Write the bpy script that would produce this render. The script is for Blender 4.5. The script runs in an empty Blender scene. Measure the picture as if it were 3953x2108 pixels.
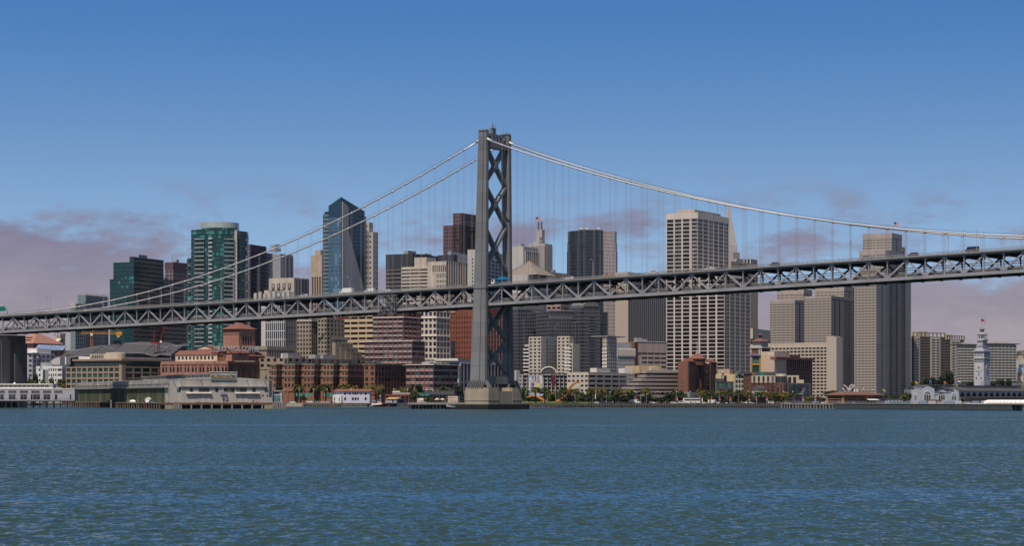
import bpy, math, random
from math import sin, cos, pi, radians as R_
from mathutils import Vector, Matrix
random.seed(7)
S = bpy.context.scene
C = S.collection
# ---------------------------------------------------------------- camera
F, CX, HY, EYE = 8364.0, 1976.5, 1536.0, 6.0      # focal length and horizon in photo pixels, eye height in metres
cd = bpy.data.cameras.new('camera'); cam = bpy.data.objects.new('camera', cd); C.objects.link(cam)
cam.location = (0, 0, EYE); cam.rotation_euler = (R_(90), 0, 0)
cd.sensor_width = 36; cd.lens = F / 3953 * 36; cd.shift_y = (HY - 1054) / 3953
cd.clip_start = 1; cd.clip_end = 60000
S.camera = cam
# ---------------------------------------------------------------- sun, exposure
SUN_AZ, SUN_EL = 22.0, 62.0                        # degrees left of "behind the camera"; height
sx, sy, sz = -sin(R_(SUN_AZ)) * cos(R_(SUN_EL)), -cos(R_(SUN_AZ)) * cos(R_(SUN_EL)), sin(R_(SUN_EL))
sd = bpy.data.lights.new('sun', 'SUN'); sun = bpy.data.objects.new('sun', sd); C.objects.link(sun)
sd.energy = 5.0; sd.angle = R_(0.5); sd.color = (1.0, 0.88, 0.75)
sun.rotation_euler = Vector((-sx, -sy, -sz)).to_track_quat('-Z', 'Y').to_euler()
S.view_settings.view_transform = 'Standard'; S.view_settings.look = 'None'
S.view_settings.gamma = 1; S.view_settings.exposure = -0.10
S.cycles.max_bounces = 5; S.cycles.diffuse_bounces = 2; S.cycles.glossy_bounces = 3
S.cycles.caustics_reflective = False; S.cycles.caustics_refractive = False

class NT:
    def __init__(s, nt): s.t = nt; nt.nodes.clear()
    def n(s, ty, ins=None, **kw):
        o = s.t.nodes.new(ty)
        for k, v in kw.items(): setattr(o, k, v)
        for k, v in (ins or {}).items(): s.set(o.inputs[k], v)
        return o
    def set(s, i, v):
        if isinstance(v, bpy.types.NodeSocket): s.t.links.new(v, i)
        elif isinstance(v, bpy.types.Node): s.t.links.new(v.outputs[0], i)
        else: i.default_value = v
    def m(s, op, a, b=0.0, c=None, clamp=False):
        o = s.t.nodes.new('ShaderNodeMath'); o.operation = op; o.use_clamp = clamp
        s.set(o.inputs[0], a); s.set(o.inputs[1], b)
        if c is not None: s.set(o.inputs[2], c)
        return o.outputs[0]
    def ss(s, v, a, b, lo=0.0, hi=1.0):
        o = s.n('ShaderNodeMapRange', {0: v, 1: a, 2: b, 3: lo, 4: hi}, interpolation_type='SMOOTHSTEP'); return o.outputs[0]
    def mix(s, f, a, b, bt='MIX'):
        o = s.t.nodes.new('ShaderNodeMix'); o.data_type = 'RGBA'; o.blend_type = bt
        for k, v in ((0, f), (6, a), (7, b)):
            if isinstance(v, tuple) and len(v) == 3: v = v + (1,)
            s.set(o.inputs[k], v)
        return o.outputs[2]
    def noise(s, vec, scale, det=4, rough=.55, out=0):
        return s.n('ShaderNodeTexNoise', {'Vector': vec, 'Scale': scale, 'Detail': det, 'Roughness': rough}).outputs[out]
    def comb(s, x, y, z=0.0): return s.n('ShaderNodeCombineXYZ', {0: x, 1: y, 2: z}).outputs[0]

# ---------------------------------------------------------------- world: Nishita daylight sky with low coastal cloud
W_ = bpy.data.worlds.new('World'); S.world = W_; W_.use_nodes = True
g = NT(W_.node_tree)
d = g.n('ShaderNodeTexCoord').outputs['Generated']
sp = g.n('ShaderNodeSeparateXYZ', {0: d})
dx, dy, dz = sp.outputs[0], sp.outputs[1], sp.outputs[2]
zz = g.m('MAXIMUM', dz, 0.0)
el = g.m('MULTIPLY', g.m('ARCSINE', dz), 57.2958)                    # elevation, degrees
az = g.m('MULTIPLY', g.m('ARCTAN2', dx, dy), 57.2958)                # azimuth, degrees (0 = over the city)
zr = g.m('ADD', g.m('MULTIPLY', zz, 2.6), 0.20)
sky = g.n('ShaderNodeTexSky', {0: g.n('ShaderNodeVectorMath', {0: g.comb(dx, dy, zr)}, operation='NORMALIZE').outputs[0]},
          sky_type='NISHITA', sun_disc=False, sun_elevation=R_(SUN_EL), sun_rotation=R_(180 + SUN_AZ),
          altitude=0, air_density=1.0, dust_density=0.35, ozone_density=2.2)
hs = g.n('ShaderNodeHueSaturation', {'Hue': 0.505, 'Saturation': 1.2, 'Value': 1.0, 'Color': sky})
tint = g.mix(g.ss(el, 3.0, 11.5), (5.65, 4.3, 3.08), (2.0, 2.82, 2.97))
tint = g.mix(g.ss(el, 13.0, 40.0), tint, (1.15, 1.18, 1.1))
skyc = g.mix(1.0, hs.outputs[0], tint, 'MULTIPLY')
# cloud deck: two noise sheets in (azimuth, elevation)
n1 = g.noise(g.comb(g.m('MULTIPLY', az, .14), g.m('MULTIPLY', el, .40), 3.1), 1.0, 6, .58)
n2 = g.noise(g.comb(g.m('MULTIPLY', az, .5), g.m('MULTIPLY', el, 1.3), 8.3), 1.0, 6, .66)
n3 = g.noise(g.comb(g.m('MULTIPLY', az, .11), 0.0, 1.7), 1.0, 2)
nn = g.m('ADD', g.m('MULTIPLY', n1, .52), g.m('MULTIPLY', n2, .48))
topl = g.m('ADD', 3.1, g.m('MULTIPLY', g.m('SUBTRACT', n3, .5), 3.4))
left = g.ss(az, -6.5, -11.5, 0.0, .9)
topl = g.m('ADD', g.m('ADD', topl, left), g.ss(az, 7.0, 11.0, 0.0, .8))
fld = g.m('ADD', g.m('SUBTRACT', topl, el), g.m('MULTIPLY', g.m('SUBTRACT', nn, .5), 13.0))
fld = g.m('ADD', fld, g.m('MULTIPLY', g.ss(el, 3.3, 1.7), 3.2))
for a_, e_, ra, re, am in ((-9.8, 4.9, 1.3, .40, 1.5), (3.0, 4.6, 1.6, .62, 2.7), (7.2, 4.2, 1.5, .6, 2.4), (-2.7, 4.5, 1.2, .5, 1.5), (10.2, 3.9, 1.5, .35, 1.6), (-12.5, 3.9, 3.2, .6, 1.4), (.2, 4.2, .8, .5, 1.5)):
    qa = g.m('DIVIDE', g.m('SUBTRACT', az, a_), ra); qe = g.m('DIVIDE', g.m('SUBTRACT', el, e_), re)
    fld = g.m('ADD', fld, g.m('MULTIPLY', g.m('EXPONENT', g.m('MULTIPLY', g.m('ADD', g.m('MULTIPLY', qa, qa), g.m('MULTIPLY', qe, qe)), -1.0)), am))
bank = g.ss(fld, -1.0, 1.3)
wisp = g.m('MULTIPLY', g.ss(nn, .47, .62), g.m('MULTIPLY', g.ss(el, 2.2, 3.2), g.ss(el, 6.2, 4.6)))
cl = g.m('MAXIMUM', g.m('MULTIPLY', bank, .95), g.m('MULTIPLY', wisp, .72))
cc = g.mix(g.ss(el, 1.2, 4.6), (7.2, 6.15, 6.6), (4.5, 4.15, 5.9))
cc = g.mix(g.ss(n2, .35, .7), g.mix(1.0, cc, (.84, .84, .88), 'MULTIPLY'), cc)
col = g.mix(cl, skyc, cc)
# pale haze added low in the unseen sky as neutral fill for shaded faces
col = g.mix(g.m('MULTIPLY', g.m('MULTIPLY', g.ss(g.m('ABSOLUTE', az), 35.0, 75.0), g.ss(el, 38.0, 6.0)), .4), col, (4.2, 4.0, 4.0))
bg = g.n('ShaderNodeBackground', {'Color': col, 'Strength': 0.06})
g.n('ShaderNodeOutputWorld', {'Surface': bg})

# ---------------------------------------------------------------- materials
MATS = {}
def _new(name):
    m = bpy.data.materials.new(name); m.use_nodes = True; MATS[name] = m; return m, NT(m.node_tree)
def _out(g, p): g.n('ShaderNodeOutputMaterial', {'Surface': p})
def mat(name, rgb, rough=.85, var=.26, scale=.11, metal=0.0, spec=.25, streak=.5, seam=0):
    """plain weathered surface: broad mottling plus rain streaks running down"""
    m, g = _new(name)
    o = g.n('ShaderNodeTexCoord').outputs['Object']
    a = g.noise(o, scale, 5, .6)
    mp = g.n('ShaderNodeMapping', {0: o}); mp.inputs['Scale'].default_value = (1, 1, .07)
    b = g.noise(mp.outputs[0], scale * 3, 3, .5)
    v = g.m('ADD', g.m('MULTIPLY', a, 1 - streak), g.m('MULTIPLY', b, streak))
    v = g.m('ADD', 1.0, g.m('MULTIPLY', g.m('SUBTRACT', v, .5), 4 * var))
    c = g.mix(1.0, rgb, g.comb(v, v, v), 'MULTIPLY')
    if seam:                                        # plate joints and a slightly different tone per plate
        zq_ = g.m('DIVIDE', g.n('ShaderNodeSeparateXYZ', {0: o}).outputs[2], seam)
        wn = g.n('ShaderNodeTexWhiteNoise', {'W': g.m('FLOOR', zq_)}, noise_dimensions='1D').outputs[0]
        k = g.m('ADD', .90, g.m('MULTIPLY', wn, .2)); c = g.mix(1.0, c, g.comb(k, k, k), 'MULTIPLY')
        c = g.mix(g.m('LESS_THAN', g.m('FRACT', zq_), .03), c, (rgb[0] * .72, rgb[1] * .72, rgb[2] * .72))
    _out(g, g.n('ShaderNodeBsdfPrincipled', {'Base Color': c, 'Roughness': rough, 'Metallic': metal, 'Specular IOR Level': spec}))
    return m
def glass(name, rgb, var=.7, rough=.09, blind=.82, blindc=(.16, .14, .12), spec=.5):
    """window panes: each one a little different, a few with pale blinds down"""
    m, g = _new(name)
    r = g.m('FRACT', g.m('ADD', g.n('ShaderNodeObjectInfo').outputs['Random'], g.n('ShaderNodeNewGeometry').outputs['Random Per Island']))
    r2 = g.m('FRACT', g.m('MULTIPLY', r, 17.31))
    v = g.m('ADD', 1 - var, g.m('MULTIPLY', r2, 2 * var))
    c = g.mix(1.0, rgb, g.comb(v, v, v), 'MULTIPLY')
    c = g.mix(g.m('MULTIPLY', g.ss(r, blind - .12, 1.0), .9), c, blindc)
    _out(g, g.n('ShaderNodeBsdfPrincipled', {'Base Color': c, 'Roughness': rough, 'Specular IOR Level': spec}))
    return m
def curtain(name, gl, ln, bay, flr, lx=.1, lz=.22, var=.6, lit=None, litp=.86, rough=.12, off=0.0, spec=.5):
    """skin of a far facade: panes bay wide and flr high between mullions and spandrels (object metres)"""
    m, g = _new(name)
    q = g.n('ShaderNodeSeparateXYZ', {0: g.n('ShaderNodeTexCoord').outputs['Object']})
    sN = g.n('ShaderNodeSeparateXYZ', {0: g.n('ShaderNodeNewGeometry').outputs['True Normal']})
    u = g.m('DIVIDE', g.m('ADD', g.m('ADD', q.outputs[0], q.outputs[1]), off), bay)
    v = g.m('DIVIDE', g.m('ADD', q.outputs[2], .013), flr)
    inx = g.m('GREATER_THAN', g.m('FRACT', u), lx); inz = g.m('GREATER_THAN', g.m('FRACT', v), lz)
    wn = g.n('ShaderNodeTexWhiteNoise', {'Vector': g.comb(g.m('FLOOR', u), g.m('FLOOR', v), 0.0)}).outputs[0]
    big = g.noise(g.comb(g.m('MULTIPLY', g.m('FLOOR', u), .13), g.m('MULTIPLY', g.m('FLOOR', v), .16), 2.2), 1.0, 2)
    k = g.m('ADD', 1 - var, g.m('MULTIPLY', g.m('ADD', g.m('MULTIPLY', wn, .5), g.m('MULTIPLY', big, .6)), 1.8 * var))
    c = g.mix(1.0, gl, g.comb(k, k, k), 'MULTIPLY')
    if lit: c = g.mix(g.m('MULTIPLY', g.m('GREATER_THAN', g.m('ADD', g.m('MULTIPLY', wn, .55), g.m('MULTIPLY', big, .8)), litp), .85), c, lit)
    gm = g.m('MULTIPLY', g.m('MULTIPLY', inx, inz), g.m('LESS_THAN', g.m('ABSOLUTE', sN.outputs[2]), .6))
    c = g.mix(gm, ln, c)
    _out(g, g.n('ShaderNodeBsdfPrincipled', {'Base Color': c, 'Roughness': g.m('SUBTRACT', .7, g.m('MULTIPLY', gm, .7 - rough)), 'Specular IOR Level': g.m('ADD', .2, g.m('MULTIPLY', gm, spec - .2))}))
    return m
def leafmat(name, a, b, var=.5):
    m, g = _new(name)
    r = g.m('FRACT', g.m('ADD', g.n('ShaderNodeNewGeometry').outputs['Random Per Island'], g.n('ShaderNodeObjectInfo').outputs['Random']))
    c = g.mix(r, a, b)
    _out(g, g.n('ShaderNodeBsdfPrincipled', {'Base Color': c, 'Roughness': .6, 'Specular IOR Level': .2}))
    return m

# ---------------------------------------------------------------- mesh helpers
class MB:
    def __init__(s): s.v = []; s.f = []; s.m = []; s.mats = []
    def mi(s, mt):
        if mt not in s.mats: s.mats.append(mt)
        return s.mats.index(mt)
    def poly(s, pts, mt):
        i = len(s.v); s.v += [tuple(p) for p in pts]; s.f.append(tuple(range(i, i + len(pts)))); s.m.append(s.mi(mt))
    def faces(s, vs, fs, mt):
        i = len(s.v); s.v += [tuple(p) for p in vs]; k = s.mi(mt)
        for f in fs: s.f.append(tuple(i + a for a in f)); s.m.append(k)
    def box(s, x0, x1, y0, y1, z0, z1, mt):
        s.faces([(x0, y0, z0), (x1, y0, z0), (x1, y1, z0), (x0, y1, z0), (x0, y0, z1), (x1, y0, z1), (x1, y1, z1), (x0, y1, z1)],
                [(3, 2, 1, 0), (4, 5, 6, 7), (0, 1, 5, 4), (1, 2, 6, 5), (2, 3, 7, 6), (3, 0, 4, 7)], mt)
    def loft(s, rings, mt, cap=True):
        n = len(rings[0]); vs = [p for r in rings for p in r]; fs = []
        for k in range(len(rings) - 1):
            for j in range(n):
                a, b = k * n + j, k * n + (j + 1) % n
                fs.append((a, b, b + n, a + n))
        if cap: fs.append(tuple(range(n - 1, -1, -1))); fs.append(tuple(range((len(rings) - 1) * n, len(rings) * n)))
        s.faces(vs, fs, mt)
    def prism(s, pts, z0, z1, mt): s.loft([[(x, y, z0) for x, y in pts], [(x, y, z1) for x, y in pts]], mt)
    def tube(s, pts, r, mt, n=6, r2=None):
        rings = []; N = len(pts)
        for i, p in enumerate(pts):
            p = Vector(p); t = (Vector(pts[min(i + 1, N - 1)]) - Vector(pts[max(i - 1, 0)])).normalized()
            u = t.cross(Vector((0, 0, 1)) if abs(t.z) < .95 else Vector((1, 0, 0))).normalized(); w = t.cross(u)
            rr = r if r2 is None else r + (r2 - r) * i / max(1, N - 1)
            if callable(r): rr = r(i / max(1, N - 1))
            rings.append([p + u * (cos(2 * pi * j / n) * rr) + w * (sin(2 * pi * j / n) * rr) for j in range(n)])
        s.loft(rings, mt)
    def beam(s, p, q, w, h, mt, side=None):
        """box of width w (along side) and height h from p to q"""
        p, q = Vector(p), Vector(q); t = (q - p).normalized()
        a = Vector(side) if side is not None else t.cross(Vector((0, 0, 1)))
        if a.length < 1e-5: a = Vector((1, 0, 0))
        a = (a - t * a.dot(t)).normalized(); b = t.cross(a)
        rings = [[e + a * (i * w / 2) + b * (j * h / 2) for i, j in ((-1, -1), (1, -1), (1, 1), (-1, 1))] for e in (p, q)]
        s.loft(rings, mt)
    def lathe(s, prof, mt, n=16, c=(0, 0)):
        s.loft([[(c[0] + r * cos(2 * pi * j / n), c[1] + r * sin(2 * pi * j / n), z) for j in range(n)] for r, z in prof], mt)
    def mesh(s, name):
        me = bpy.data.meshes.new(name); me.from_pydata(s.v, [], s.f)
        for mt in s.mats: me.materials.append(mt)
        me.polygons.foreach_set('material_index', s.m); me.update(); return me
    def build(s, name, parent=None, smooth=False):
        me = s.mesh(name)
        if smooth: me.polygons.foreach_set('use_smooth', [True] * len(me.polygons))
        o = bpy.data.objects.new(name, me); C.objects.link(o)
        if parent: o.parent = parent
        return o
def tag(o, label=None, cat=None, group=None, kind=None):
    if label: o['label'] = label
    if cat: o['category'] = cat
    if group: o['group'] = group
    if kind: o['kind'] = kind
    return o
def thing(name, label, cat, loc=(0, 0, 0), rz=0.0, group=None):
    o = bpy.data.objects.new(name, None); C.objects.link(o); o.empty_display_size = 2
    o.location = loc; o.rotation_euler = (0, 0, rz); return tag(o, label, cat, group)
def copy_tree(o, parent=None):
    c = o.copy(); C.objects.link(c)
    if parent: c.parent = parent
    for ch in list(o.children): copy_tree(ch, c)
    return c
def place(proto, used, loc, rz=0.0, sc=1.0, label=None, group=None):
    o = proto if not used[0] else copy_tree(proto); used[0] = True
    o.location = loc; o.rotation_euler = (0, 0, rz)
    o.scale = (sc, sc, sc) if not isinstance(sc, tuple) else sc
    if label: o['label'] = label
    if group: o['group'] = group
    return o
def W(px, py, Y): return Vector(((px - CX) / F * Y, Y, EYE + (HY - py) / F * Y))
def letters(txt, size, mt, parent, loc, rot, name='lettering', ext=.06, sx=1.0):
    cu = bpy.data.curves.new(name, 'FONT'); cu.body = txt; cu.size = size; cu.extrude = ext; cu.align_x = 'CENTER'; cu.align_y = 'BOTTOM'
    cu.materials.append(mt); o = bpy.data.objects.new(name, cu); C.objects.link(o); o.parent = parent
    bpy.context.view_layer.update()
    me = bpy.data.meshes.new_from_object(o.evaluated_get(bpy.context.evaluated_depsgraph_get())); me.name = name
    bpy.data.objects.remove(o); o = bpy.data.objects.new(name, me); C.objects.link(o); o.parent = parent
    o.location = loc; o.rotation_euler = rot; o.scale = (sx, 1, 1); return o
# ---------------------------------------------------------------- setting: bay water, shore
GZ = 2.2                                           # height of the quay above the water
def water_mat():
    """ruffled bay: facet slopes taken straight from layered noise, calmer slicks and gust patches over them"""
    m, g = _new('water')
    q = g.n('ShaderNodeSeparateXYZ', {0: g.n('ShaderNodeTexCoord').outputs['Object']}); x, y = q.outputs[0], q.outputs[1]
    def nz(kx, ky, sd, det=3, ro=.55, out=1): return g.noise(g.comb(g.m('MULTIPLY', x, kx), g.m('MULTIPLY', y, ky), sd), 1.0, det, ro, out)
    patch = nz(.0022, .020, 3.0, 5, .62, 0); pm = g.ss(patch, .37, .47)
    sl = None
    for kx, ky, sd, A in ((3.6, 1.6, 2.0, 1.5), (1.2, .55, 0.0, 3.6), (.42, .19, 5.0, 1.15), (.13, .06, 9.0, .4)):
        v = g.n('ShaderNodeVectorMath', {0: nz(kx, ky, sd, 2, .6), 1: (.5, .5, .5)}, operation='SUBTRACT').outputs[0]
        v = g.n('ShaderNodeVectorMath', {0: v, 'Scale': A}, operation='SCALE').outputs[0]
        sl = v if sl is None else g.n('ShaderNodeVectorMath', {0: sl, 1: v}, operation='ADD').outputs[0]
    amp = g.m('ADD', .48, g.m('MULTIPLY', pm, .54))
    sl = g.n('ShaderNodeVectorMath', {0: sl, 'Scale': amp}, operation='SCALE').outputs[0]
    t = g.n('ShaderNodeSeparateXYZ', {0: sl})
    ty = g.m('MULTIPLY', g.m('SQRT', g.m('ADD', g.m('MULTIPLY', t.outputs[1], t.outputs[1]), .0030)), -1.0)   # the facets one sees lean to the open bay
    nrm = g.n('ShaderNodeVectorMath', {0: g.comb(t.outputs[0], ty, 1.0)}, operation='NORMALIZE').outputs[0]
    c = g.mix(g.ss(nz(.21, .10, 5.0, 3, .55, 0), .35, .65), (.030, .054, .050), (.030, .060, .062))
    p = g.n('ShaderNodeBsdfPrincipled', {'Base Color': c, 'Roughness': .08, 'IOR': 1.333, 'Specular IOR Level': .48, 'Normal': nrm})
    _out(g, p); return m
MW = water_mat()
b = MB(); b.poly([(-30000, -3000, 0), (30000, -3000, 0), (30000, 30000, 0), (-30000, 30000, 0)], MW)
tag(b.build('water'), 'blue green bay water ruffled by wind', kind='structure')
ASPH = mat('asphalt', (.055, .055, .058), .9, .15, .1, streak=0)
CONC = mat('concrete', (.34, .325, .30), .9, .2, .12, streak=.6)
DKCONC = mat('dark_concrete', (.075, .075, .07), .9, .35, .3, streak=.5)
def grassm():
    return mat('lawn', (.10, .15, .035), .95, .3, .4, streak=0)
SHORE = [(-700, 1700), (250, 1600), (1060, 1490), (1480, 1445), (1560, 1430), (2000, 1352), (2300, 1330), (2600, 1300), (3050, 1240), (3300, 1270), (4500, 1330)]
pts = [((px - CX) / F * Y, Y) for px, Y in SHORE]
b = MB(); poly = [(x, y) for x, y in pts] + [(25000, 9000), (25000, 30000), (-25000, 30000), (-25000, 9000)]
b.poly([(x, y, GZ) for x, y in poly], ASPH)
tag(b.build('ground'), 'paved city ground behind the waterfront', kind='structure')
b = MB()                                            # quay wall face below the promenade
for (x0, y0), (x1, y1) in zip(pts, pts[1:]):
    b.poly([(x0, y0 - .02, -1), (x1, y1 - .02, -1), (x1, y1 - .02, GZ - .004), (x0, y0 - .02, GZ - .004)], DKCONC)
tag(b.build('quay_face'), 'dark quay face under the promenade', kind='structure')

# ---------------------------------------------------------------- common materials
GL_DK = glass('dark_glass', (.018, .022, .026))
GL_BL = glass('blue_glass', (.022, .034, .048), blind=.9)
GL_TL = glass('teal_glass', (.02, .06, .055), blind=.86, blindc=(.12, .2, .17))
GL_BK = glass('black_glass', (.010, .011, .014), blind=.94, blindc=(.06, .05, .05))
BEIGE = mat('beige_stone', (.52, .45, .37)); TANW = mat('tan_wall', (.45, .34, .245)); CREAM = mat('cream_wall', (.60, .50, .37))
CREAMY = mat('yellow_cream_wall', (.58, .45, .26)); WHITE = mat('white_wall', (.70, .68, .66), var=.10); GREYW = mat('grey_wall', (.30, .295, .31))
LAV = mat('lavender_grey_wall', (.38, .365, .40), var=.10); BRICK = mat('red_brick', (.155, .066, .05)); RUST = mat('rust_red_wall', (.20, .072, .048))
OBRICK = mat('orange_brick', (.245, .12, .072)); SALM = mat('salmon_brick', (.34, .175, .128)); DBRICK = mat('brown_brick', (.17, .085, .06))
TAUPE = mat('taupe_wall', (.30, .255, .20)); DKGREY = mat('dark_grey_wall', (.085, .085, .095)); NAVY = mat('dark_slab_wall', (.045, .05, .065))
TILE = mat('roof_tile', (.19, .085, .062), var=.22, scale=.5); BTILE = mat('brown_roof_tile', (.16, .085, .065), var=.22, scale=.5)
PURP = mat('purple_brown_wall', (.115, .07, .075)); GL_GT = glass('tower_glass', (.012, .013, .016), blind=.80, blindc=(.075, .07, .065)); PINK = mat('pink_wall', (.45, .25, .20)); ROOFD = mat('dark_roof', (.10, .095, .095), var=.2)
STEEL = mat('light_metal', (.45, .45, .45), .5, .1, metal=.3); DSTEEL = mat('dark_metal', (.06, .06, .065), .6, .1); BANDP = mat('pinkish_concrete', (.40, .32, .275))
WTRIM = mat('white_trim', (.72, .68, .62), var=.08); GRNM = mat('teal_canvas', (.01, .20, .16)); PALE = mat('pale_stone', (.50, .47, .43), var=.12)
RED = mat('red_paint', (.42, .03, .035), .5); BLUE = mat('blue_paint', (.03, .14, .38), .5); YEL = mat('yellow_paint', (.65, .33, .03), .5); WPAINT = mat('white_paint', (.78, .77, .75), .45, .06)
BLACK = mat('black_paint', (.012, .012, .014), .6, .1)
OFFBL = mat('pale_blue_wall', (.50, .54, .57), var=.08)

PANES = {}
def pane(w, h, mt, fr=None):
    k = (round(w, 2), round(h, 2), mt.name, fr.name if fr else '')
    if k not in PANES:
        b = MB(); b.box(-.02, .06, -w / 2, w / 2, -h / 2, h / 2, mt)
        if fr: b.box(-.06, -.021, -.04, .04, -h / 2, h / 2, fr); b.box(-.055, -.022, -w / 2, w / 2, -.04 + h * .12, .04 + h * .12, fr)
        PANES[k] = b.mesh('window')
    return PANES[k]
CAP = 100
class Bld:
    """a building from the photo-pixel columns of its left end, near corner and right end, its roof line and its distance.
    local axes: x runs along the right-hand face, y along the left-hand face, origin at the near corner on the ground"""
    def __init__(s, name, label, x0, xc, x1, yt, Y, al=29, wall=None, cat='building', base=GZ, group=None, core=True, d=.45, gl=GL_DK, top=None):
        a = R_(al); X = (xc - CX) / F * Y; u0 = (x0 - CX) / F; u1 = (x1 - CX) / F
        s.L = (X - u0 * Y) / (cos(a) + u0 * sin(a)); s.R = (u1 * Y - X) / (sin(a) - u1 * cos(a))
        s.al, s.Y, s.X, s.base = a, Y, X, base; s.H = EYE + (HY - yt) / F * Y - base
        s.e = thing(name, label, cat, (X, Y, base), pi / 2 - a, group)
        s.p = {}; s.wall = wall; s.wins = {}; s.d = d; s.gl = gl
        if core: s.mass(d, s.R, d, s.L, 0, s.H, top=top)
    def P(s, n='wall'):
        if n not in s.p: s.p[n] = MB()
        return s.p[n]
    def z(s, py, y=0.0): return EYE + (HY - py) / F * (s.Y + y) - s.base
    def aL(s, px):                                   # distance along the left face at a photo column
        u = (px - CX) / F; return (s.X - u * s.Y) / (cos(s.al) + u * sin(s.al))
    def bR(s, px):
        u = (px - CX) / F; return (u * s.Y - s.X) / (sin(s.al) - u * cos(s.al))
    def loc(s, px, Y):
        dx_, dy_ = (px - CX) / F * Y - s.X, Y - s.Y; return dx_ * sin(s.al) + dy_ * cos(s.al), -dx_ * cos(s.al) + dy_ * sin(s.al)
    def Yl(s, px): return s.Y + s.aL(px) * sin(s.al)
    def mass(s, x0, x1, y0, y1, z0, z1, mt=None, part='wall', top=None):
        s.P(part).box(x0, x1, y0, y1, z0, z1, mt or s.wall)
        if top: s.P(part).box(x0 + .3, x1 - .3, y0 + .3, y1 - .3, z1, z1 + .05, top)
    def win(s, face, c, zc, w, h, off, gl, fr=None, part='window'):
        if face == 'L': l = (off, c, zc); r = 0
        else: l = (c, off, zc); r = pi / 2
        s.wins.setdefault(part, []).append((l, r, w, h, gl, fr))
    def facade(s, face, nx, nz, p=.3, q=.4, s0=0.0, s1=None, z0=0.0, z1=None, d=None, wall=None, gl=None, fr=None, off=0.0, part='window', pw=None, sill=None, skip=None, ends=True, spw=None):
        """piers and spandrels standing d proud of the core, a pane in every opening. p, q: share of bay width and storey height that is wall"""
        s1 = (s.L if face == 'L' else s.R) if s1 is None else s1; z1 = s.H if z1 is None else z1
        d = d or s.d; wall = wall or s.wall; gl = gl or s.gl; m = s.P()
        bw = (s1 - s0) / nx; bh = (z1 - z0) / nz; pt = bw * p / 2; sp = bh * q
        def bx(a0, a1, o0, o1, e0, e1, mt):
            if face == 'L': m.box(off + o0, off + o1, a0, a1, e0, e1, mt)
            else: m.box(a0, a1, off + o0, off + o1, e0, e1, mt)
        for i in range(nx + 1):
            c = s0 + i * bw
            a0, a1 = max(s0, c - pt), min(s1, c + pt)
            if i == 0: a0, a1 = s0, s0 + max(pt, .02)
            if i == nx: a0, a1 = s1 - max(pt, .02), s1
            bx(a0, a1, 0.0, d + .03, z0, z1, pw or wall)
        for k in range(nz):
            e = z0 + k * bh
            bx(s0 + .01, s1 - .01, .07, d + .02, e, e + sp, spw or wall)
            if sill: bx(s0 + .015, s1 - .015, .02, d, e + sp * .80, e + sp + .02, sill); bx(s0 + .015, s1 - .015, .02, d, e - .01, e + sp * .22, sill)
        bx(s0 + .02, s1 - .02, .04, d + .01, z1 - .05, z1 + .25, wall)
        for k in range(nz):
            for i in range(nx):
                if skip and skip(i, k): continue
                w, h = bw * (1 - p), bh - sp
                s.win(face, s0 + (i + .5) * bw, z0 + k * bh + sp + h / 2, w + .02, h + .02, off + d - .07, gl, fr, part)
    def done(s, rooftop=0, roofm=None):
        rnd = random.Random(int(abs(s.X * 7) + s.Y))
        if rooftop:
            m = s.P('roof_plant'); rm = roofm or GREYW
            for _ in range(rooftop):
                w, l, h = rnd.uniform(.12, .3) * s.R, rnd.uniform(.12, .35) * s.L, rnd.uniform(1.6, 4.0)
                x, y = rnd.uniform(.1, .6) * s.R, rnd.uniform(.1, .6) * s.L
                m.box(x, x + w, y, y + l, s.H, s.H + h + rnd.uniform(0, .4), rm)
        for n, m in s.p.items():
            if m.v: m.build(n, s.e)
        for part, ws in s.wins.items():
            ws.sort(key=lambda t: -t[0][2])
            for l, r, w, h, gl, fr in ws[:CAP]:
                o = bpy.data.objects.new(part, pane(w, h, gl, fr)); C.objects.link(o); o.parent = s.e; o.location = l
                if r: o.rotation_euler = (0, 0, r); 
            if len(ws) > CAP:
                m = MB()
                for l, r, w, h, gl, fr in ws[CAP:]:
                    x, y, z = l
                    if r: m.box(x - w / 2, x + w / 2, y - .02, y + .06, z - h / 2, z + h / 2, gl)
                    else: m.box(x - .02, x + .06, y - w / 2, y + w / 2, z - h / 2, z + h / 2, gl)
                tag(m.build(part, s.e), kind='stuff')
        return s
# ---------------------------------------------------------------- the suspension bridge
TH = R_(34.1); BX, BY = -14.8, 1100.0
TW = mat('tower_paint', (.172, .174, .18), .6, .30, .06, streak=.75, seam=7.3); TRP = mat('truss_paint', (.28, .275, .285), .6, .3, .12, streak=.2)
CBL = mat('cable_wrap', (.62, .585, .55), .38, .06, metal=.35); DECKM = mat('deck_underside', (.05, .055, .062), .8, .15); FASC = mat('deck_fascia', (.24, .23, .215), .85, .2, .3)
PIERC = mat('pier_concrete', (.35, .30, .225), .9, .25, .14, streak=.6); PIERD = mat('anchor_concrete_shade', (.085, .085, .09), .9, .3, .06, streak=.8)  # the end pier's shade is put into its concrete colour
FEND = mat('tarred_timber', (.022, .022, .022), .9, .3, .5, streak=.8)
br = thing('suspension_bridge', 'grey double deck suspension bridge with one tall braced tower', 'bridge', (BX, BY, 0), pi - TH)
def BP(t, w, z): return Vector((t, -w, z))
def BWd(t, w, z): return Vector((BX - t * cos(TH) + w * sin(TH), BY + t * sin(TH) + w * cos(TH), z))
def bt(px, w=0.0):                                   # distance along the bridge at a photo column
    u = (px - CX) / F; return (BX + w * sin(TH) - u * (BY + w * cos(TH))) / (cos(TH) + u * sin(TH))
def zb(t): return 52.6 - .0251 * t + 7.57e-6 * t * t
def zcab(t): return 138 - .4556 * t + .000627 * t * t if t > 0 else 73.7 + .0005186 * (t + 352) ** 2
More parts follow.
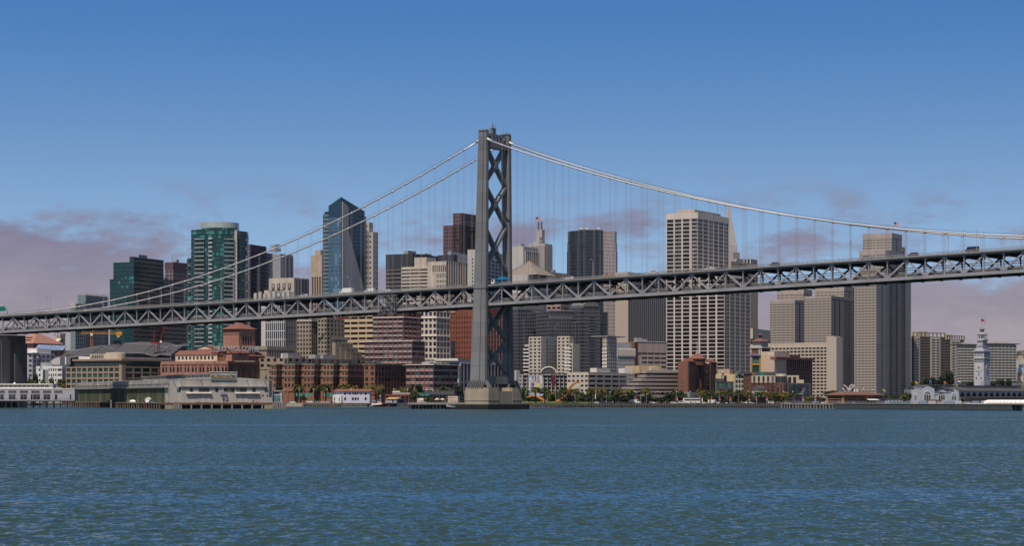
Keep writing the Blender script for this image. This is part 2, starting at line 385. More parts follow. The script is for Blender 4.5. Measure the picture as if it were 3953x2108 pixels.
WID = 20.0; PAN = 9.144
KL = [11.7 + k * PAN for k in range(39)]; KR = [-(11.7 + k * PAN) for k in range(36)]
def capped(items, name, parent):
    """items: (size, MB): the hundred largest become parts, the rest one"""
    items.sort(key=lambda q: -q[0]); rest = MB()
    for i, (k, m) in enumerate(items):
        if i < 100: m.build(name, parent)
        else:
            for f, mi in zip(m.f, m.m): rest.poly([m.v[j] for j in f], m.mats[mi])
    if rest.v: tag(rest.build(name, parent), kind='stuff')
# tower legs: cruciform shafts with a dark slot, leaning inwards
for wcs in (((142.4, .6), (62, -1.7), (12.6, -3.8)), ((142.0, 20.8), (62, 22.1), (12.6, 22.8))):
    m = MB(); hz = ((142.4, 2.4, .95), (62, 3.7, 1.05), (12.6, 4.65, 1.15))
    if wcs[1][1] > 10: hz = ((142.0, 2.4, .95), (62, 2.25, 1.0), (12.6, 2.7, 1.1))
    def ring(f0, f1, g0, g1):
        return [[BP(a * s, wc + bb * q, z) for s, q in ((f0, g0), (f1, g0), (f1, g1), (f0, g1))] for (z, a, bb), (_, wc) in zip(hz, wcs)]
    m.loft(ring(-.93, .93, -.55, .95), TW)
    m.loft(ring(-.22, 1.0, -1.0, -.5), TW); m.loft(ring(-1.0, -.36, -1.0, -.5), TW)      # outer flanges either side of the slot
    m.loft(ring(-.30, 1.0, .9, 1.3), TW); m.loft(ring(-1.0, -.5, .9, 1.3), TW)
    m.loft(ring(-1.04, -.9, -.25, .45), TW)
    m.beam(BP(-2.6, wcs[0][1] - 1.0, 141.9), BP(2.6, wcs[0][1] - 1.0, 141.9), .5, .5, TW)
    zt = zb(0)
    wd = wcs[1][1]
    ce = 4.1 if wd < 10 else 2.7; m.box(-ce, ce, -wd - 1.35, -wd + 1.35, zt + 8.9, zt + 10.6, TW)
    leg = m.build('tower_leg', br)
    m = MB()                                        # anchor ribs round the foot
    for i in range(9):
        for fc in (-1, 1):
            ka = hz[2][1] / 4.65; t = (-4.6 + i * 1.15) * ka; wc = wcs[2][1]
            m.beam(BP(t, wc + fc * 3.1, 11.1), BP(t * .93, wc + fc * 1.2, 14.6), .28, .8, TW, side=(1, 0, 0))
    for i in range(4):
        w = wcs[2][1] - 1.0 + i * .7
        m.beam(BP(-6.6, w, 11.1), BP(-4.5, w, 14.6), .28, .8, TW, side=(0, 1, 0))
    m.build('anchor_rib', leg)
def legw(z, far):
    p = ((142.4, 20.8), (62, 22.1), (12.6, 22.8)) if far else ((142.4, .6), (62, -1.7), (12.6, -3.8))
    for (z1, w1), (z0, w0) in zip(p, p[1:]):
        if z >= z0: return w0 + (w1 - w0) * (z - z0) / (z1 - z0)
    return p[-1][1]
for J0, K, J1 in ((135.3, 124.7, 114.8), (114.8, 105.0, 94.2), (94.2, 82.3, 70.5), (54.0, 44.5, 35.0), (35.0, 26.8, 18.7)):
    m = MB(); zc = K
    def lw(z, f): return legw(z, f) + (.9 if not f else -.9)
    wm = (lw(K, 0) + lw(K, 1)) / 2; dpt = 1.25
    for f in (0, 1):
        for J in (J0, J1):
            p, q = BP(0, lw(J, f), J), BP(0, wm, K)
            m.beam(p, q, 2 * dpt, 1.5, TW, side=(1, 0, 0))
    m.box(-dpt - .1, dpt + .1, -wm - 1.5, -wm + 1.5, K - 1.7, K + 1.7, TW)
    m.build('cross_brace', br)
m = MB()
w0, w1 = 1.4, 19.8
m.box(-1.9, 1.9, -w1, -w0, 133.4, 136.6, TW); m.build('portal_strut', br)
m = MB(); m.box(-2.0, 2.0, -legw(14, 1), -legw(14, 0), 13.0, 16.8, TW); m.build('portal_strut', br)
m = MB()                                            # open frame and hand rails on the tower top
for w in (4.5, 7.2, 10.4, 13.5, 16.6):
    m.box(-.7, .7, -w - .45, -w + .45, 136.6, 140.3 if w not in (7.2, 10.4) else 143.6, TW)
m.box(-.6, .6, -18.8, -1.6, 139.7, 140.9, TW); m.box(-.6, .6, -10.8, -6.8, 143.2, 144.0, TW)
for w in (6.9, 8.8, 10.7, 17.2, 21.2): m.tube([BP(-.8, w, 141), BP(-.8, w, 145.4)], .07, TW, 4)
for z in (144.6, 145.4): m.tube([BP(-.8, 6.9, z), BP(-.8, 10.7, z)], .05, TW, 4)
for z in (142.9, 143.7): m.tube([BP(-.8, 17.2, z - .5), BP(-.8, 21.2, z - .5)], .05, TW, 4)
m.tube([BP(0, 8.8, 144), BP(0, 8.8, 146.3)], .28, TW, 6)
m.build('tower_top_frame', br)
# caisson
m = MB()
def oct_(t, w0, w1, c): return [(-t + c, -w0), (t - c, -w0), (t, -w0 - c), (t, -w1 + c), (t - c, -w1), (-t + c, -w1), (-t, -w1 + c), (-t, -w0 - c)]
for w0, w1 in ((-6.9, 5.2), (14.6, 25.6)):
    m.prism(oct_(7.5, w0, w1, 1.2), 2.0, 9.6, PIERC); m.prism(oct_(7.2, w0 + .35, w1 - .35, 1.2), 9.6, 11.1, PIERC)
    m.prism(oct_(7.62, w0 - .12, w1 + .12, 1.2), 4.6, 4.9, PIERC)
m.box(-7.35, 7.35, -15.9, -3.9, 2.0, 9.3, PIERC)
for i in range(10): m.box(-6.4 + i * 1.3, -6.2 + i * 1.3, 6.88, 7.06, 4.0, 4.45, BLACK)
m.build('caisson', br)
m = MB(); m.box(-10, 10, -27.5, 9.8, -1.5, 2.55, FEND)
for i in range(26): m.box(-10.15, -10, -27 + i * 1.4, -26.5 + i * 1.4, -1.5, 2.75, FEND)
for i in range(15): m.box(-9.6 + i * 1.35, -9.1 + i * 1.35, 9.8, 9.95, -1.5, 2.75, FEND)
m.build('fender', br)
m = MB(); m.box(347, 378, -15.5, 5.5, -2, zb(355) - 1.2, PIERD); m.box(345.8, 378, -15.6, -6, -2, zb(355) - 6, PIERD); m.box(345.9, 347, -2, 4.5, -2, zb(350) - 4, PIERD)
o = m.build('anchor_pier', br); o['label'] = 'shaded concrete end pier under the deck'
# cables, hand ropes, bands
for w in (0.0, WID):
    m = MB(); A = [BP(t, w, zcab(t)) for t in (375, 352, 320, 290, 260, 230, 200, 170, 140, 110, 85, 60, 40, 20, 2.2)]
    Bq = [BP(t, w, zcab(t)) for t in (-2.2, -20, -40, -60, -85, -110, -140, -170, -200, -230, -260, -290, -320, -345)]
    ww = .6 if w == 0 else 20.8
    A[-1] = BP(2.2, ww, zcab(2.2)); Bq[0] = BP(-2.2, ww, zcab(-2.2))
    m.tube(A, .37, CBL, 10); m.tube(Bq, .37, CBL, 10)
    for t in KL[:37] + KR: 
        p, q = BP(t - .5, w, zcab(t - .5)), BP(t + .5, w, zcab(t + .5)); m.tube([p, q], .47, CBL, 8)
    for sg in (1, -1):
        m.tube([BP(sg * 4.6, ww, zcab(sg * 4.6) + .1), BP(sg * 2.0, ww, zcab(sg * 2.0) + .5)], .62, WTRIM, 8)
    cb = m.build('main_cable', br, smooth=True)
    m = MB()
    for e in (-.42, .42):
        for sgn, L in ((1, KL[:37]), (-1, KR)):
            m.tube([BP(t, w + e, zcab(t) + 1.25) for t in [sgn * 3.0] + L], .028, DSTEEL, 4)
            for t in L: m.tube([BP(t, w + e, zcab(t) + .3), BP(t, w + e, zcab(t) + 1.3)], .03, DSTEEL, 4)
    m.build('hand_rope', cb)
SUSP = mat('suspender_rope', (.30, .275, .285), .6, .05)
it = []
for w in (0.0, WID):
    for t in KL[:36] + KR:
        z0, z1 = zb(t) + 9.6, zcab(t) - .3
        if z1 - z0 < .6: continue
        m = MB()
        for e in (-.38, .38): m.tube([BP(t + e, w, z0), BP(t + e, w, z1)], .058, SUSP, 4)
        it.append(((z1 - z0) / (1100 + .55 * t + w), m))
capped(it, 'suspender', br)
# stiffening trusses
TS = [k for k in range(-36, 40)]
allt = sorted(KL + [0.0] + KR)
def ribbon(w0, w1, dz0, dz1, mt, ts=allt):
    m = MB(); m.loft([[BP(t, w0, zb(t) + dz0), BP(t, w1, zb(t) + dz0), BP(t, w1, zb(t) + dz1), BP(t, w0, zb(t) + dz1)] for t in ts], mt); return m
posts, diags = [], []
for w in (0.0, WID):
    m = ribbon(w - .38, w + .38, 0, 1.45, TRP)
    for L, sg in ((KL, 1), (KR, -1)):
        for k, t in enumerate(L):
            b0 = zb(t)
            if k % 2: m.faces([BP(t - 1.5, w - .42, b0 + 1.4), BP(t + 1.5, w - .42, b0 + 1.4), BP(t + .9, w - .42, b0 + 2.5), BP(t - .9, w - .42, b0 + 2.5),
                               BP(t - 1.5, w + .42, b0 + 1.4), BP(t + 1.5, w + .42, b0 + 1.4), BP(t + .9, w + .42, b0 + 2.5), BP(t - .9, w + .42, b0 + 2.5)],
                              [(0, 1, 2, 3), (7, 6, 5, 4), (3, 2, 6, 7), (0, 3, 7, 4), (1, 5, 6, 2)], TRP)
            else: m.box(t - .42, t + .42, -w - .41, -w + .41, b0 + 1.4, b0 + 1.9, TRP)
    m.build('bottom_chord', br)
    m = ribbon(w - .3, w + .3, 9.05, 9.6, TRP)
    for L in (KL, KR):
        for k, t in enumerate(L):
            b0 = zb(t); e = 1.45 if k % 2 == 0 else .5; f = .9 if k % 2 == 0 else .5
            m.faces([BP(t - e, w - .43, b0 + 9.65), BP(t + e, w - .43, b0 + 9.65), BP(t + f, w - .43, b0 + 8.0), BP(t - f, w - .43, b0 + 8.0),
                     BP(t - e, w + .43, b0 + 9.65), BP(t + e, w + .43, b0 + 9.65), BP(t + f, w + .43, b0 + 8.0), BP(t - f, w + .43, b0 + 8.0)],
                    [(0, 1, 2, 3), (7, 6, 5, 4), (0, 3, 7, 4), (1, 5, 6, 2), (3, 2, 6, 7), (0, 4, 5, 1)], TRP)
    m.build('top_chord', br)
    for L, sg in ((KL, 1), (KR, -1)):
        for k, t in enumerate(L):
            sz = 1 / (1100 + .55 * t + (0 if w == 0 else 900))
            m = MB(); m.box(t - .24, t + .24, -w - .27, -w + .27, zb(t) + 1.4, zb(t) + 8.7, TRP); posts.append((sz, m))
            if k % 2 == 0:
                for dt in (-PAN, PAN):
                    t2 = t + dt
                    if abs(t2) < 8: t2 = sg * 3.2
                    m = MB(); m.beam(BP(t, w, zb(t) + 8.75), BP(t2, w, zb(t2) + 1.2), .62, .74, TRP, side=(0, 1, 0)); diags.append((sz, m))
capped(posts, 'truss_post', br); capped(diags, 'truss_diagonal', br)
def zs(t): return zb(t)
m = ribbon(-1.05, WID + 1.05, 9.62, 10.45, ASPH)
for w in (-1.2, WID + 1.2): 
    q = ribbon(w - .14, w + .14, 9.75, 10.5, FASC)
    for f, mi in zip(q.f, q.m): m.poly([q.v[j] for j in f], q.mats[mi])
for w in (1.2, 3.6, 6, 8.4, 10.8, 13.2, 15.6, 18.2):
    q = ribbon(w - .16, w + .16, 8.85, 9.6, DECKM)
    for f, mi in zip(q.f, q.m): m.poly([q.v[j] for j in f], q.mats[mi])
ud = m.build('upper_deck', br)
LDB = mat('lower_barrier', (.11, .105, .10), .85, .3, .2); m = ribbon(.55, WID - .55, 1.2, 1.75, DECKM)
for w in (.75, WID - .75):
    q = ribbon(w - .12, w + .12, 1.76, 2.6, LDB)
    for f, mi in zip(q.f, q.m): m.poly([q.v[j] for j in f], q.mats[mi])
ld = m.build('lower_deck', br)
m = MB()                                            # cross beams and bottom laterals
for L in (KL, KR):
    for k, t in enumerate(L):
        b0 = zb(t)
        m.box(t - .22, t + .22, -WID + .4, -.4, b0 + 7.9, b0 + 9.6, DECKM)
        m.box(t - .22, t + .22, -WID + .4, -.4, b0 - .35, b0 + 1.2, DECKM)
        m.beam(BP(t, .4, b0 + .3), BP(t + PAN, WID - .4, zb(t + PAN) + .3), .4, .35, DECKM)
        for f, w in ((1, .3), (-1, WID - .3)): m.beam(BP(t, w, b0 + 6.4), BP(t, w + f * 2.4, b0 + 8.2), .3, .3, DECKM, side=(1, 0, 0))
m.build('floor_beams', br)
def rail(w, dz, h, mt, par, step=2.286, ribs=2):
    m = MB(); n = int((352 + 345) / step)
    for k in range(n):
        t = -345 + k * step
        if abs(t) < 4.4 and (abs(w) < 2 or w > 18): continue
        m.box(t - .07, t + .07, -w - .1, -w + .1, zb(t) + dz, zb(t) + dz + h, mt)
    for j in range(ribs):
        q = ribbon(w - .09, w + .09, dz + h * (j + 1) / ribs - .2, dz + h * (j + 1) / ribs, mt, [t for t in allt if t > 0][::1]); q2 = ribbon(w - .09, w + .09, dz + h * (j + 1) / ribs - .2, dz + h * (j + 1) / ribs, mt, [t for t in allt if t < 0])
        for qq in (q, q2):
            for f, mi in zip(qq.f, qq.m): m.poly([qq.v[i] for i in f], qq.mats[mi])
    m.build('guard_rail', par)
rail(-1.2, 10.5, .95, TRP, ud); rail(WID + 1.2, 10.5, .95, TRP, ud)
rail(.75, 2.6, .75, FASC, ld); rail(WID - .75, 2.6, .75, LDB, ld)
m = MB()
for dz in (5.6, 6.6): 
    m.tube([BP(t, WID - 1.6, zb(t) + dz) for t in allt], .16, DECKM, 5)
m.build('utility_pipe', br)

# lamp standards on the upper deck
LAMPM = mat('galvanised_pole', (.42, .42, .42), .55, .08, metal=.2)
def make_lamp(h=11.0):
    t = thing('street_lamp', 'tall lamp standard', 'street lamp')
    m = MB(); m.tube([(0, 0, 0), (0, 0, h - 1.0), (0, .35, h - .25), (0, 1.1, h)], lambda f: .13 - .05 * f, LAMPM, 6); m.build('pole', t)
    m = MB(); m.loft([[(-.2, 1.0, h - .12), (.2, 1.0, h - .12), (.2, 1.0, h + .1), (-.2, 1.0, h + .1)], [(-.22, 1.9, h - .1), (.22, 1.9, h - .1), (.22, 1.9, h + .12), (-.22, 1.9, h + .12)]], WPAINT); m.build('lamp_head', t)
    return t
lp, used = make_lamp(), [0]
NT_ = ['just left of', 'just right of']
def bl(px, w, lab):
    t = bt(px, w); o = place(lp, used, BWd(t, w, zb(t) + 10.45), pi - TH + (pi if w < 5 else 0), 1.0, lab, 'lamp standards along the upper bridge deck')
near = [(194, 'lamp standard on the near deck edge above the pink hip roofed hall'), (416, 'lamp standard on the near deck edge before the finned glass office'), (659, 'lamp standard on the near deck edge between the dark teal office and round teal tower'),
        (901, 'lamp standard on the near deck edge in front of the round teal tower'), (1162, 'lamp standard on the near deck edge between the beige office and the pointed blue tower'), (1421, 'lamp standard on the near deck edge at the right side of the pointed blue tower'),
        (2350, 'lamp standard on the near deck edge before the ribbed side of the faceted tower'), (2676, 'lamp standard on the near deck edge before the tall gridded tower'), (3010, 'lamp standard on the near deck edge in open sky right of the white spire'),
        (3381, 'lamp standard on the near deck edge before the tallest banded tower'), (3771, 'lamp standard on the near deck edge, highest of all toward the right end')]
far = [(181, 'lamp standard on the far deck edge at the far left end of the cable'), (399, 'lamp standard on the far deck edge just before the finned glass office'), (624, 'lamp standard on the far deck edge beside the brown tower behind'),
       (856, 'lamp standard on the far deck edge before the round teal tower'), (1108, 'lamp standard on the far deck edge above the beige office with a rooftop sign'), (1350, 'lamp standard on the far deck edge before the striped front of the pointed blue tower'),
       (2042, 'lamp standard on the far deck edge above the glass pyramid roof'), (2289, 'lamp standard on the far deck edge before the dark glass of the faceted tower'), (2603, 'lamp standard on the far deck edge at the left side of the tall gridded tower'),
       (2934, 'lamp standard on the far deck edge in open sky, first right of the white spire'), (3285, 'lamp standard on the far deck edge in open sky left of the tallest banded tower'), (3660, 'lamp standard on the far deck edge right of the tallest banded tower')]
for px, l in near: bl(px, -.8, l)
for px, l in far: bl(px, WID + .8, l)
# the work platform of scaffolding on the near truss and the small red one below it
t0 = bt(1503); o = thing('scaffold', 'grey tubular scaffold cage hanging round the near truss', 'scaffold', BWd(t0, -1.4, zb(t0) - 1.2), pi - TH)
m = MB()
for i in range(6):
    x = -5.6 + i * 2.24
    for y in (-.4, 1.2): m.tube([(x, y, 0), (x, y, 9.6)], .09, TRP, 4)
for k in range(6):
    for y in (-.4, 1.2): m.tube([(-5.6, y, k * 1.9), (5.6, y, k * 1.9)], .08, TRP, 4)
for i in range(5):
    for k in range(5):
        x = -5.6 + i * 2.24; z = k * 1.9
        if (i + k) % 2: m.tube([(x, 1.2, z), (x + 2.24, 1.2, z + 1.9)], .07, TRP, 4)
        else: m.tube([(x + 2.24, 1.2, z), (x, 1.2, z + 1.9)], .07, TRP, 4)
m.build('tube_frame', o)
m = MB()
for z in (0, 3.8, 7.6): m.box(-5.6, 5.6, -.4, 1.2, z + .05, z + .16, DSTEEL)
m.build('plank_deck', o)
t0 = bt(1328); o = thing('work_platform', 'small inspection platform with red side boards slung under the deck', 'work platform', BWd(t0, 0, zb(t0) - 2.4), pi - TH)
m = MB(); m.box(-5, 5, -6, .6, 0, .2, DSTEEL); m.box(-4.2, 4.2, .6, .75, -.2, .75, mat('dull_red', (.16, .03, .03))); m.build('floor', o)
m = MB()
for x in (-6.5, -4.5, -2, 2, 4.5, 6.5): m.tube([(x * .75, .5, .2), (x, .5, 2.4)], .09, TRP, 4)
m.tube([(-7, .5, 1.4), (-5, .5, 0)], .1, TRP, 4); m.tube([(7, .5, 1.4), (5, .5, 0)], .1, TRP, 4); m.build('hanger', o)
# overhead road sign at the left end of the deck
SIGN = mat('green_sign', (.005, .16, .12), .5, .05)
t0 = bt(30, 10); o = thing('road_sign', 'green overhead road sign on a gantry at the left end of the bridge', 'road sign', BWd(t0, 3, zb(t0) + 10.2), pi - TH)
m = MB(); m.tube([(-7.2, 0, 0), (-7.2, 0, 2.6), (-6.6, 0, 4.2), (-5.6, 0, 4.6)], .2, DSTEEL, 6); m.tube([(-7.2, 0, 4.2), (24, 0, 4.2)], .18, DSTEEL, 6); m.build('gantry', o)
m = MB(); m.box(-5.6, -.4, .2, .35, 3.2, 6.0, SIGN); m.box(-.3, 13, .2, .35, 3.2, 5.8, NAVY); m.build('sign_panel', o)
# ---------------------------------------------------------------- the city: towers (far to near within each stretch)
def sub(B, px0, pxc, px1, yt, on='R', mt=None, z0=0.0, part='wall', rmat=None):
    """another block of the same building: its near corner lies on the right-hand or left-hand face plane at column pxc"""
    lx, ly = (B.bR(pxc), 0.0) if on == 'R' else (0.0, B.aL(pxc))
    X = B.X + lx * sin(B.al) - ly * cos(B.al); Y = B.Y + lx * cos(B.al) + ly * sin(B.al)
    u0, u1 = (px0 - CX) / F, (px1 - CX) / F
    L = (X - u0 * Y) / (cos(B.al) + u0 * sin(B.al)); Rr = (u1 * Y - X) / (sin(B.al) - u1 * cos(B.al))
    H = EYE + (HY - yt) / F * Y - B.base
    B.mass(lx, lx + Rr, ly, ly + L, z0, H, mt, part)
    if rmat: B.P(part).box(lx + .05, lx + Rr - .05, ly - .25, ly, z0, H - 3.0, rmat)
    return lx, ly, L, Rr, H
# banded twin and single slabs on the right (beige spandrels, fine mullions)
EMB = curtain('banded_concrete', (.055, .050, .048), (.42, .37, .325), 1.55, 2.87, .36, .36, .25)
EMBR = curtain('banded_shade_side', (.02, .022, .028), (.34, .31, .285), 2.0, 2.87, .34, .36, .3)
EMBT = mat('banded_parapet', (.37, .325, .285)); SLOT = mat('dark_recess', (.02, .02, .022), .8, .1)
def bandtower(name, label, x0, xc, x1, yt, Y, subs=(), slots=()):
    B = Bld(name, label, x0, xc, x1, yt, Y, 29, EMB, d=0)
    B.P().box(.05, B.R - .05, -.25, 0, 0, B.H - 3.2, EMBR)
    B.P('parapet').box(-.12, B.R + .1, -.38, B.L + .1, B.H - 2.6, B.H + .3, EMBT)
    for px in slots:
        b = B.bR(px); B.P('recess_strip').box(b - 1.1, b + 1.1, -.34, -.1, 0, B.H - 2.7, SLOT)  # dark strips set proud, standing in for shaded recesses
    for a in subs:
        lx, ly, L, Rr, H = sub(B, *a, rmat=EMBR)
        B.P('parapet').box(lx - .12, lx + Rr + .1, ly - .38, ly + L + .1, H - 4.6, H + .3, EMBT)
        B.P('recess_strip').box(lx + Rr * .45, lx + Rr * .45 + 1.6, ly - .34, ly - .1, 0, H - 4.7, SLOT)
    return B.done()
bandtower('banded_tower', 'shortest of the three beige banded towers, farthest from the clock tower', 2972, 3068, 3104, 1159, 2420, [(3000, 3102, 3134, 1118)], (3086,))
bandtower('banded_tower', 'middle beige banded tower, its roof just hidden by the bridge deck', 3104, 3208, 3300, 1143, 2340, [(3147, 3258, 3299, 1104)], (3222, 3240))
bandtower('banded_tower', 'tallest beige banded tower, rising above the bridge deck with a flag on top', 3298, 3382, 3516, 1060, 2250, [(3317, 3417, 3466, 966), (3331, 3442, 3481, 900), (3440, 3480, 3494, 954)], (3404, 3435, 3461, 3482, 3492))
# white spire behind the gridded tower
B = thing('spire_tower', 'slender white pyramid spire peeping out beside the gridded tower', 'skyscraper', W(2812, 1536, 3000) - Vector((0, 0, EYE - GZ)), R_(29))
def px2m(n, Y): return n * Y / F
h0 = EYE - GZ; Yq = 3000
def zq(py): return EYE + (HY - py) / F * Yq - GZ
m = MB(); hb = px2m(31, Yq); zt = zq(786)
SPW = curtain('spire_panels', (.50, .46, .43), (.42, .39, .37), 9, 4.2, .05, .12, .12)
m.loft([[(-a, -a, z), (a, -a, z), (a, a, z), (-a, a, z)] for a, z in ((hb * 1.7, 0), (hb * .78, zq(947)), (.5, zt))], SPW); m.build('shaft', B)
m = MB(); 
for r in (0, 1): m.box(hb * .1, hb * 1.02, -hb * 1.0, -hb * .2, zq(1140), zq(976), PALE)
m.box(-hb * 1.0, hb * .9, -hb * .6, hb * .5, zq(1100), zq(985), PALE); m.build('wing', B)
# gridded beige tower
GB = mat('grid_tower_stone', (.62, .545, .475), var=.1)
B = Bld('gridded_tower', 'tall beige tower with deep grid of dark windows and a set back upper block', 2572, 2798, 2897, 1068, 1900, 29, GB, d=.7, gl=GL_GT, core=False)
a3 = B.aL(2667); aU = B.aL(2694); d = .7
B.mass(d, B.R, d, B.L, 0, B.H)
lx, ly, L2, R2, HU = sub(B, 2572, 2694, 2813.7, 819, 'L', z0=1e6) if False else (0, aU, B.L - aU, 0, 0)
Yc = B.Yl(2694); Xc = (2694 - CX) / F * Yc; R2 = ((2813.7 - CX) / F * Yc - Xc) / (sin(B.al) - (2813.7 - CX) / F * cos(B.al)); HU = EYE + (HY - 819) / F * Yc - B.base
B.mass(d, R2, aU + d, B.L, B.H, HU)
fh = 15.2 * 1900 / F; n1 = round(B.H / fh)
B.facade('L', 4, n1, .17, .2, 0, a3); B.facade('L', 3, n1, .17, .2, a3 + .8, B.L); B.facade('R', 5, n1, .10, .16)
n2 = round((HU - 5.5 - B.H) / fh)
B.facade('L', 1, n2, .22, .2, aU, a3, B.H + .4, HU - 5.5); B.facade('L', 3, n2, .17, .2, a3 + .8, B.L, B.H + .4, HU - 5.5)
B.facade('R', 6, n2, .11, .2, 0, R2, B.H + .4, HU - 5.5, off=aU)
B.mass(-.05, R2, aU - .05, B.L, HU - 5.5, HU); B.mass(d, B.R - 1, d, aU, B.H, B.H + 2)
B.P('roof_plant').box(6, R2 - 5, aU + 6, B.L - 8, HU, HU + 3.2, CREAM); B.P('roof_plant').tube([(R2 - 8, aU + 8, HU), (R2 - 8, aU + 8, HU + 14)], .18, DSTEEL, 4)
B.done()
# low flat roof and thin striped slab by the gridded tower
B = Bld('flat_roof_office', 'low tan office roof showing just above the deck beside the spire', 2780, 2822, 2926, 1008, 2150, 29, TANW, d=0); B.done(3)
STR = curtain('striped_slab', (.02, .02, .024), (.50, .46, .42), 3.6, 400, .38, 0, .1)
B = Bld('striped_slab_tower', 'thin white and black striped slab tower edge right beside the gridded tower', 2860, 2898, 2924, 1000, 2300, 29, STR, d=0); B.P('drum').lathe([(5, 0), (5, 30)], CREAM, 16, (3, 3)); B.done()
B = Bld('parapet_building', 'low cream building of stacked curved parapets below the striped slab', 2880, 2906, 2974, 1268, 1990, 20, CREAM, d=.0)
B.P('dark_storey').box(-.1, B.R + .1, -.1, B.L, B.H - 14.5, B.H - 9.5, BLACK); B.P('dark_storey').box(-.1, B.R + .1, -.1, B.L, B.H - 24, B.H - 18.5, BLACK); B.done()
# tan tower with vertical stripes below the deck
VS = curtain('vertical_stripes', (.018, .018, .022), (.50, .44, .37), 4.45, 500, .36, 0, .1); VSL = curtain('fine_ribs', (.40, .33, .265), (.52, .44, .36), 1.6, 900, .5, 0, .05)
B = Bld('striped_tower', 'tan tower with plain lit end and black vertical window stripes below the deck', 2374, 2424, 2572, 1050, 2000, 29, VSL, d=0)
B.P('stripe_front').box(.1, B.R, -.3, 0, 0, B.H - 2, VS); B.done()
# faceted dark tower
FD = curtain('faceted_glass', (.018, .026, .036), (.035, .042, .055), 1.9, 3.7, .2, .3, .5, (.06, .08, .10), 1.05); FL = curtain('faceted_ribs', (.03, .03, .033), (.80, .66, .60), 2.3, 3.7, .52, .14, .15)  # rib colour brightened to stand in for grazing sunlight
Yt = 2200; x0, x1 = 2187, 2385
o = thing('faceted_tower', 'dark round faceted glass tower with pinkish ribs and rooftop dishes', 'skyscraper', W(2286, HY, Yt + 30) - Vector((0, 0, EYE - GZ)), 0)
r0 = px2m(99, Yt)
def fac_ring(r): return [(r * cos(a) * 1.0, r * .8 * sin(a)) for a in [R_(v) for v in (-178, -160, -135, -112, -84, -66, -24, 0, 40, 90, 140)]]
tiers = ((1.0, 0, 964), (.985, 964, 931), (.97, 931, 886))
m = MB(); q = MB()
for k, (f, y0, y1) in enumerate(tiers):
    P = fac_ring(r0 * f); za = 0 if k == 0 else zq(0) * 0 + (EYE + (HY - y0) / F * Yt - GZ); zbb = EYE + (HY - y1) / F * Yt - GZ
    for i in range(len(P)):
        p, w = P[i], P[(i + 1) % len(P)]
        tgt, mt = (q, FL) if i == 5 else (m, FD)
        tgt.poly([(p[0], p[1], za), (w[0], w[1], za), (w[0], w[1], zbb), (p[0], p[1], zbb)], mt)
    m.poly([(x, y, zbb) for x, y in P], DKGREY)
m.build('glass_skin', o); q.build('ribbed_face', o)
zr0 = EYE + (HY - 888) / F * Yt - GZ
m = MB(); m.box(-14, 10, -8, 12, zr0, zr0 + 2.2, DKGREY); rr = random.Random(3)
for i in range(16):
    x = -13 + i * 1.6; h = rr.uniform(2, 6); m.tube([(x, -9, zr0), (x, -9, zr0 + h)], .12, STEEL, 4)
m.tube([(-13, -9, zr0 + 2.6), (11, -9, zr0 + 2.6)], .1, STEEL, 4); m.build('roof_mast', o)
for x in (-6, 6, -12):
    m = MB(); m.lathe([(.2, -.3), (1.2, 0), (1.3, .12), (1.0, .1), (.2, -.1)], STEEL, 14); dd = m.build('dish', o); dd.location = (x, -10, zr0 + 3.6); dd.rotation_euler = (R_(80), 0, 0)
# stone tower with twin chimneys and a flag
ST = mat('pale_tower_stone', (.42, .385, .345), var=.1)
Yt = 2500
B = Bld('stone_tower', 'stepped pale stone tower topped by twin chimneys', 2040, 2104, 2133, 940, Yt, 29, ST, d=.4, gl=GL_DK)
fh = 8.4 * Yt / F
B.facade('L', 7, 26, .5, .5, 0, B.L * .82, B.H - 26 * fh - 2, B.H - 3); B.facade('R', 7, 26, .5, .5, 0, None, B.H - 26 * fh - 2, B.H - 3)
c = (B.R * .5, B.aL(2070))
B.P().box(2, B.R - 3, 8, B.L - 6, B.H, B.H + 3.5, ST)
zt = B.z(897) + 4; m = B.P('spire_block'); m.box(c[0] - 2, c[0] + 5, c[1] - 3.5, c[1] + 3.5, B.H, zt, ST)
for e in (-2.1, 2.1): B.P('chimney').tube([(c[0], c[1] + e, zt - 6), (c[0], c[1] + e, B.z(863) + 3)], .95, mat('bronze' + str(e), (.10, .09, .085)), 8)
B.done()
FLAGW = glass('flag_cloth', (.45, .10, .12), .3, .8, .5, (.55, .5, .5), spec=.1); FLAGB = mat('flag_blue', (.04, .06, .22), .9, .05)
def flag(px, ybase, ytop, Y, label, fw=6.0, fh=3.6, c1=None, c2=None, droop=.5, canton=True):
    p = W(px, ybase, Y); h = (ybase - ytop) / F * Y; o = thing('flag', label, 'flag', p, R_(random.uniform(-20, 10)))
    m = MB(); m.tube([(0, 0, 0), (0, 0, h)], .14 if Y > 1800 else .09, STEEL, 5); m.build('pole', o)
    m = MB(); n = 7
    for j in range(n):                              # stripes, waved along the fly
        z1 = h - j * fh / n; z0 = z1 - fh / n; mt = (RED if j % 2 == 0 else WTRIM) if c1 is None else (c1 if j < n // 2 + 1 else (c2 or c1))
        for i in range(6):
            xa, xb = i * fw / 6, (i + 1) * fw / 6
            f = lambda x: .35 * sin(x * 2.1)
            g_ = lambda x: -droop * x * .55
            mm = FLAGB if canton and c1 is None and i < 3 and j < 4 else mt
            m.poly([(xa, f(xa), z0 + g_(xa)), (xb, f(xb), z0 + g_(xb)), (xb, f(xb), z1 + g_(xb)), (xa, f(xa), z1 + g_(xa))], mm)
    m.build('cloth', o); return o
flag(2068, 868, 838, 2500, 'striped flag flying from the twin chimney tower', 6, 3.4, droop=.1)
flag(3451, 900, 856, 2270, 'striped flag on the roof of the tallest banded tower', 5, 3.4)
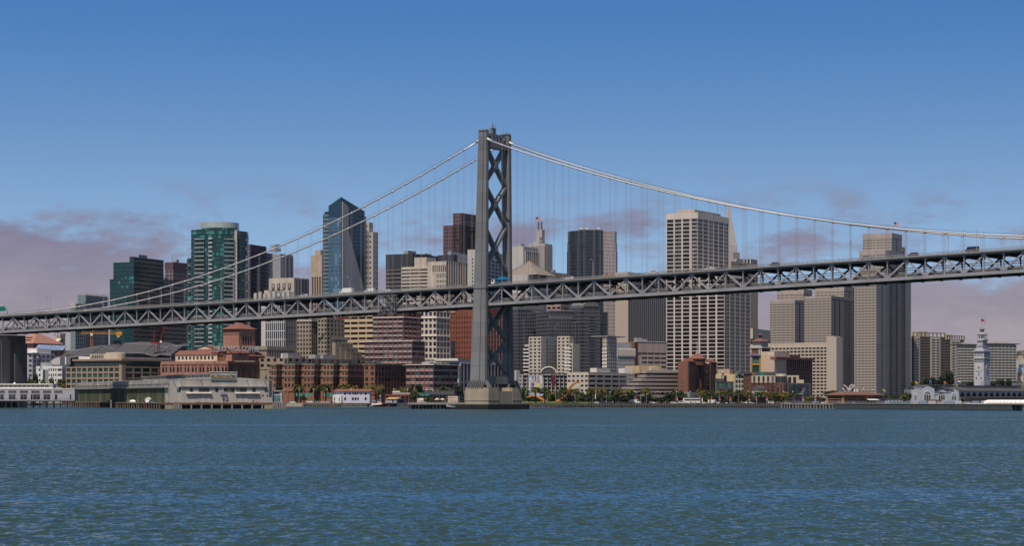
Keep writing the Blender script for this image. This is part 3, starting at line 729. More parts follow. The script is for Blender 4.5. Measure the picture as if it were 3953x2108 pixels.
# glass pyramid roof and plain tan blocks beside the tower
B = Bld('pyramid_roof_hall', 'pale building with a pyramid skylight roof just above the deck', 1960, 2037, 2130, 1060, 1900, 29, PALE, d=0)
zt = B.z(1001); m = B.P('pyramid_roof'); PYR = mat('pyramid_cladding', (.22, .19, .165)); LAT = curtain('louvre_glass', (.06, .055, .05), (.22, .19, .165), 50, 1.3, .02, .45, .2); bx, by = B.R * .42, B.L * .42
a = 17.0
for k in range(4):
    q = [(-a, -a), (a, -a), (a, a), (-a, a)]; p, w = q[k], q[(k + 1) % 4]; zm = B.H + (zt - B.H) * .52; f = .42
    m.poly([(bx + p[0], by + p[1], B.H), (bx + w[0], by + w[1], B.H), (bx + w[0] * f, by + w[1] * f, zm), (bx + p[0] * f, by + p[1] * f, zm)], PYR)
    m.poly([(bx + p[0] * f, by + p[1] * f, zm), (bx + w[0] * f, by + w[1] * f, zm), (bx, by, zt)], LAT)
    m.tube([(bx + p[0], by + p[1], B.H), (bx, by, zt)], .3, PYR, 5)
B.done()
B = Bld('tan_block', 'plain tan flat topped block between the pyramid roof and faceted tower', 2080, 2112, 2190, 1049, 2050, 29, TANW, d=0); B.done(1)
B = Bld('ribbed_office', 'pale stone office with dark vertical window slots, right beside the bridge tower', 1940, 2022, 2082, 951, 2250, 29, PALE, d=.8, gl=GL_BK)
B.facade('R', 7, 1, .45, .0, B.R * .12, B.R, B.H - 60, B.H - 5); B.done(1)
B = Bld('stone_office', 'pale stone grid office standing behind the top of the bridge tower leg', 1804, 1842, 1965, 963, 2050, 20, PALE, d=.6)
B.facade('R', 8, 18, .32, .42, B.R * .1, B.R, B.H - 72, B.H - 8); B.facade('L', 2, 18, .6, .42, 0, B.L * .62, B.H - 72, B.H - 8); B.done(1)
# purple brown tower
PB = curtain('purple_tower_skin', (.022, .02, .028), (.135, .082, .088), 3.1, 4.1, .42, .48, .3)
B = Bld('purple_brown_tower', 'purple brown tower with stepped top behind the bridge tower', 1711, 1781, 1850, 868, 2350, 29, PB, d=0)
sub(B, 1749, 1781, 1845, 823, 'R', mt=PB); B.P('top_band').box(-.2, B.R, -.2, B.aL(1749), B.z(838), B.z(822), PURP); B.done(3)
B = Bld('glass_box', 'pale blue glass box roof below the purple brown tower', 1728, 1745, 1812, 970, 2150, 15, curtain('pale_glass', (.20, .27, .33), (.30, .34, .38), 2, 4, .1, .1, .15), d=0); B.done()
B = Bld('dark_cube', 'dark windowless cube on the roofline left of the bridge tower', 1690, 1752, 1768, 983, 1900, 29, NAVY, d=0); B.done(1)
# dark louvred slab, beige ribbon office, chamfered office
LV = curtain('louvred_slab', (.03, .032, .036), (.15, .145, .145), 60, 3.9, .01, .45, .2); LVR = curtain('louvred_slab_end', (.05, .052, .06), (.10, .10, .11), 3.2, 3.9, .2, .4, .3)
B = Bld('louvred_slab', 'dark grey slab office with louvred floors under a plain band', 1490, 1594, 1700, 979, 2050, 29, LV, d=0)
B.P('end_face').box(.1, B.R, -.2, 0, 0, B.H - 14, LVR); B.P('top_band').box(-.15, B.R + .1, -.3, B.L + .1, B.H - 14, B.H, NAVY); B.P('roof_mast').tube([(B.R * .8, 4, B.H), (B.R * .8, 4, B.H + 4)], .3, STEEL, 4); B.done(2)
B = Bld('ribbon_office', 'beige office with dark ribbon windows and a plain penthouse, left of the bridge tower', 1549, 1652, 1700, 1028, 1800, 29, BEIGE, d=.35)
B.facade('L', 3, 24, .06, .54, z0=B.H - 24 * 13.5 * 1800 / F - 2, z1=B.H - 2); B.mass(1, B.R * .8, 2, B.aL(1597), B.H, B.z(997) + 1); B.done()
B = Bld('chamfered_office', 'beige office with chamfered corner and ribbed shade side, beside the bridge tower', 1650, 1723, 1806, 1008, 1720, 29, BEIGE, d=.5, gl=GL_DK)
fh = 19 * 1720 / F; B.facade('L', 7, 1, .45, .2, 0, B.aL(1668), B.H - 10, B.H - 3); B.facade('L', 6, 14, .5, .42, 0, B.aL(1684), B.H - 10 - 14 * fh, B.H - 11); B.mass(0, .5, B.aL(1684), B.L, 0, B.H - 10.5)
B.facade('R', 9, 1, .34, .0, 0, None, 0, B.H); B.done()
# pointed blue tower
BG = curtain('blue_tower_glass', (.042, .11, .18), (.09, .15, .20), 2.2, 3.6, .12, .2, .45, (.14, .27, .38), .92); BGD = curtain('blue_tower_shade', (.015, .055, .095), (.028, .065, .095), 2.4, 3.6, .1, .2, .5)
B = Bld('pointed_blue_tower', 'tall blue glass tower with a pointed roof and silver fins', 1268, 1317, 1408, 800, 2000, 29, BG, d=0, cat='skyscraper', core=False)
hl, hr, ha = B.z(800, 20), B.z(814, 30), B.z(760)
m = B.P(); m.box(0, B.R, 0, B.L, 0, B.z(838), BG); z0 = B.z(838)
m.faces([(0, 0, z0), (B.R, 0, z0), (B.R, B.L, z0), (0, B.L, z0), (0, 0, ha), (B.R, 0, hr), (B.R, B.L, hr), (0, B.L, hl)],
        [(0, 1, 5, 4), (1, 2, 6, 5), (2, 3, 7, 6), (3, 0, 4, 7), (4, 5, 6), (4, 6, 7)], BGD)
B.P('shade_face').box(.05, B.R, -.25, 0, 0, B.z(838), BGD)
b0, b1, b2 = B.bR(1320), B.bR(1343), B.bR(1404); zt1, zt2, zl = B.z(778), B.z(798), B.z(1118)
FIN = mat('silver_fin', (.40, .39, .40), .5, .06); nf = 44
for i in range(nf):
    b = b0 + (b2 - b0) * i / (nf - 1)
    zt = zt1 + (zt2 - zt1) * (b - b0) / (b1 - b0) if b < b1 else zt2 - 22 + (zl - zt2 + 22) * (b - b1) / (b2 - b1)
    B.P('fin_screen').box(b - .24, b + .24, -1.0, -.2, 0, zt, FIN)
SH = curtain('blue_tower_shoulder', (.035, .07, .09), (.22, .25, .27), 30, 3.6, .01, .30, .4)
q = 1237; lx = 4.0
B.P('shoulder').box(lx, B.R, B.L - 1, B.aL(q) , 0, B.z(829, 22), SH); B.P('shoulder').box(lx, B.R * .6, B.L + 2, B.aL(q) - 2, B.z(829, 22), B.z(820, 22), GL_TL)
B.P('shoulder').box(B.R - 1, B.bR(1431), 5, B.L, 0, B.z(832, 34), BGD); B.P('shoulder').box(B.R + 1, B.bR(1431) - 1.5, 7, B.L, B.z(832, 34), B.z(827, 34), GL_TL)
B.done()
BT = curtain('beige_grid_far', (.10, .09, .085), (.42, .375, .34), 4.6, 5.4, .5, .5, .3)
B = Bld('beige_tower', 'narrow beige stepped tower showing behind the pointed blue tower', 1400, 1440, 1459, 895, 2250, 29, BT, d=0); sub(B, 1400, 1425, 1440, 858, 'L', mt=BT); B.done()
TS_ = curtain('tan_striped', (.05, .04, .035), (.43, .33, .235), 3.3, 700, .45, 0, .1)
B = Bld('tan_tower', 'slim tan tower with dark vertical stripes left of the pointed blue tower', 1201, 1242, 1262, 984, 2450, 29, TS_, d=0)
B.P('crown').box(-.3, B.R, -.3, B.L, B.H - 25, B.H, TANW); B.P('crown').box(2, B.R * .8, 3, B.L * .7, B.H, B.H + 6, TANW); B.done()
# striped slab with antennas, violet grey office, beige sign office
S2 = curtain('striped_shade', (.05, .045, .05), (.36, .33, .335), 8.2, 900, .5, 0, .15)
B = Bld('striped_office_tower', 'grey tower with blank lit end and broad dark stripes, antenna box on top', 1052, 1083, 1132, 980, 2650, 29, GREYW, d=0)
B.P('stripe_front').box(0, B.R, -.3, 0, 0, B.H - 3, S2)
m = B.P('antenna_frame'); zt = B.H
for i in range(4):
    for j in range(2): m.tube([(6 + i * 4, 12 + j * 8, zt), (6 + i * 4, 12 + j * 8, zt + 13)], .3, STEEL, 4)
m.box(6, 18, 12, 20, zt + 4, zt + 8, STEEL); m.box(7, 16, 12, 20, zt + 10, zt + 12.5, STEEL); B.done()
VG = curtain('violet_grid', (.022, .022, .03), (.135, .115, .135), 3.4, 4.4, .5, .48, .3)
B = Bld('violet_grey_tower', 'dull violet grey tower with small square windows beside the round teal tower', 945, 968, 1052, 968, 2300, 20, VG, d=0)
sub(B, 945, 966, 1028, 943, 'R', mt=VG); B.P('top_band').box(0, B.bR(1028), -.2, 8, B.z(968) - 1, B.z(944), PURP); B.done()
B = Bld('beige_sign_office', 'beige office with broken rooftop lettering and green glass bay', 1038, 1135, 1192, 1072, 2050, 29, BEIGE, d=0)
B.P('glass_bay').box(-.5, 0, B.aL(1130) - 1, B.aL(1042), B.H - 25, B.H - 13, curtain('green_bay', (.16, .22, .20), (.34, .36, .34), 1.6, 2.6, .18, .18, .3))
B.P('end_face').box(.2, B.R, -.3, 0, 0, B.H - 1, curtain('grey_ribs', (.05, .05, .06), (.30, .27, .28), 5, 900, .55, 0, .2))
for i in range(4):
    y = B.aL(1050) - i * (B.aL(1050) - B.aL(1125)) / 3.6
    B.P('sign_letter').box(-.6, -.1, y - 3.2, y, B.H - 11, B.H - 5, DKGREY); B.P('sign_letter').box(-.65, -.6, y - 2.2, y - 1.2, B.H - 9, B.H - 5.5, BEIGE)
sub(B, 1020, 1092, 1168, 1119, 'L', mt=BEIGE)
for i in range(8): B.P('pier').box(-8, -6, i * 5.4, i * 5.4 + 3.0, B.H - 26, B.H - 13.0 - (i % 3), PALE)
B.done()
WGB = mat('white_grid_stone', (.56, .52, .50), var=.07)
B = Bld('white_grid_office', 'white office with tall dark window columns under the bridge deck', 1007, 1102, 1140, 1180, 1800, 29, WGB, d=.5, gl=GL_BL)
fh = 33 * 1800 / F; B.facade('L', 10, 7, .34, .10, 0, B.L - 4.5, B.H - 7 * fh, B.H); B.facade('R', 6, 14, .12, .12, wall=GREYW, gl=GL_BL); B.done()
# round teal residential tower
Yt = 1660; o = thing('round_teal_tower', 'round teal glass apartment tower with white balconies and a pale crown', 'skyscraper', W(848.5, HY, Yt + 25) - Vector((0, 0, EYE - GZ)), 0)
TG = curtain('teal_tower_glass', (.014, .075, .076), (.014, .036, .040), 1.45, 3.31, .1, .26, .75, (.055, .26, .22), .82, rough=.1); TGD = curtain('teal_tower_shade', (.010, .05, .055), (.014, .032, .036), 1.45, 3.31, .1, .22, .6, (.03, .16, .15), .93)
def zt_(py): return EYE + (HY - py) / F * Yt - GZ
HT = zt_(881); rad = px2m(110, Yt)
def arc(cx, cy, r, a0, a1, n=10): return [(cx + r * cos(R_(a0 + (a1 - a0) * i / n)), cy + r * sin(R_(a0 + (a1 - a0) * i / n))) for i in range(n + 1)]
m = MB(); m.prism(arc(-9.0, -2, 13.0, -180, -75, 10) + [(4, 20), (-22, 20)], 0, HT, TG); m.build('west_wing', o)
m = MB(); m.prism(arc(2.0, -1, 16.2, -160, -38, 14) + [(14, 18), (-14, 18)], 0, HT + 1.2, TG); m.build('centre_bay', o)
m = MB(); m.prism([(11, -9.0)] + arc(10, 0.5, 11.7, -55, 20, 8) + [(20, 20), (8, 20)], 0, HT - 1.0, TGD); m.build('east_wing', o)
m = MB(); m.box(12.3, 15.0, -12.9, -6, 0, HT - .5, mat('column_cladding', (.42, .38, .37))); m.build('pier', o)
m = MB(); m.lathe([(px2m(75, Yt), HT), (px2m(75, Yt), zt_(852)), (px2m(74, Yt), zt_(852)), (px2m(72, Yt), zt_(856))], curtain('crown_screen', (.38, .45, .42), (.28, .32, .31), 1.9, 9, .12, .03, .12), 36); m.lathe([(6, HT), (6, zt_(850))], STEEL, 12, (3, 2)); m.build('crown', o)
m = MB(); m.prism(arc(-19, 4, 7.2, -180, -80, 6) + [(-15, 18), (-26, 18)], 0, zt_(990), TG); m.build('lower_wing', o)
bal = MB(); bal.box(-4.2, 4.2, -1.1, .8, 0, .28, WPAINT); bal.box(-4.2, 4.2, -1.1, -1.02, .28, 1.25, GL_TL); bm1 = bal.mesh('balcony')
bal = MB(); bal.box(-1.6, 1.6, -.9, .8, 0, .3, WPAINT); bal.box(-1.6, 1.6, -.9, -.82, .3, 1.25, GREYW); bm2 = bal.mesh('balcony')
dk = MB()
nfl = int(HT / 3.31)
rest = []
for k in range(nfl - 2, 3, -1):
    z = k * 3.31 + .3
    for me, x, y, rz in ((bm1, -13.6, -14.3, -.35), (bm2, -4.9, -16.2, -.25), (bm1, 9.2, -15.3, .42), (bm2, -23.2, -2.0, -1.3), (bm2, 21.2, -2.6, 1.3)):
        if me is bm2 and abs(x) > 20 and k % 2: continue
        if me is bm1: dk.box(x - 3.9, x + 3.9, y + .2, y + 3.2, z + .3, z + 2.9, BLACK) if False else None
        rest.append((z, me, x, y, rz))
for z, me, x, y, rz in rest[:100]:
    b = bpy.data.objects.new('balcony', me); C.objects.link(b); b.parent = o; b.location = (x, y, z); b.rotation_euler = (0, 0, rz)
if len(rest) > 100:
    m = MB()
    for z, me, x, y, rz in rest[100:]:
        M = Matrix.Translation((x, y, z)) @ Matrix.Rotation(rz, 4, 'Z')
        for p in me.polygons: m.poly([M @ me.vertices[i].co for i in p.vertices], me.materials[p.material_index])
    tag(m.build('balcony', o), kind='stuff')
# teal office blocks, navy slab, brown tower, finned glass office
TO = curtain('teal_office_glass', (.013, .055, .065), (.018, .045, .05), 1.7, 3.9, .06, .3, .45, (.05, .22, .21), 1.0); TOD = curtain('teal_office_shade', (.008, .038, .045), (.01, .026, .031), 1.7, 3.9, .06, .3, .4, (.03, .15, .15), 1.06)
B = Bld('teal_office_tower', 'dark teal glass office of stepped flat topped blocks beside the round tower', 500, 516, 631, 991, 1950, 20, TO, d=0)
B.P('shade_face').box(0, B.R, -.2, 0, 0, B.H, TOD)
a1 = B.aL(431); B.P('side_block').box(3, B.R * .7, 0, a1, 0, B.z(1015, 15), TO); B.P('side_block').box(.8, B.R * .4, .2, B.aL(422), 0, B.z(1079, 12), TO); B.done(1)
B = Bld('navy_slab', 'dark navy glass slab filling the gap left of the round teal tower', 600, 631, 722, 1080, 2020, 20, TOD, d=0); B.done(1)
BRT = curtain('brown_bands', (.035, .03, .03), (.20, .155, .15), 4.4, 4.3, .4, .42, .3)
B = Bld('brown_tower', 'distant brown office tower between the teal towers', 636, 668, 726, 1012, 2350, 29, BRT, d=0); B.P('roof_mast').tube([(5, 5, B.H), (5, 5, B.H + 9)], .2, DSTEEL, 4); B.P('top_band').box(-.2, B.R, -.2, B.L, B.H - 8, B.H, PURP); B.done(1)
GF = curtain('green_glass_wall', (.13, .20, .185), (.26, .30, .29), 1.3, 2.4, .16, .2, .25); FN = curtain('finned_front', (.035, .038, .045), (.52, .49, .49), 2.1, 3.6, .34, .12, .25)
B = Bld('finned_office', 'pale office with close vertical white fins and green glass end', 300, 329, 417, 1138, 1900, 20, GF, d=0)
B.P('fin_front').box(0, B.R, -.5, 0, 0, B.H - 1, FN)
for i in range(26): B.P('roof_fin').box(i * B.R / 26, i * B.R / 26 + .35, -.7, -.4, B.H - 6, B.H + 1.8, STEEL)
B.done()
B = Bld('beige_wing_office', 'beige punched window wing standing before the finned glass office', 273, 292, 330, 1172, 1860, 20, BEIGE, d=.3)
B.facade('R', 5, 17, .55, .5, 0, None, B.H - 62, B.H - 3); B.P('glass_end').box(-.3, 0, 0, B.L, 0, B.H - 4, GF); B.done()
# ---------------------------------------------------------------- the city: middle and waterfront rows
# far left: pink hip roof, far tower, canopy, grey apartments, white low rise
B = Bld('hip_roofed_hall', 'broad building with a pink hip roof beside the dark end pier', 60, 128, 236, 1326, 1950, 30, PINK, d=0)
x, y, zt = B.R, B.L, B.z(1289, 20)
B.P('roof').loft([[(-2, -2, B.H), (x + 2, -2, B.H), (x + 2, y + 2, B.H), (-2, y + 2, B.H)], [(x * .36, y * .4, zt), (x * .52, y * .4, zt), (x * .52, y * .62, zt), (x * .36, y * .62, zt)]], mat('pink_roof', (.33, .165, .135), var=.08))
for k, w in ((.34, .26), (.6, .16)):
    B.P('roof_slot').beam((x * .36 * k - 2 * (1 - k) + -.3, y * (.5 - w), B.H + (zt - B.H) * k + .2), (x * .36 * k - 2 * (1 - k) - .3, y * (.5 + w), B.H + (zt - B.H) * k + .2), 2.2, .5, DBRICK)
B.done()
B = Bld('small_far_tower', 'small far cream tower above the pink roof', 217, 232, 252, 1296, 2500, 29, curtain('far_cream', (.08, .075, .075), (.42, .37, .32), 4, 4, .5, .5, .3), d=0); B.mass(2, 12, 2, 12, B.H, B.H + 3); B.done()
B = Bld('gabled_house', 'cream gable fronted house beside the pink hip roof', 208, 222, 250, 1322, 2100, 30, CREAM, d=0)
B.P('roof').loft([[(-1, -1, B.H), (B.R, -1, B.H), (B.R, B.L, B.H), (-1, B.L, B.H)], [(B.R * .45, -1, B.z(1307)), (B.R * .55, -1, B.z(1307)), (B.R * .55, B.L, B.z(1307)), (B.R * .45, B.L, B.z(1307))]], CREAM); B.P('window').box(B.R * .4, B.R * .6, -1.3, -1, B.H + 1, B.H + 4, GL_DK); B.done()
o = thing('site_canopy', 'sloping blue sheeted roof of a building under construction', 'canopy', W(190, HY, 1830) - Vector((0, 0, EYE - GZ)), R_(6))
m = MB(); BS = mat('blue_sheeting', (.19, .26, .40), .5, .4, .15, streak=0); zz0 = (EYE + (HY - 1352) / F * 1830 - GZ)
for i in range(8):
    x0 = -12 + i * 3.0; m.faces([(x0, -6, zz0), (x0 + 2.7, -6, zz0), (x0 + 5.2, 4, zz0 + 4.6 - .08 * i), (x0 + 2.5, 4, zz0 + 4.6 - .08 * i), (x0, -6, zz0 - .4), (x0 + 2.7, -6, zz0 - .4), (x0 + 5.2, 4, zz0 + 4.2 - .08 * i), (x0 + 2.5, 4, zz0 + 4.2 - .08 * i)], [(0, 1, 2, 3), (7, 6, 5, 4), (0, 4, 5, 1), (1, 5, 6, 2), (2, 6, 7, 3), (3, 7, 4, 0)], BS)
m.build('roof_sheet', o); m = MB(); m.box(-13, 24, -4, 16, 0, zz0 - .5, DKGREY)
for i in range(10): m.tube([(-12 + i * 3.8, -6, zz0 - 6), (-9 + i * 3.8, -6, zz0)], .3, RUST, 4)
m.build('steel_frame', o)
B = Bld('grey_apartments', 'lavender grey apartment block beside the dark end pier', 90, 126, 212, 1364, 1700, 29, LAV, d=.35, gl=GL_BL)
fh = 19 * 1700 / F; B.facade('L', 2, 6, .42, .42, 0, None, B.H - 6 * fh - 1, B.H - 1); B.facade('R', 5, 6, .45, .48, 0, None, B.H - 6 * fh - 1, B.H - 1.5)
B.mass(B.bR(150), B.bR(205), 2, 14, B.H, B.z(1353) + 1.5, WHITE); B.P('cornice').box(-.8, B.R * .3, -.8, B.L, B.H, B.H + .5, WTRIM); B.done(2)
B = Bld('curved_roof_house', 'white building with a swept curved roof behind the white low rise', 190, 235, 268, 1408, 1690, 29, WHITE, d=0)
B.P('roof').loft([[(-1, y, B.H - .2), (B.R, y, B.H - .2), (B.R, y, B.H + h), (-1, y, B.H + h)] for y, h in ((0, 6.0), (3, 5.6), (6, 4.6), (9, 3.0), (B.L, .4))], PALE); B.P('parapet').box(B.R * .5, B.R, -1, 5, B.H, B.z(1378), WTRIM); B.done()
B = Bld('white_low_rise', 'crisp white three storey building with a glass stair and grey pier', 139, 240, 256, 1415, 1640, 14, WHITE, d=.3)
fh = 23 * 1640 / F; z0 = B.H - 3 * fh
for s0, s1, n, p in ((B.aL(254 - 14), B.aL(220), 1, .25), (B.aL(219), B.aL(186), 4, .45), (B.aL(160), B.aL(146), 1, .5)): B.facade('L', n, 3, p, .52, max(0, s0), s1, z0, B.H - 1.6)
a, b = B.aL(176), B.aL(166); B.P('glass_stair').box(-.3, .3, a, b, 0, B.H - 2.4, GL_TL); B.P('grey_pier').box(-.6, .3, B.aL(186), a, 0, B.H - 2.4, GREYW)
B.mass(.0, .3, B.aL(186), B.aL(160), 0, B.H); B.mass(0, .3, B.aL(146), B.L, 0, B.H); B.mass(-.1, .32, 0, B.L, B.H - 1.7, B.H + .2); B.facade('R', 2, 3, .4, .5, 0, None, z0, B.H - 1.6); B.done(2)
# folded roof station hall
o = thing('station_hall', 'long dark hall with a folded grey metal roof', 'hall', W(476, HY, 1800) - Vector((0, 0, EYE - GZ)), R_(4))
FR = mat('folded_roof', (.075, .075, .078), .6, .2, .1); RG = mat('roof_ridge', (.22, .22, .22), .6, .1)
def zk(py): return EYE + (HY - py) / F * 1800 - GZ
def xk(px): return (px - 476) / F * 1800
m = MB(); r = MB()
prof = [(270, 1356), (395, 1336), (455, 1352), (480, 1326), (594, 1330), (640, 1342), (660, 1334), (700, 1338), (700, 1356)]
for i, (p, q) in enumerate(zip(prof, prof[1:])):
    a, b_, c, d_ = (xk(p[0]), 0, zk(p[1])), (xk(q[0]), 0, zk(q[1])), (xk(q[0]) + 9, 34, zk(q[1]) + 2.6), (xk(p[0]) + 9, 34, zk(p[1]) + 2.6)
    e, f = (xk(p[0]) - 7, -26, zk(p[1]) - 8), (xk(q[0]) - 7, -26, zk(q[1]) - 8)
    m.poly([a, b_, c, d_], FR); m.poly([e, f, b_, a], FR)
    for t in range(4): 
        h = t / 3; r.tube([tuple(Vector(e).lerp(Vector(f), h) + Vector((0, 0, .25))), tuple(Vector(a).lerp(Vector(b_), h) + Vector((0, 0, .25)))], .22, RG, 4)
    r.tube([e, f], .3, RG, 4); r.tube([a, b_], .3, RG, 4)
m.build('roof', o); r.build('roof_rib', o)
m = MB(); m.box(xk(270), xk(700), -18, 30, 0, zk(1372), curtain('hall_glass', (.03, .035, .04), (.07, .07, .075), 2.2, 3, .15, .2, .4)); m.build('wall', o)
# brown office with green windows
BO = mat('brown_office_stone', (.33, .245, .175), var=.08); BOD = BO
B = Bld('brown_office', 'brown framed office with green tinted windows and a roof tank behind the sheds', 254, 470, 741, 1415, 1570, 31, BO, d=.6, gl=GL_TL)
fh = 23.2 * 1570 / F; z0 = B.H - 4 * fh
B.facade('L', 10, 4, .24, .30, 2.2, None, z0, B.H - .8); B.facade('R', 8, 4, .16, .28, 3.5, None, z0, B.H - .8)
B.mass(-.5, 3.5, -.5, 2.2, 0, B.H + 1.2)
zt = B.z(1388); B.P('top_storey').box(2.5, B.R - 9, 2.5, B.L - 6, B.H, zt - .8, curtain('top_glass', (.02, .045, .045), (.10, .10, .10), 3.2, 9, .08, 0, .5)); B.P('top_storey').box(1.5, B.R - 8, 1.5, B.L - 5, zt - .8, zt + .6, BO)
lx = B.bR(560); B.P('roof_tank').lathe([(7.2, zt + .6), (7.2, zt + 4.8), (6.9, zt + 5)], CREAM, 24, (9, 14)); B.P('roof_plant').box(4, 9, 10, 34, zt + .6, zt + 4.2, CREAM); B.P('roof_plant').box(4, 8, 20, 45, zt + .6, zt + 2.5, WTRIM)
for i in range(7): B.P('louvre').box(3.8, 4.0, 21 + i * 1.7, 22 + i * 1.7, zt + 1.2, zt + 3.7, DKGREY)
B.P('roof_plant').box(12, B.R - 12, 10, 14, zt + .6, zt + 2.0, GREYW); B.done()
# brick coffee building: hall, clerestory, tower, rooftop sign
Yc = 1560
B = Bld('coffee_warehouse', 'long salmon brick warehouse with arched windows and tiled clerestory roofs', 622, 881, 1068, 1394, Yc, 27, SALM, d=.6, gl=GL_BK, core=True)
fh = 24 * Yc / F
s_ = B.aL(650)
NP = 9
PC = [B.L * (i + .5) / NP + e for i in range(NP) for e in (-1.35, 1.35)]
for c in PC:                                        # paired arched windows on the lit face, plain pairs below
    B.win('L', c, B.H - 6.4, 1.7, 3.0, -.04, GL_BK); B.win('L', c, B.H - 11.5, 1.7, 2.6, -.04, GL_BK)
m = B.P(); m.box(0, .6, 0, B.L, 0, B.H, SALM)
AR = B.P('arch')
for c in PC:
    AR.faces([(-.1, c + .85 * cos(pi * k / 8), B.H - 4.9 + .85 * sin(pi * k / 8)) for k in range(8, -1, -1)], [tuple(range(9))], GL_BK)
for i in range(NP):
    for j in range(7): m.box(-.14, 0, B.L * (i + .2 + .1 * j) / NP - .3, B.L * (i + .2 + .1 * j) / NP + .3, B.H - 3.4, B.H - 2.5, DBRICK)
for i in range(NP + 1): m.box(-.3, 0, max(0, i * B.L / NP - .4), i * B.L / NP + .4, 0, B.H - 1.5, SALM)
m.box(-.35, 0, 0, B.L, B.H - 2.2, B.H, SALM)
for i in range(9): m.box(i * B.R / 8 - .5, i * B.R / 8 + .5, -.15, .6, 0, B.H, DBRICK)
m.box(0, B.R, .1, .62, 0, B.H - .01, DBRICK); m.box(-.1, B.R, -.3, .6, B.H - 2.2, B.H + .02, DBRICK)  # shaded face in a darker brick, its shade put into the colour
for i in range(8):
    for e in (-.75, .75):
        c = (i + .5) * B.R / 8 + e * 1.25
        for zz in (B.H - 5.6, B.H - 9.8, B.H - 14): B.win('R', c, zz, 1.3, 2.7, .03, GL_BL)
        AR.faces([(c - .66 * cos(pi * k / 8), -.0, B.H - 4.25 + .7 * sin(pi * k / 8)) for k in range(9)], [tuple(range(9))], GL_BL)
zt = B.z(1373, 20); 
def gable(mb, x0, x1, y0, y1, z0, z1, zr, wall, roof, axis='y', ov=.6):
    mb.box(x0, x1, y0, y1, z0, z1, wall)
    if axis == 'y':                                 # ridge along y
        xm = (x0 + x1) / 2
        mb.faces([(x0 - ov, y0 - ov, z1 - .2), (xm, y0 - ov, zr), (x1 + ov, y0 - ov, z1 - .2), (x0 - ov, y1 + ov, z1 - .2), (xm, y1 + ov, zr), (x1 + ov, y1 + ov, z1 - .2)], [(0, 1, 4, 3), (1, 2, 5, 4), (0, 3, 5, 2)], roof)
        mb.faces([(x0, y0, z1 - .3), (x1, y0, z1 - .3), (xm, y0, zr - .3), (x0, y1, z1 - .3), (x1, y1, z1 - .3), (xm, y1, zr - .3)], [(0, 1, 2), (5, 4, 3)], wall)
    else:
        ym = (y0 + y1) / 2
        mb.faces([(x0 - ov, y0 - ov, z1 - .2), (x0 - ov, ym, zr), (x0 - ov, y1 + ov, z1 - .2), (x1 + ov, y0 - ov, z1 - .2), (x1 + ov, ym, zr), (x1 + ov, y1 + ov, z1 - .2)], [(3, 4, 1, 0), (4, 5, 2, 1), (2, 5, 3, 0)], roof)
        mb.faces([(x0, y0, z1 - .3), (x0, y1, z1 - .3), (x0, ym, zr - .3), (x1, y0, z1 - .3), (x1, y1, z1 - .3), (x1, ym, zr - .3)], [(2, 1, 0), (3, 4, 5)], wall)
q = B.P('clerestory'); xs = 9.0
ya, yb, yc_ = B.aL(846), B.aL(813), B.aL(640)
gable(q, xs, xs + 12, ya + 8, yc_ - 2, B.H, B.H + 5.2, B.H + 8.2, CREAM, TILE, 'y')
for i in range(10): 
    c = ya + 12 + i * (yc_ - ya - 14) / 10; B.win('L', c, B.H + 2.6, 1.6, 2.4, xs - .05, GL_BK)
gable(q, xs - 2.5, xs + 20, yb - 14, yb - 7, B.H, B.H + 6.0, B.H + 9.2, SALM, TILE, 'x')
gable(q, xs + 2, B.R * .92, 7, 19, B.H, B.H + 4.6, B.H + 8.0, DBRICK, TILE, 'x')
for i in range(9): B.win('R', xs + 6 + i * (B.R * .8 - xs) / 9, B.H + 2.4, 1.7, 1.8, 7 - .05, GL_BL)
gable(q, 20, 30, B.aL(815) + 8, B.aL(742) + 14, B.H + 3, B.z(1350, 35), B.z(1334, 35), CREAM, TILE, 'x')
# tower
tx, ty = B.bR(929), 17.0
Yt_ = Yc + 10; lx0 = tx
T = Bld('brick_tower', 'square salmon brick tower with a tiled pyramid roof rising above the warehouse', 861, 923, 985, 1270, Yc + 30, 36, SALM, d=.4, gl=GL_BK)
m = T.P(); m.box(0, T.R, 0, T.L, T.H - 3.5, T.H, SALM); m.box(0, .4, 0, T.L, 0, T.H - .01, SALM); m.box(0, T.R, 0.05, .4, 0, T.H - .01, SALM)
for i in range(4):
    c = T.L * (.26 + .16 * i); T.win('L', c, T.H - 8.5, .95, 4.6, -.03, mat('blind_arch%d' % i, (.33, .15, .11)) if i == 0 else MATS['blind_arch0'], part='blind_arch')
    c2 = T.R * (.26 + .16 * i); T.win('R', c2, T.H - 8.5, 1.35, 4.8, -.03, GL_BK, part='louvre_arch'); T.P('arch').faces([(c2 - .66 * cos(pi * k / 8), -.06, T.H - 6.15 + .75 * sin(pi * k / 8)) for k in range(9)], [tuple(range(9))], BLACK)
for f in ('L', 'R'):
    for i in (.26, .74): T.win(f, (T.L if f == 'L' else T.R) * i, T.H - 16.5, 1.3, 2.6, -.03, GL_BK)
    m.box(*((-.25, 0, 0, T.L) if f == 'L' else (0, T.R, -.25, 0)), T.H - 14, T.H - 13.5, SALM); m.box(*((-.3, 0, 0, T.L) if f == 'L' else (0, T.R, -.3, 0)), T.H - 3.8, T.H - 3.2, SALM)
cx_, cy_ = T.R / 2, T.L / 2; T.P('roof').loft([[(-1.1, -1.1, T.H), (T.R + 1.1, -1.1, T.H), (T.R + 1.1, T.L + 1.1, T.H), (-1.1, T.L + 1.1, T.H)], [(cx_ - .6, cy_ - .6, T.H + 5.0), (cx_ + .6, cy_ - .6, T.H + 5.0), (cx_ + .6, cy_ + .6, T.H + 5.0), (cx_ - .6, cy_ + .6, T.H + 5.0)]], TILE)
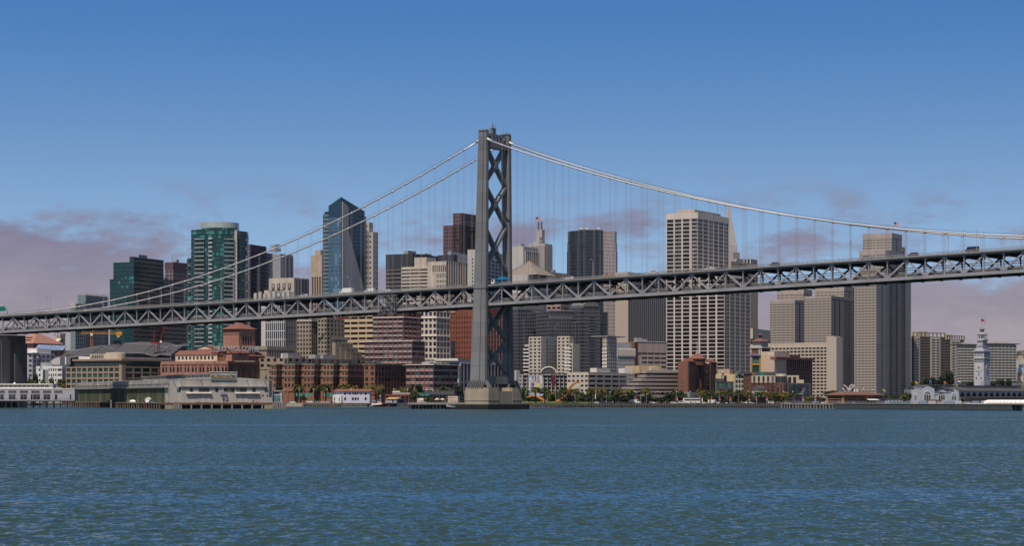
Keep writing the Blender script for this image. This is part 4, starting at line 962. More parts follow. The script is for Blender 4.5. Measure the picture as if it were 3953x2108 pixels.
T.P('finial').lathe([(.8, T.H + 5), (.8, T.H + 5.6), (.25, T.H + 6.2)], OFFBL, 8, (cx_, cy_))
T.done(); B.done()
LET = mat('sign_letter_paint', (.50, .50, .50), .6, .05)
p0, p1 = W(822, 1365, Yc + 2), W(1004, 1365, Yc + 24); dv = p1 - p0
o = thing('rooftop_sign', 'rooftop sign of big grey letters before the brick tower', 'sign', (p0 + p1) / 2, math.atan2(dv.y, dv.x))
Lw = Vector((dv.x, dv.y, 0)).length
letters('HILLS BROS COFFEE', 5.6, LET, o, (0, -.2, .5), (pi / 2, 0, 0), 'sign_letter', .15, Lw / 52.0)
m = MB(); m.box(-Lw / 2 - 1, Lw / 2 + 1, 0, .3, -.4, .3, BLACK)
for i in range(18): m.tube([(-Lw / 2 + i * Lw / 17, .3, -3), (-Lw / 2 + i * Lw / 17, .3, 4.6)], .06, BLACK, 4)
for z in (1.5, 3.2): m.tube([(-Lw / 2, .3, z), (Lw / 2, .3, z)], .05, BLACK, 4)
m.build('sign_frame', o)
# taupe blocks behind
B = Bld('taupe_hall', 'taupe flat roofed block with a blind arcade behind the warehouse', 984, 1030, 1140, 1338, 1640, 29, TAUPE, d=.4)
B.P('blind_bay').box(2, B.R - 2, -.1, .4, B.H - 8, B.H - 3, DKGREY)
for i in range(11): B.mass(2 + i * (B.R - 5) / 10, 3.2 + i * (B.R - 5) / 10, -.2, .4, B.H - 8, B.H - 3)
B.mass(-.3, B.R, -.3, B.L, B.H - 2.6, B.H + .2); sub(B, 990, 1060, 1172, 1378, 'L', mt=TAUPE); B.done()
B = Bld('taupe_terrace', 'low taupe terraced storeys on top of the brick terraces', 1000, 1098, 1420, 1384, 1585, 29, TAUPE, d=.35, gl=GL_BK)
B.facade('R', 13, 2, .5, .45, 4, None, B.H - 8, B.H); B.facade('L', 4, 2, .5, .45, 0, None, B.H - 8, B.H); sub(B, 1180, 1203, 1370, 1384 - 0, 'R', mt=TAUPE); B.P('vent_stack').tube([(B.bR(1101), 3, B.H), (B.bR(1101), 3, B.H + 3.5)], .7, WPAINT, 8); B.done(3)
B = Bld('taupe_apartments', 'tall taupe apartment tower with balcony bays and stepped roof under the deck', 1145, 1203, 1236, 1226, 1680, 29, TAUPE, d=.5, gl=GL_BK)
fh = 16.8 * 1680 / F; nz = 11
B.facade('L', 5, nz, .45, .42, 0, None, B.H - nz * fh - 3, B.H - 3); B.facade('R', 4, nz, .4, .42, 0, None, B.H - nz * fh - 3, B.H - 3)
B.P('cornice').box(-.6, B.R, -.6, B.L, B.H - 3, B.H - 2.4, PALE); B.done(2)
B = Bld('terraced_apartments', 'taupe apartment block stepping down in planted terraces, beside the tan banded offices', 1226, 1262, 1330, 1219, 1670, 29, TAUPE, d=.5, gl=GL_BK)
B.facade('R', 5, 12, .4, .42, 0, None, B.H - 12 * fh - 3, B.H - 3); B.facade('L', 3, 12, .4, .42, 0, None, B.H - 12 * fh - 3, B.H - 3)
for i, (x0, xc, x1, yt) in enumerate(((1258, 1282, 1342, 1306), (1260, 1300, 1362, 1323), (1262, 1318, 1382, 1341), (1264, 1336, 1398, 1359), (1266, 1352, 1413, 1376))):
    lx, ly, L, Rr, H = sub(B, x0, xc, x1, yt, 'R')
    B.P('cornice').box(lx - .4, lx + Rr, ly - .5, ly + L, H - .5, H + .2, PALE); B.mass(lx, lx + Rr, -3.0 - i * .4, 0, 0, H - 3.4)
    for k in range(3): B.win('R', lx + Rr * (.25 + .25 * k), H - 2.0, 1.6, 1.7, -.05, GL_BK)
    for k in range(2): B.win('R', lx + Rr * (.5 + .25 * k), H - 5.6, 1.7, 1.8, -3.05 - i * .4, GL_BK)
B.done(1)
TB = mat('tan_band', (.52, .40, .265), var=.07)
B = Bld('tan_banded_office', 'tan office with broad bands and dark ribbon windows under the deck', 1322, 1444, 1490, 1222, 1740, 29, TB, d=.7, gl=GL_BK)
fh = 20 * 1740 / F; B.facade('L', 4, 11, .10, .55, 0, None, B.H - 11 * fh, B.H); B.facade('R', 2, 11, .12, .55, 0, None, B.H - 11 * fh, B.H); B.done()
# red brick and white gridded offices
RBK = mat('red_office_brick', (.215, .06, .045), var=.08)
B = Bld('red_grid_office', 'red brick office with white lined spandrels in two stepped blocks', 1407, 1592, 1640, 1318, 1560, 29, RBK, d=.5, gl=GL_BL)
fh = 21 * 1560 / F
B.facade('L', 10, 5, .16, .32, 0, None, B.H - 5 * fh, B.H, sill=WTRIM); B.facade('R', 4, 5, .14, .3, 0, None, B.H - 5 * fh, B.H, sill=WTRIM); B.P('cornice').box(-.4, B.R, -.4, B.L, B.H, B.H + .5, WTRIM)
lx, ly, L, Rr, H = sub(B, 1441, 1557, 1624, 1205, 'L', z0=B.H)
B.facade('L', 6, 5, .16, .32, ly, ly + L, B.H + .5, H - 4, off=-.5, sill=WTRIM); B.facade('R', 4, 5, .2, .32, 0, Rr, B.H + .5, H - 4, off=ly - .5, sill=WTRIM)
B.P('cornice').box(-.9, Rr, ly - .9, ly + L, H - 4, H - 3.4, WTRIM); B.facade('L', 6, 1, .2, .12, ly, ly + L, H - 3.4, H, off=-.45); B.facade('R', 4, 1, .2, .12, 0, Rr, H - 3.4, H, off=ly - .45); B.done()
CG = mat('cream_grid_stone', (.60, .53, .46), var=.06)
B = Bld('cream_grid_office', 'cream stone office with square windows between red office and bridge tower', 1622, 1686, 1737, 1204, 1600, 29, CG, d=.5, gl=GL_BL)
fh = 23.2 * 1600 / F; B.facade('L', 4, 8, .36, .34, 0, None, B.H - 8 * fh, B.H); B.facade('R', 4, 8, .14, .22, 0, None, B.H - 8 * fh, B.H, wall=CG)
for k in (1, 4): B.P('cornice').box(-.5, B.R, -.5, B.L, B.H - k * fh - .3, B.H - k * fh + .3, WTRIM)
B.done(1)
B = Bld('rust_red_tower', 'rust red tower block with narrow slit windows behind the bridge tower leg', 1737, 1862, 1982, 1205, 1690, 32, RUST, d=.8, gl=GL_BK)
fh = 19.6 * 1690 / F; B.facade('L', 12, 9, .62, .36, 0, None, B.H - 9 * fh - 3, B.H - 3, d=1.0)
B.facade('R', 11, 9, .3, .35, 0, None, B.H - 9 * fh - 3, B.H - 3, wall=PINK, spw=RUST); B.mass(1.2, B.R * .9, 1.2, B.aL(1756), B.H, B.H + 3.2); B.P('parapet').box(.2, 1.5, B.aL(1756), B.L, B.H, B.H + 1.2, PINK); B.done()
B = Bld('dark_infill', 'dark glazed infill between cream office and rust red tower', 1728, 1742, 1758, 1318, 1650, 29, DKGREY, d=.3); B.facade('R', 3, 5, .2, .3); B.done()
# front row left of the tower
B = Bld('red_brick_low_office', 'low red brick office with white spandrel lines and stone base by the quay', 1567, 1674, 1766, 1409, 1500, 28, RBK, d=.5, gl=GL_BL)
fh = 24.2 * 1500 / F; z0 = B.H - 4 * fh
B.facade('L', 6, 4, .16, .3, 0, None, z0, B.H, sill=WTRIM); B.facade('R', 6, 4, .12, .28, 0, None, z0, B.H, sill=WTRIM); B.P('cornice').box(-.5, B.R, -.5, B.L, B.H, B.H + .5, WTRIM)
B.facade('L', 4, 1, .3, .05, 0, None, 0, z0, wall=WTRIM); B.facade('R', 6, 1, .3, .05, 0, None, 0, z0, wall=WTRIM); B.done(2)
B = Bld('portal_building', 'pale grey portal building with tall columns behind the bridge tower', 1680, 1772, 1986, 1386, 1580, 24, mat('portal_stone', (.43, .42, .44), var=.06), d=1.0, gl=GL_BK)
B.facade('R', 16, 2, .34, .12, 3, None, 0, B.H - 3.5); B.facade('L', 8, 2, .25, .2, 0, None, 0, B.H - 3)
B.P('pergola').box(-2, 0, 0, B.L, B.H - .9, B.H + .3, WTRIM)
B.done()
m = B.P('x'); 
B = Bld('brown_brick_block', 'brown brick block with ribbed shade side left of the white lined office', 1405, 1448, 1569, 1408, 1500, 26, OBRICK, d=.5, gl=GL_BL)
fh = 22 * 1500 / F; B.facade('L', 2, 5, .45, .34, 0, None, B.H - 5 * fh - 1, B.H - 1); B.facade('R', 10, 5, .34, .22, 0, None, B.H - 5 * fh - 1, B.H - 1); B.P('cornice').box(-.4, B.R, -.4, B.L, B.H, B.H + .5, TAUPE)
B.done(1)
# stepped brick terraces: four bays, each with a lit and a shaded face, upper storeys set back
BTn = thing('brick_terraces', 'long orange brick terraces in four saw tooth bays over an arcade', 'building', W(1100, HY, 1530) - Vector((0, 0, EYE - GZ)), 0)
fh = 23.2 * 1530 / F; wl = {}; W0 = BTn.location
bays = [(1046, 1066, 1096), (1096, 1137, 1173), (1172, 1212, 1247), (1246, 1286, 1321), (1319, 1342, 1428)]
walls = MB(); tops = MB(); nwin = []
for bi, (x0, xc, x1) in enumerate(bays):
    Yb = 1530; a = R_(25)
    X = (xc - CX) / F * Yb
    def corner(X, Yb, x0, x1):
        u0, u1 = (x0 - CX) / F, (x1 - CX) / F
        return (X - u0 * Yb) / (cos(a) + u0 * sin(a)), (u1 * Yb - X) / (sin(a) - u1 * cos(a))
    L, Rr = corner(X, Yb, x0, x1)
    dL, dR = Vector((-cos(a), sin(a), 0)), Vector((sin(a), cos(a), 0))
    Z0 = EYE + (HY - 1501) / F * Yb - GZ; n = 5
    for k in range(-1, n - 1):
        z0 = Z0 + k * fh if k >= 0 else 0; z1 = Z0 + (k + 1) * fh
        bk = 0 if k < 2 else (1.6 if k == 2 else 3.4)
        O = Vector((X, Yb, 0)) - Vector((W0.x, W0.y, 0)) + dR * 0 + Vector((0, bk * 1.0, 0))
        Lk, Rk = L + 2, Rr + 3
        P = lambda s, t: O + dL * s + dR * t
        def bx(s0, s1, t0, t1, e0, e1, mt): 
            q = [P(s0, t0), P(s0, t1), P(s1, t1), P(s1, t0)]
            walls.loft([[(p.x, p.y, e0) for p in q], [(p.x, p.y, e1) for p in q]], mt)
        bx(.5, Lk, .5, Rk, z0, z1, OBRICK)
        if k == n - 2 or k == 1 or k == 2: 
            bx(-.3, Lk, -.3, Rk, z1 - .01, z1 + .55, TAUPE)
        nl, nr = (3, 3) if bi not in (0, 4) else (2, 3 if bi == 0 else 8)
        if bi == 4: nl = 2
        for face, nn, S1 in (('L', nl, L), ('R', nr, Rr)):
            bw = S1 / nn
            for i in range(nn + 1):
                c = i * bw; hw = bw * .22 if k >= 0 else bw * .2
                c0, c1 = max(0, c - hw), min(S1, c + hw)
                if k < 0 and nn > 2 and i not in (0, nn) and i % 2: continue
                if face == 'L': bx(c0, c1, 0, .52, z0, z1, OBRICK)
                else: bx(c0, c1, 0, .52, z0, z1, OBRICK) if False else None
                if face == 'R':
                    q = [P(0, c0), P(.52, c0), P(.52, c1), P(0, c1)]; walls.loft([[(p.x, p.y, z0) for p in q], [(p.x, p.y, z1) for p in q]], OBRICK)
            if k >= 0:
                for e0, e1 in ((z0, z0 + fh * .24), (z1 - fh * .14, z1)):
                    if face == 'L': bx(.01, S1, .03, .51, e0, e1, OBRICK)
                    else:
                        q = [P(.03, .01), P(.51, .01), P(.51, S1), P(.03, S1)]; walls.loft([[(p.x, p.y, e0) for p in q], [(p.x, p.y, e1) for p in q]], OBRICK)
                for i in range(nn):
                    c = (i + .5) * bw; pt = P(c, .44) if face == 'L' else P(.44, c)
                    nwin.append((pt, z0 + fh * .55, bw * .56, fh * .64, (pi / 2 - a) if face == 'L' else (pi - a)))
                    if face == 'L':                    # pale lintel over each lit window
                        bx(c - bw * .3, c + bw * .3, -.12, .02, z1 - fh * .14, z1 - fh * .07, TAUPE)
            else:
                e0 = z1 - 2.0
                if face == 'L': bx(0, S1, .02, .51, e0, z1, OBRICK)
                else:
                    q = [P(.02, 0), P(.51, 0), P(.51, S1), P(.02, S1)]; walls.loft([[(p.x, p.y, e0) for p in q], [(p.x, p.y, z1) for p in q]], OBRICK)
walls.build('wall', BTn)
nwin.sort(key=lambda t: -t[1]); m = MB()
for i, (pt, z, w, h, r) in enumerate(nwin):
    if i < CAP:
        ob = bpy.data.objects.new('window', pane(w, h, GL_BL if r > pi / 2 + .2 else GL_BK, TAUPE)); C.objects.link(ob); ob.parent = BTn; ob.location = (pt.x, pt.y, z); ob.rotation_euler = (0, 0, r)
    else:
        M = Matrix.Translation((pt.x, pt.y, z)) @ Matrix.Rotation(r, 4, 'Z')
        m.poly([M @ Vector((-.02, y, zz)) for y, zz in ((-w / 2, -h / 2), (w / 2, -h / 2), (w / 2, h / 2), (-w / 2, h / 2))], GL_BK)
if m.v: tag(m.build('window', BTn), kind='stuff')
m = MB()
for px in (1153, 1188, 1262, 1272): p = W(px, 1525, 1527) - W0; m.loft([[(p.x - 2, p.y, p.z - 1), (p.x + 2, p.y, p.z - 1), (p.x + 2, p.y + 1.2, p.z - 1), (p.x - 2, p.y + 1.2, p.z - 1)], [(p.x - 2, p.y + .8, p.z + 1.2), (p.x + 2, p.y + .8, p.z + 1.2), (p.x + 2, p.y + 1.2, p.z + 1.2), (p.x - 2, p.y + 1.2, p.z + 1.2)]], GRNM)
m.build('awning', BTn)
# ---------------------------------------------------------------- between the bridge tower and the gridded tower
B = Bld('glass_ribbon_office', 'blue glass office end with white bands just right of the bridge tower', 1940, 1960, 2016, 1150, 1800, 29, WHITE, d=.5, gl=GL_BL)
B.facade('R', 1, 9, .02, .35, z0=B.H - 60); B.done()
B = Bld('cream_banded_slab', 'narrow cream slab of broad bands right beside the bridge tower', 1960, 1978, 2017, 1218, 1640, 20, CREAM, d=.7, gl=GL_BK)
fh = 17.3 * 1640 / F; B.facade('R', 1, 12, .12, .55, 0, None, B.H - 12 * fh - 4, B.H - 4); B.P('roof_plant').box(3, B.R - 2, 2, 10, B.H, B.H + 1.5, CREAM); B.done()
PKB = mat('pink_stone', (.37, .25, .215), var=.08)
B = Bld('pinkish_office', 'pinkish office with dark ribbon windows under the deck, behind the dark glass apartments', 2110, 2166, 2235, 1150, 1800, 29, PKB, d=.5, gl=GL_BK)
fh = 17.3 * 1800 / F; B.facade('L', 3, 14, .3, .5, 0, None, B.H - 14 * fh, B.H); B.facade('R', 2, 14, .08, .5, 0, None, B.H - 14 * fh, B.H); B.done()
B = Bld('grey_ribbon_slab', 'grey banded slab between the two dark glass apartment towers', 2100, 2112, 2155, 1238, 1700, 20, GREYW, d=.5, gl=GL_BK); B.facade('R', 1, 12, .06, .5, 0, None, B.H - 50, B.H); B.done()
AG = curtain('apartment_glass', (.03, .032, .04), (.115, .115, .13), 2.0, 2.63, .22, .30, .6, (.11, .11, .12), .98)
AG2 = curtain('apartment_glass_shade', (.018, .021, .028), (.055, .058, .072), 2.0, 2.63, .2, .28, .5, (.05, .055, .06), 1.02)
AGT = curtain('apartment_top_glass', (.09, .095, .095), (.17, .17, .165), 1.8, 1.5, .3, .3, .25)
def fl_edges(B, x0, x1, y, z0, z1, n, col=GREYW, part='balcony'):
    for k in range(n):
        z = z0 + (z1 - z0) * k / n; B.P(part + '%d' % 0 if False else part)
        m = MB(); m.box(x0, x1, y - .7, y, z, z + .2, GREYW); m.box(x0, x1, y - .7, y - .64, z + .2, z + .9, col); m.build(part, B.e)
B = Bld('dark_glass_apartments', 'tall dark glass apartment tower with an arched crown and white balconies', 2209, 2222, 2329, 1246, 1560, 62, AG, d=0)
R0 = B.R; px = lambda p: B.bR(p)
B.mass(px(2233), px(2310), -4, 20, 0, B.z(1190), AG); B.mass(px(2238), px(2303), -5, 16, 0, B.z(1184), AG)
zc = B.z(1184); c0, c1 = px(2240), px(2296); cc_ = (c0 + c1) / 2; rr_ = (c1 - c0) / 2
B.P('arched_crown').loft([[(cc_ - rr_ * cos(pi * k / 10), y, zc + 4.1 * sin(pi * k / 10)) for k in range(11)] for y in (-5.4, 14)], AGT)
for k in range(9): B.P('crown_rib').tube([(cc_ - (rr_ + .1) * cos(pi * j / 10), -5.5 + k * .8, zc + 4.2 * sin(pi * j / 10)) for j in range(11)], .1, GREYW, 4)
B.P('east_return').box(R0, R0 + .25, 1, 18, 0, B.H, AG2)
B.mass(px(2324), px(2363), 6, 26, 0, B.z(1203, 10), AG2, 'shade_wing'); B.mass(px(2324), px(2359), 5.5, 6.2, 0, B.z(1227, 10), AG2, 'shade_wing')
B.mass(px(2160) - 4, px(2232), 7, 28, 0, B.z(1203, 10), AG, 'low_wing'); B.mass(px(2158) - 4, px(2231), 5, 8, 0, B.z(1228, 10), AG, 'low_wing')
fl_edges(B, px(2262), px(2281), -5.0, 16, zc - 5, 23, AG2)
for z, a, b_ in ((B.z(1203, 10), px(2160) - 4.2, px(2232)), (B.z(1228, 10), px(2158) - 4.2, px(2231)), (B.H, -.2, R0 + .2)):
    B.P('parapet').box(a, b_, (6.8 if a < -2 else -.2), (8 if a < -2 else 2), z, z + .5, GREYW)
B.P('roof_garden').box(px(2326), px(2357), 6, 9, B.z(1227, 10), B.z(1224, 10), leafmat('garden_green', (.03, .05, .015), (.06, .09, .03)))
B.done()
B = Bld('stepped_glass_apartments', 'dark glass apartment tower of stepped boxes beside the bridge tower', 2015, 2026, 2098, 1229, 1590, 62, AG, d=0)
px = lambda p: B.bR(p)
B.mass(px(2022), px(2120), 9, 30, 0, B.z(1172, 15), AG, top=None); B.P('glass_top').box(px(2022) - .1, px(2120) + .1, 8.8, 30, B.z(1197, 15), B.z(1172, 15) + .2, AGT)
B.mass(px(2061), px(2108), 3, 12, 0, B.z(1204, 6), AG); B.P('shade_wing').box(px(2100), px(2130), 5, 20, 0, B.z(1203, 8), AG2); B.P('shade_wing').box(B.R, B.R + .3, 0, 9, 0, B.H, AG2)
B.P('parapet').box(px(2060), px(2130), 2.8, 3.2, B.z(1204, 6), B.z(1204, 6) + .5, GREYW)
fl_edges(B, px(2056), px(2072), 0, 18, B.H - 6, 12, AG2); B.done()
# beige apartment blocks at its foot
AB = mat('apartment_beige', (.50, .45, .375), var=.06); ABS = AB
fh = 13.6 * 1500 / F
def ablock(label, x0, xc, x1, yt, wing=None, right=True):
    B = Bld('beige_apartments', label, x0, xc, x1, yt, 1500, 29, AB, d=.35, gl=GL_BK); nz = 11
    B.facade('L', 3, nz, .5, .48, 0, None, B.H - nz * fh - 1, B.H - 1)
    B.mass(0, B.R, 0, .4, 0, B.H) if right else B.facade('R', 5, nz, .5, .5, 0, None, B.H - nz * fh - 1, B.H - 1)
    if right:
        for k in range(nz): B.win('R', B.R * .42, B.H - 2.2 - k * fh, 1.5, 1.4, -.03, GL_BK)
    for k in range(nz): B.P('storey_line').box(-.04, B.R + .02, -.04, B.L, B.H - 1 - k * fh, B.H - .85 - k * fh, TAUPE)
    if wing:
        w0, w1, wt = wing; y0, y1 = B.aL(w1), B.aL(w0); zt = B.z(wt, 6)
        B.mass(1.0, 12, y0, y1, 0, zt); n = int(zt / fh) - 2
        for k in range(n):
            for j in range(2):
                y = y0 + (y1 - y0) * (.28 + .46 * j); z = zt - 1.5 - (k + 1) * fh
                B.win('L', y, z + 1.4, 1.9, 1.9, .93, GL_BK)
                m = MB(); m.box(-.3, 1, y - 1.2, y + 1.2, z, z + .2, WTRIM); m.box(-.3, -.2, y - 1.2, y + 1.2, z + .2, z + 1.0, WTRIM); m.build('balcony', B.e)
    return B
ablock('beige punched window block with blank shaded end, beside the bridge tower', 2041, 2090, 2142, 1300, (2022, 2041, 1330)).done()
ablock('beige punched window block directly left of the tall dark glass apartments', 2150, 2199, 2215, 1298, (2178, 2208, 1327), False).done()
B = ablock('beige block with overhanging roof slab right of the tall dark glass apartments', 2326, 2343, 2381, 1301, (2328, 2340, 1330), False)
B.P('roof_slab').box(-.5, B.R + 12, -1, 12, B.H + .2, B.H + .8, GREYW); B.done()
o = thing('arched_glass_vault', 'white ribbed glass barrel vault at the foot of the beige apartments', 'vault', W(2118, 1441, 1485), 0)
r = px2m(29.5, 1485); m = MB()
m.loft([[(-r * cos(pi * k / 12), y, r * .8 * sin(pi * k / 12)) for k in range(13)] for y in (0, 12)], curtain('vault_glass', (.04, .045, .05), (.12, .12, .12), 1.2, 1.0, .2, .2, .4)); m.build('glass', o)
m = MB(); m.tube([(-r * cos(pi * k / 12), -.2, r * .8 * sin(pi * k / 12)) for k in range(13)], .42, WTRIM, 6); m.build('rim', o)
m = MB(); m.box(-r, r, .5, 12, -20, -.02, AB); m.build('base', o)
# parking garage, billboard, concrete pier
B = Bld('parking_garage', 'open deck parking garage with dark bays behind the billboard', 2003, 2019, 2192, 1447, 1470, 62, PALE, d=.9, gl=SLOT)
fh = 15.5 * 1470 / F; B.facade('R', 11, 5, .13, .34, 0, None, B.H - 5 * fh, B.H - .5, part='car_deck_opening'); B.facade('L', 2, 5, .15, .34, 0, None, B.H - 5 * fh, B.H - .5, part='car_deck_opening')
B.P('roof_frame').box(-.5, B.R, -.8, -.3, B.H + .6, B.H + 1.3, DSTEEL)
for i in range(12): B.P('roof_frame').box(i * B.R / 11 - .15, i * B.R / 11 + .15, -.8, -.5, 0, B.H + 1.3, DSTEEL)
B.done()
B = Bld('concrete_stack', 'plain concrete stair stack between bridge tower and parking garage', 1986, 1992, 2006, 1430, 1490, 40, PALE, d=0); B.done()
p = W(2067.5, 1529, 1428); w, h = 54 / F * 1428, 79 / F * 1428
o = thing('billboard', 'tall pale billboard showing two standing women, on the parking garage', 'billboard', p, R_(8))
PST = mat('poster_ground', (.56, .60, .66), .6, .08); SKIN = mat('poster_skin', (.50, .29, .20), .6, .05); HAIR = mat('poster_hair', (.10, .05, .035), .6, .05); TOPG = mat('poster_grey_top', (.42, .42, .47), .6, .1); TOPP = mat('poster_pink_top', (.50, .26, .30), .6, .1); SHO = mat('poster_shorts', (.11, .10, .12), .6, .1); TRO = mat('poster_yellow', (.70, .62, .04), .6, .05); PUR = mat('poster_purple', (.10, .06, .20), .6, .1)
m = MB(); m.box(-w / 2, w / 2, 0, .35, 0, h, PST); m.build('panel', o)
def fig(x, s, top, legs, yy):
    m = MB(); Y_ = -.03
    def el(cx, cz, rx, rz, mt, dy=0): m.faces([(cx + rx * cos(2 * pi * k / 14), Y_ - dy, cz + rz * sin(2 * pi * k / 14)) for k in range(14)], [tuple(range(14))], mt)
    def qd(pts, mt, dy=0): m.faces([(a, Y_ - dy, b) for a, b in pts], [tuple(range(len(pts)))], mt)
    el(x, yy + 10.6, .72, 1.05, HAIR); el(x + .02, yy + 10.5, .48, .68, SKIN, .01); qd([(x - .22, yy + 9.9), (x + .22, yy + 9.9), (x + .25, yy + 9.3), (x - .25, yy + 9.3)], SKIN)
    qd([(x - 1.15 * s, yy + 9.4), (x + 1.15 * s, yy + 9.4), (x + .85 * s, yy + 6.9), (x - .85 * s, yy + 6.9)], top, .01)
    for e in (-1, 1): qd([(x + e * 1.1 * s, yy + 9.3), (x + e * 1.6 * s, yy + 7.4), (x + e * 1.75 * s, yy + 5.4), (x + e * 1.45 * s, yy + 5.4), (x + e * 1.3 * s, yy + 7.3), (x + e * .8 * s, yy + 9.0)], SKIN, .005)
    qd([(x - .85 * s, yy + 6.95), (x + .85 * s, yy + 6.95), (x + 1.05 * s, yy + 5), (x - 1.05 * s, yy + 5)], legs, .012)
    for e in (-1, 1): qd([(x + e * .05, yy + 5.05), (x + e * 1.02 * s, yy + 5.05), (x + e * .75 * s, yy + .5), (x + e * .3, yy + .5)], legs if legs is TRO else SKIN, .008)
    return m
fig(-1.9, 1, TOPG, SHO, 1.6).build('printed_figure', o); fig(1.8, 1.0, TOPP, TRO, 1.4).build('printed_figure', o)
m = MB()
for x, z, r in ((-.3, 12.6, .5), (.1, 11.6, .45), (-.2, 10.3, .4), (-3.6, 12.8, .35), (3.6, 7, .4), (-3.2, 5.6, .35)): m.faces([(x + r * cos(2 * pi * k / 10), -.025, z + 1.7 * r * sin(2 * pi * k / 10)) for k in range(10)], [tuple(range(10))], PUR)
m.build('printed_splash', o)
letters('BANANA', 1.1, BLACK, o, (-1.6, -.05, .35), (pi / 2, 0, 0), 'lettering', .01, 1.0)
m = MB(); m.box(-w / 2 - .1, w / 2 + .1, .1, .3, -5, 0, DSTEEL); m.build('stand', o)
# low beige ribbon office, banded office with roof medallions
B = Bld('beige_ribbon_office', 'low beige office with ribbon windows behind the orange bow sculpture', 2189, 2272, 2420, 1437, 1440, 29, AB, d=.4, gl=GL_BK)
fh = 18.5 * 1440 / F; B.facade('L', 5, 5, .4, .58, 0, None, B.H - 5 * fh - 2, B.H - 2); B.facade('R', 5, 5, .12, .58, 0, None, B.H - 5 * fh - 2, B.H - 2)
B.mass(-.5, .4, B.aL(2190), B.aL(2240), 0, B.H - 2 - 2 * fh); B.P('stair_glass').box(-.6, .4, B.aL(2238), B.aL(2219), 4, B.H - 3.4 * fh, GL_BL); B.P('roof_plant').box(20, 40, 4, 9, B.H, B.H + 3, PALE); B.done()
BM = mat('medallion_stone', (.40, .33, .285), var=.06)
B = Bld('banded_low_office', 'pinkish banded office with stepped terraces and round medallions on its parapet', 2381, 2430, 2622, 1432, 1420, 52, BM, d=.0, core=False)
ffs = [(2415, 2487, 1440.5), (2405, 2471, 1456), (2396, 2458, 1472), (2388, 2443, 1487.5), (2380, 2430, 1503), (2380, 2428, 1518)]
prev = 0
fh = 15.6 * 1420 / F
zbase = B.z(1520)
RIB = glass('ribbon_glass', (.012, .03, .032), .4, .07, .95)
for k, (x0, xc, yt) in enumerate(ffs):
    L1, b1 = B.aL(x0), B.bR(2622); bx0 = B.bR(xc) if xc > 2430 else 0
    zt = B.z(yt); off = bx0 * .55
    def ringp(e): return [(off + e, 10), (off * 0 + e, B.aL(x0) - e), (B.R, B.aL(x0) - e), (B.R, e + 0), (bx0 + 6, e), (bx0 + 2.4, e + .5), (bx0 * .9 + .6 + e, e + 2.5)]
    B.P('spandrel').prism([(bx0 * .9, 5), (bx0 * .9, B.aL(x0)), (B.R, B.aL(x0)), (B.R, 0), (bx0 * .9 + 6, 0), (bx0 * .9 + 2.6, .6), (bx0 * .9 + .6, 2.4)], zt - fh, zt - fh + fh * .58, BM)
    B.P('spandrel').prism([(bx0 * .9 - .08, 5), (bx0 * .9 - .08, B.aL(x0)), (B.R, B.aL(x0)), (B.R, -.08), (bx0 * .9 + 6, -.08), (bx0 * .9 + 2.55, .52), (bx0 * .9 + .52, 2.35)], zt - fh + fh * .25, zt - fh + fh * .32, TAUPE)
    B.P('ribbon_window').prism([(bx0 * .9 + .9, 5.5), (bx0 * .9 + .9, B.aL(x0) - .6), (B.R - .5, B.aL(x0) - .6), (B.R - .5, .8), (bx0 * .9 + 6.4, .8), (bx0 * .9 + 3.2, 1.4), (bx0 * .9 + 1.4, 3)], zt - fh + fh * .58, zt, RIB)
zt = B.z(1440.5)
B.P('parapet').prism([(B.bR(2487) * .9, 5), (B.bR(2487) * .9, B.aL(2420)), (B.R + .2, B.aL(2420)), (B.R + .2, -.3), (B.bR(2487) * .9 + 6, -.3), (B.bR(2487) * .9 + 2.5, .4)], zt, B.z(1432), BM)
md = MB(); md.lathe([(.1, -.2), (1.05, -.2), (1.05, .12), (.7, .15), (.1, .05)], BM, 14)
me = md.mesh('medallion')
for i in range(14):
    b_ = bpy.data.objects.new('medallion', me); C.objects.link(b_); b_.parent = B.e; b_.location = (B.bR(2500) + i * (B.R - B.bR(2500)) / 13.5, -.3, (zt + B.z(1432)) / 2 + .3); b_.rotation_euler = (R_(90), 0, 0)
B.P('end_pier').box(B.R, B.bR(2632), -.4, B.L * .6, 0, B.z(1436), BM)
zg = B.z(1535)
B.P('base_storey').box(3, B.R, 2.0, B.L, 0, zg, SLOT); B.P('base_storey').box(1, B.R, .2, B.L, zg, B.z(1530), BM)
for i in range(11): B.P('column').box(2 + i * B.R / 10.5 - .7, 2 + i * B.R / 10.5 + .7, .3, 1.7, 0, zg, BM); B.win('R', 4.2 + i * B.R / 10.6, zg + 2.6, 2.4, 1.9, .0, GL_BK)
B.P('base_storey').box(.5, B.R, .15, B.L, B.z(1530), B.z(1518) - fh + .1, BM)
B.P('roof_plant').box(B.R * .35, B.R * .8, 8, 22, zt, B.z(1412, 12), CREAMY); B.P('roof_plant').box(B.R * .1, B.R * .25, 10, 16, zt, B.z(1422, 12), WTRIM); B.P('roof_plant').box(B.R * .55, B.R * .7, 6, 8, zt, B.z(1418, 10), CREAM)
B.done()
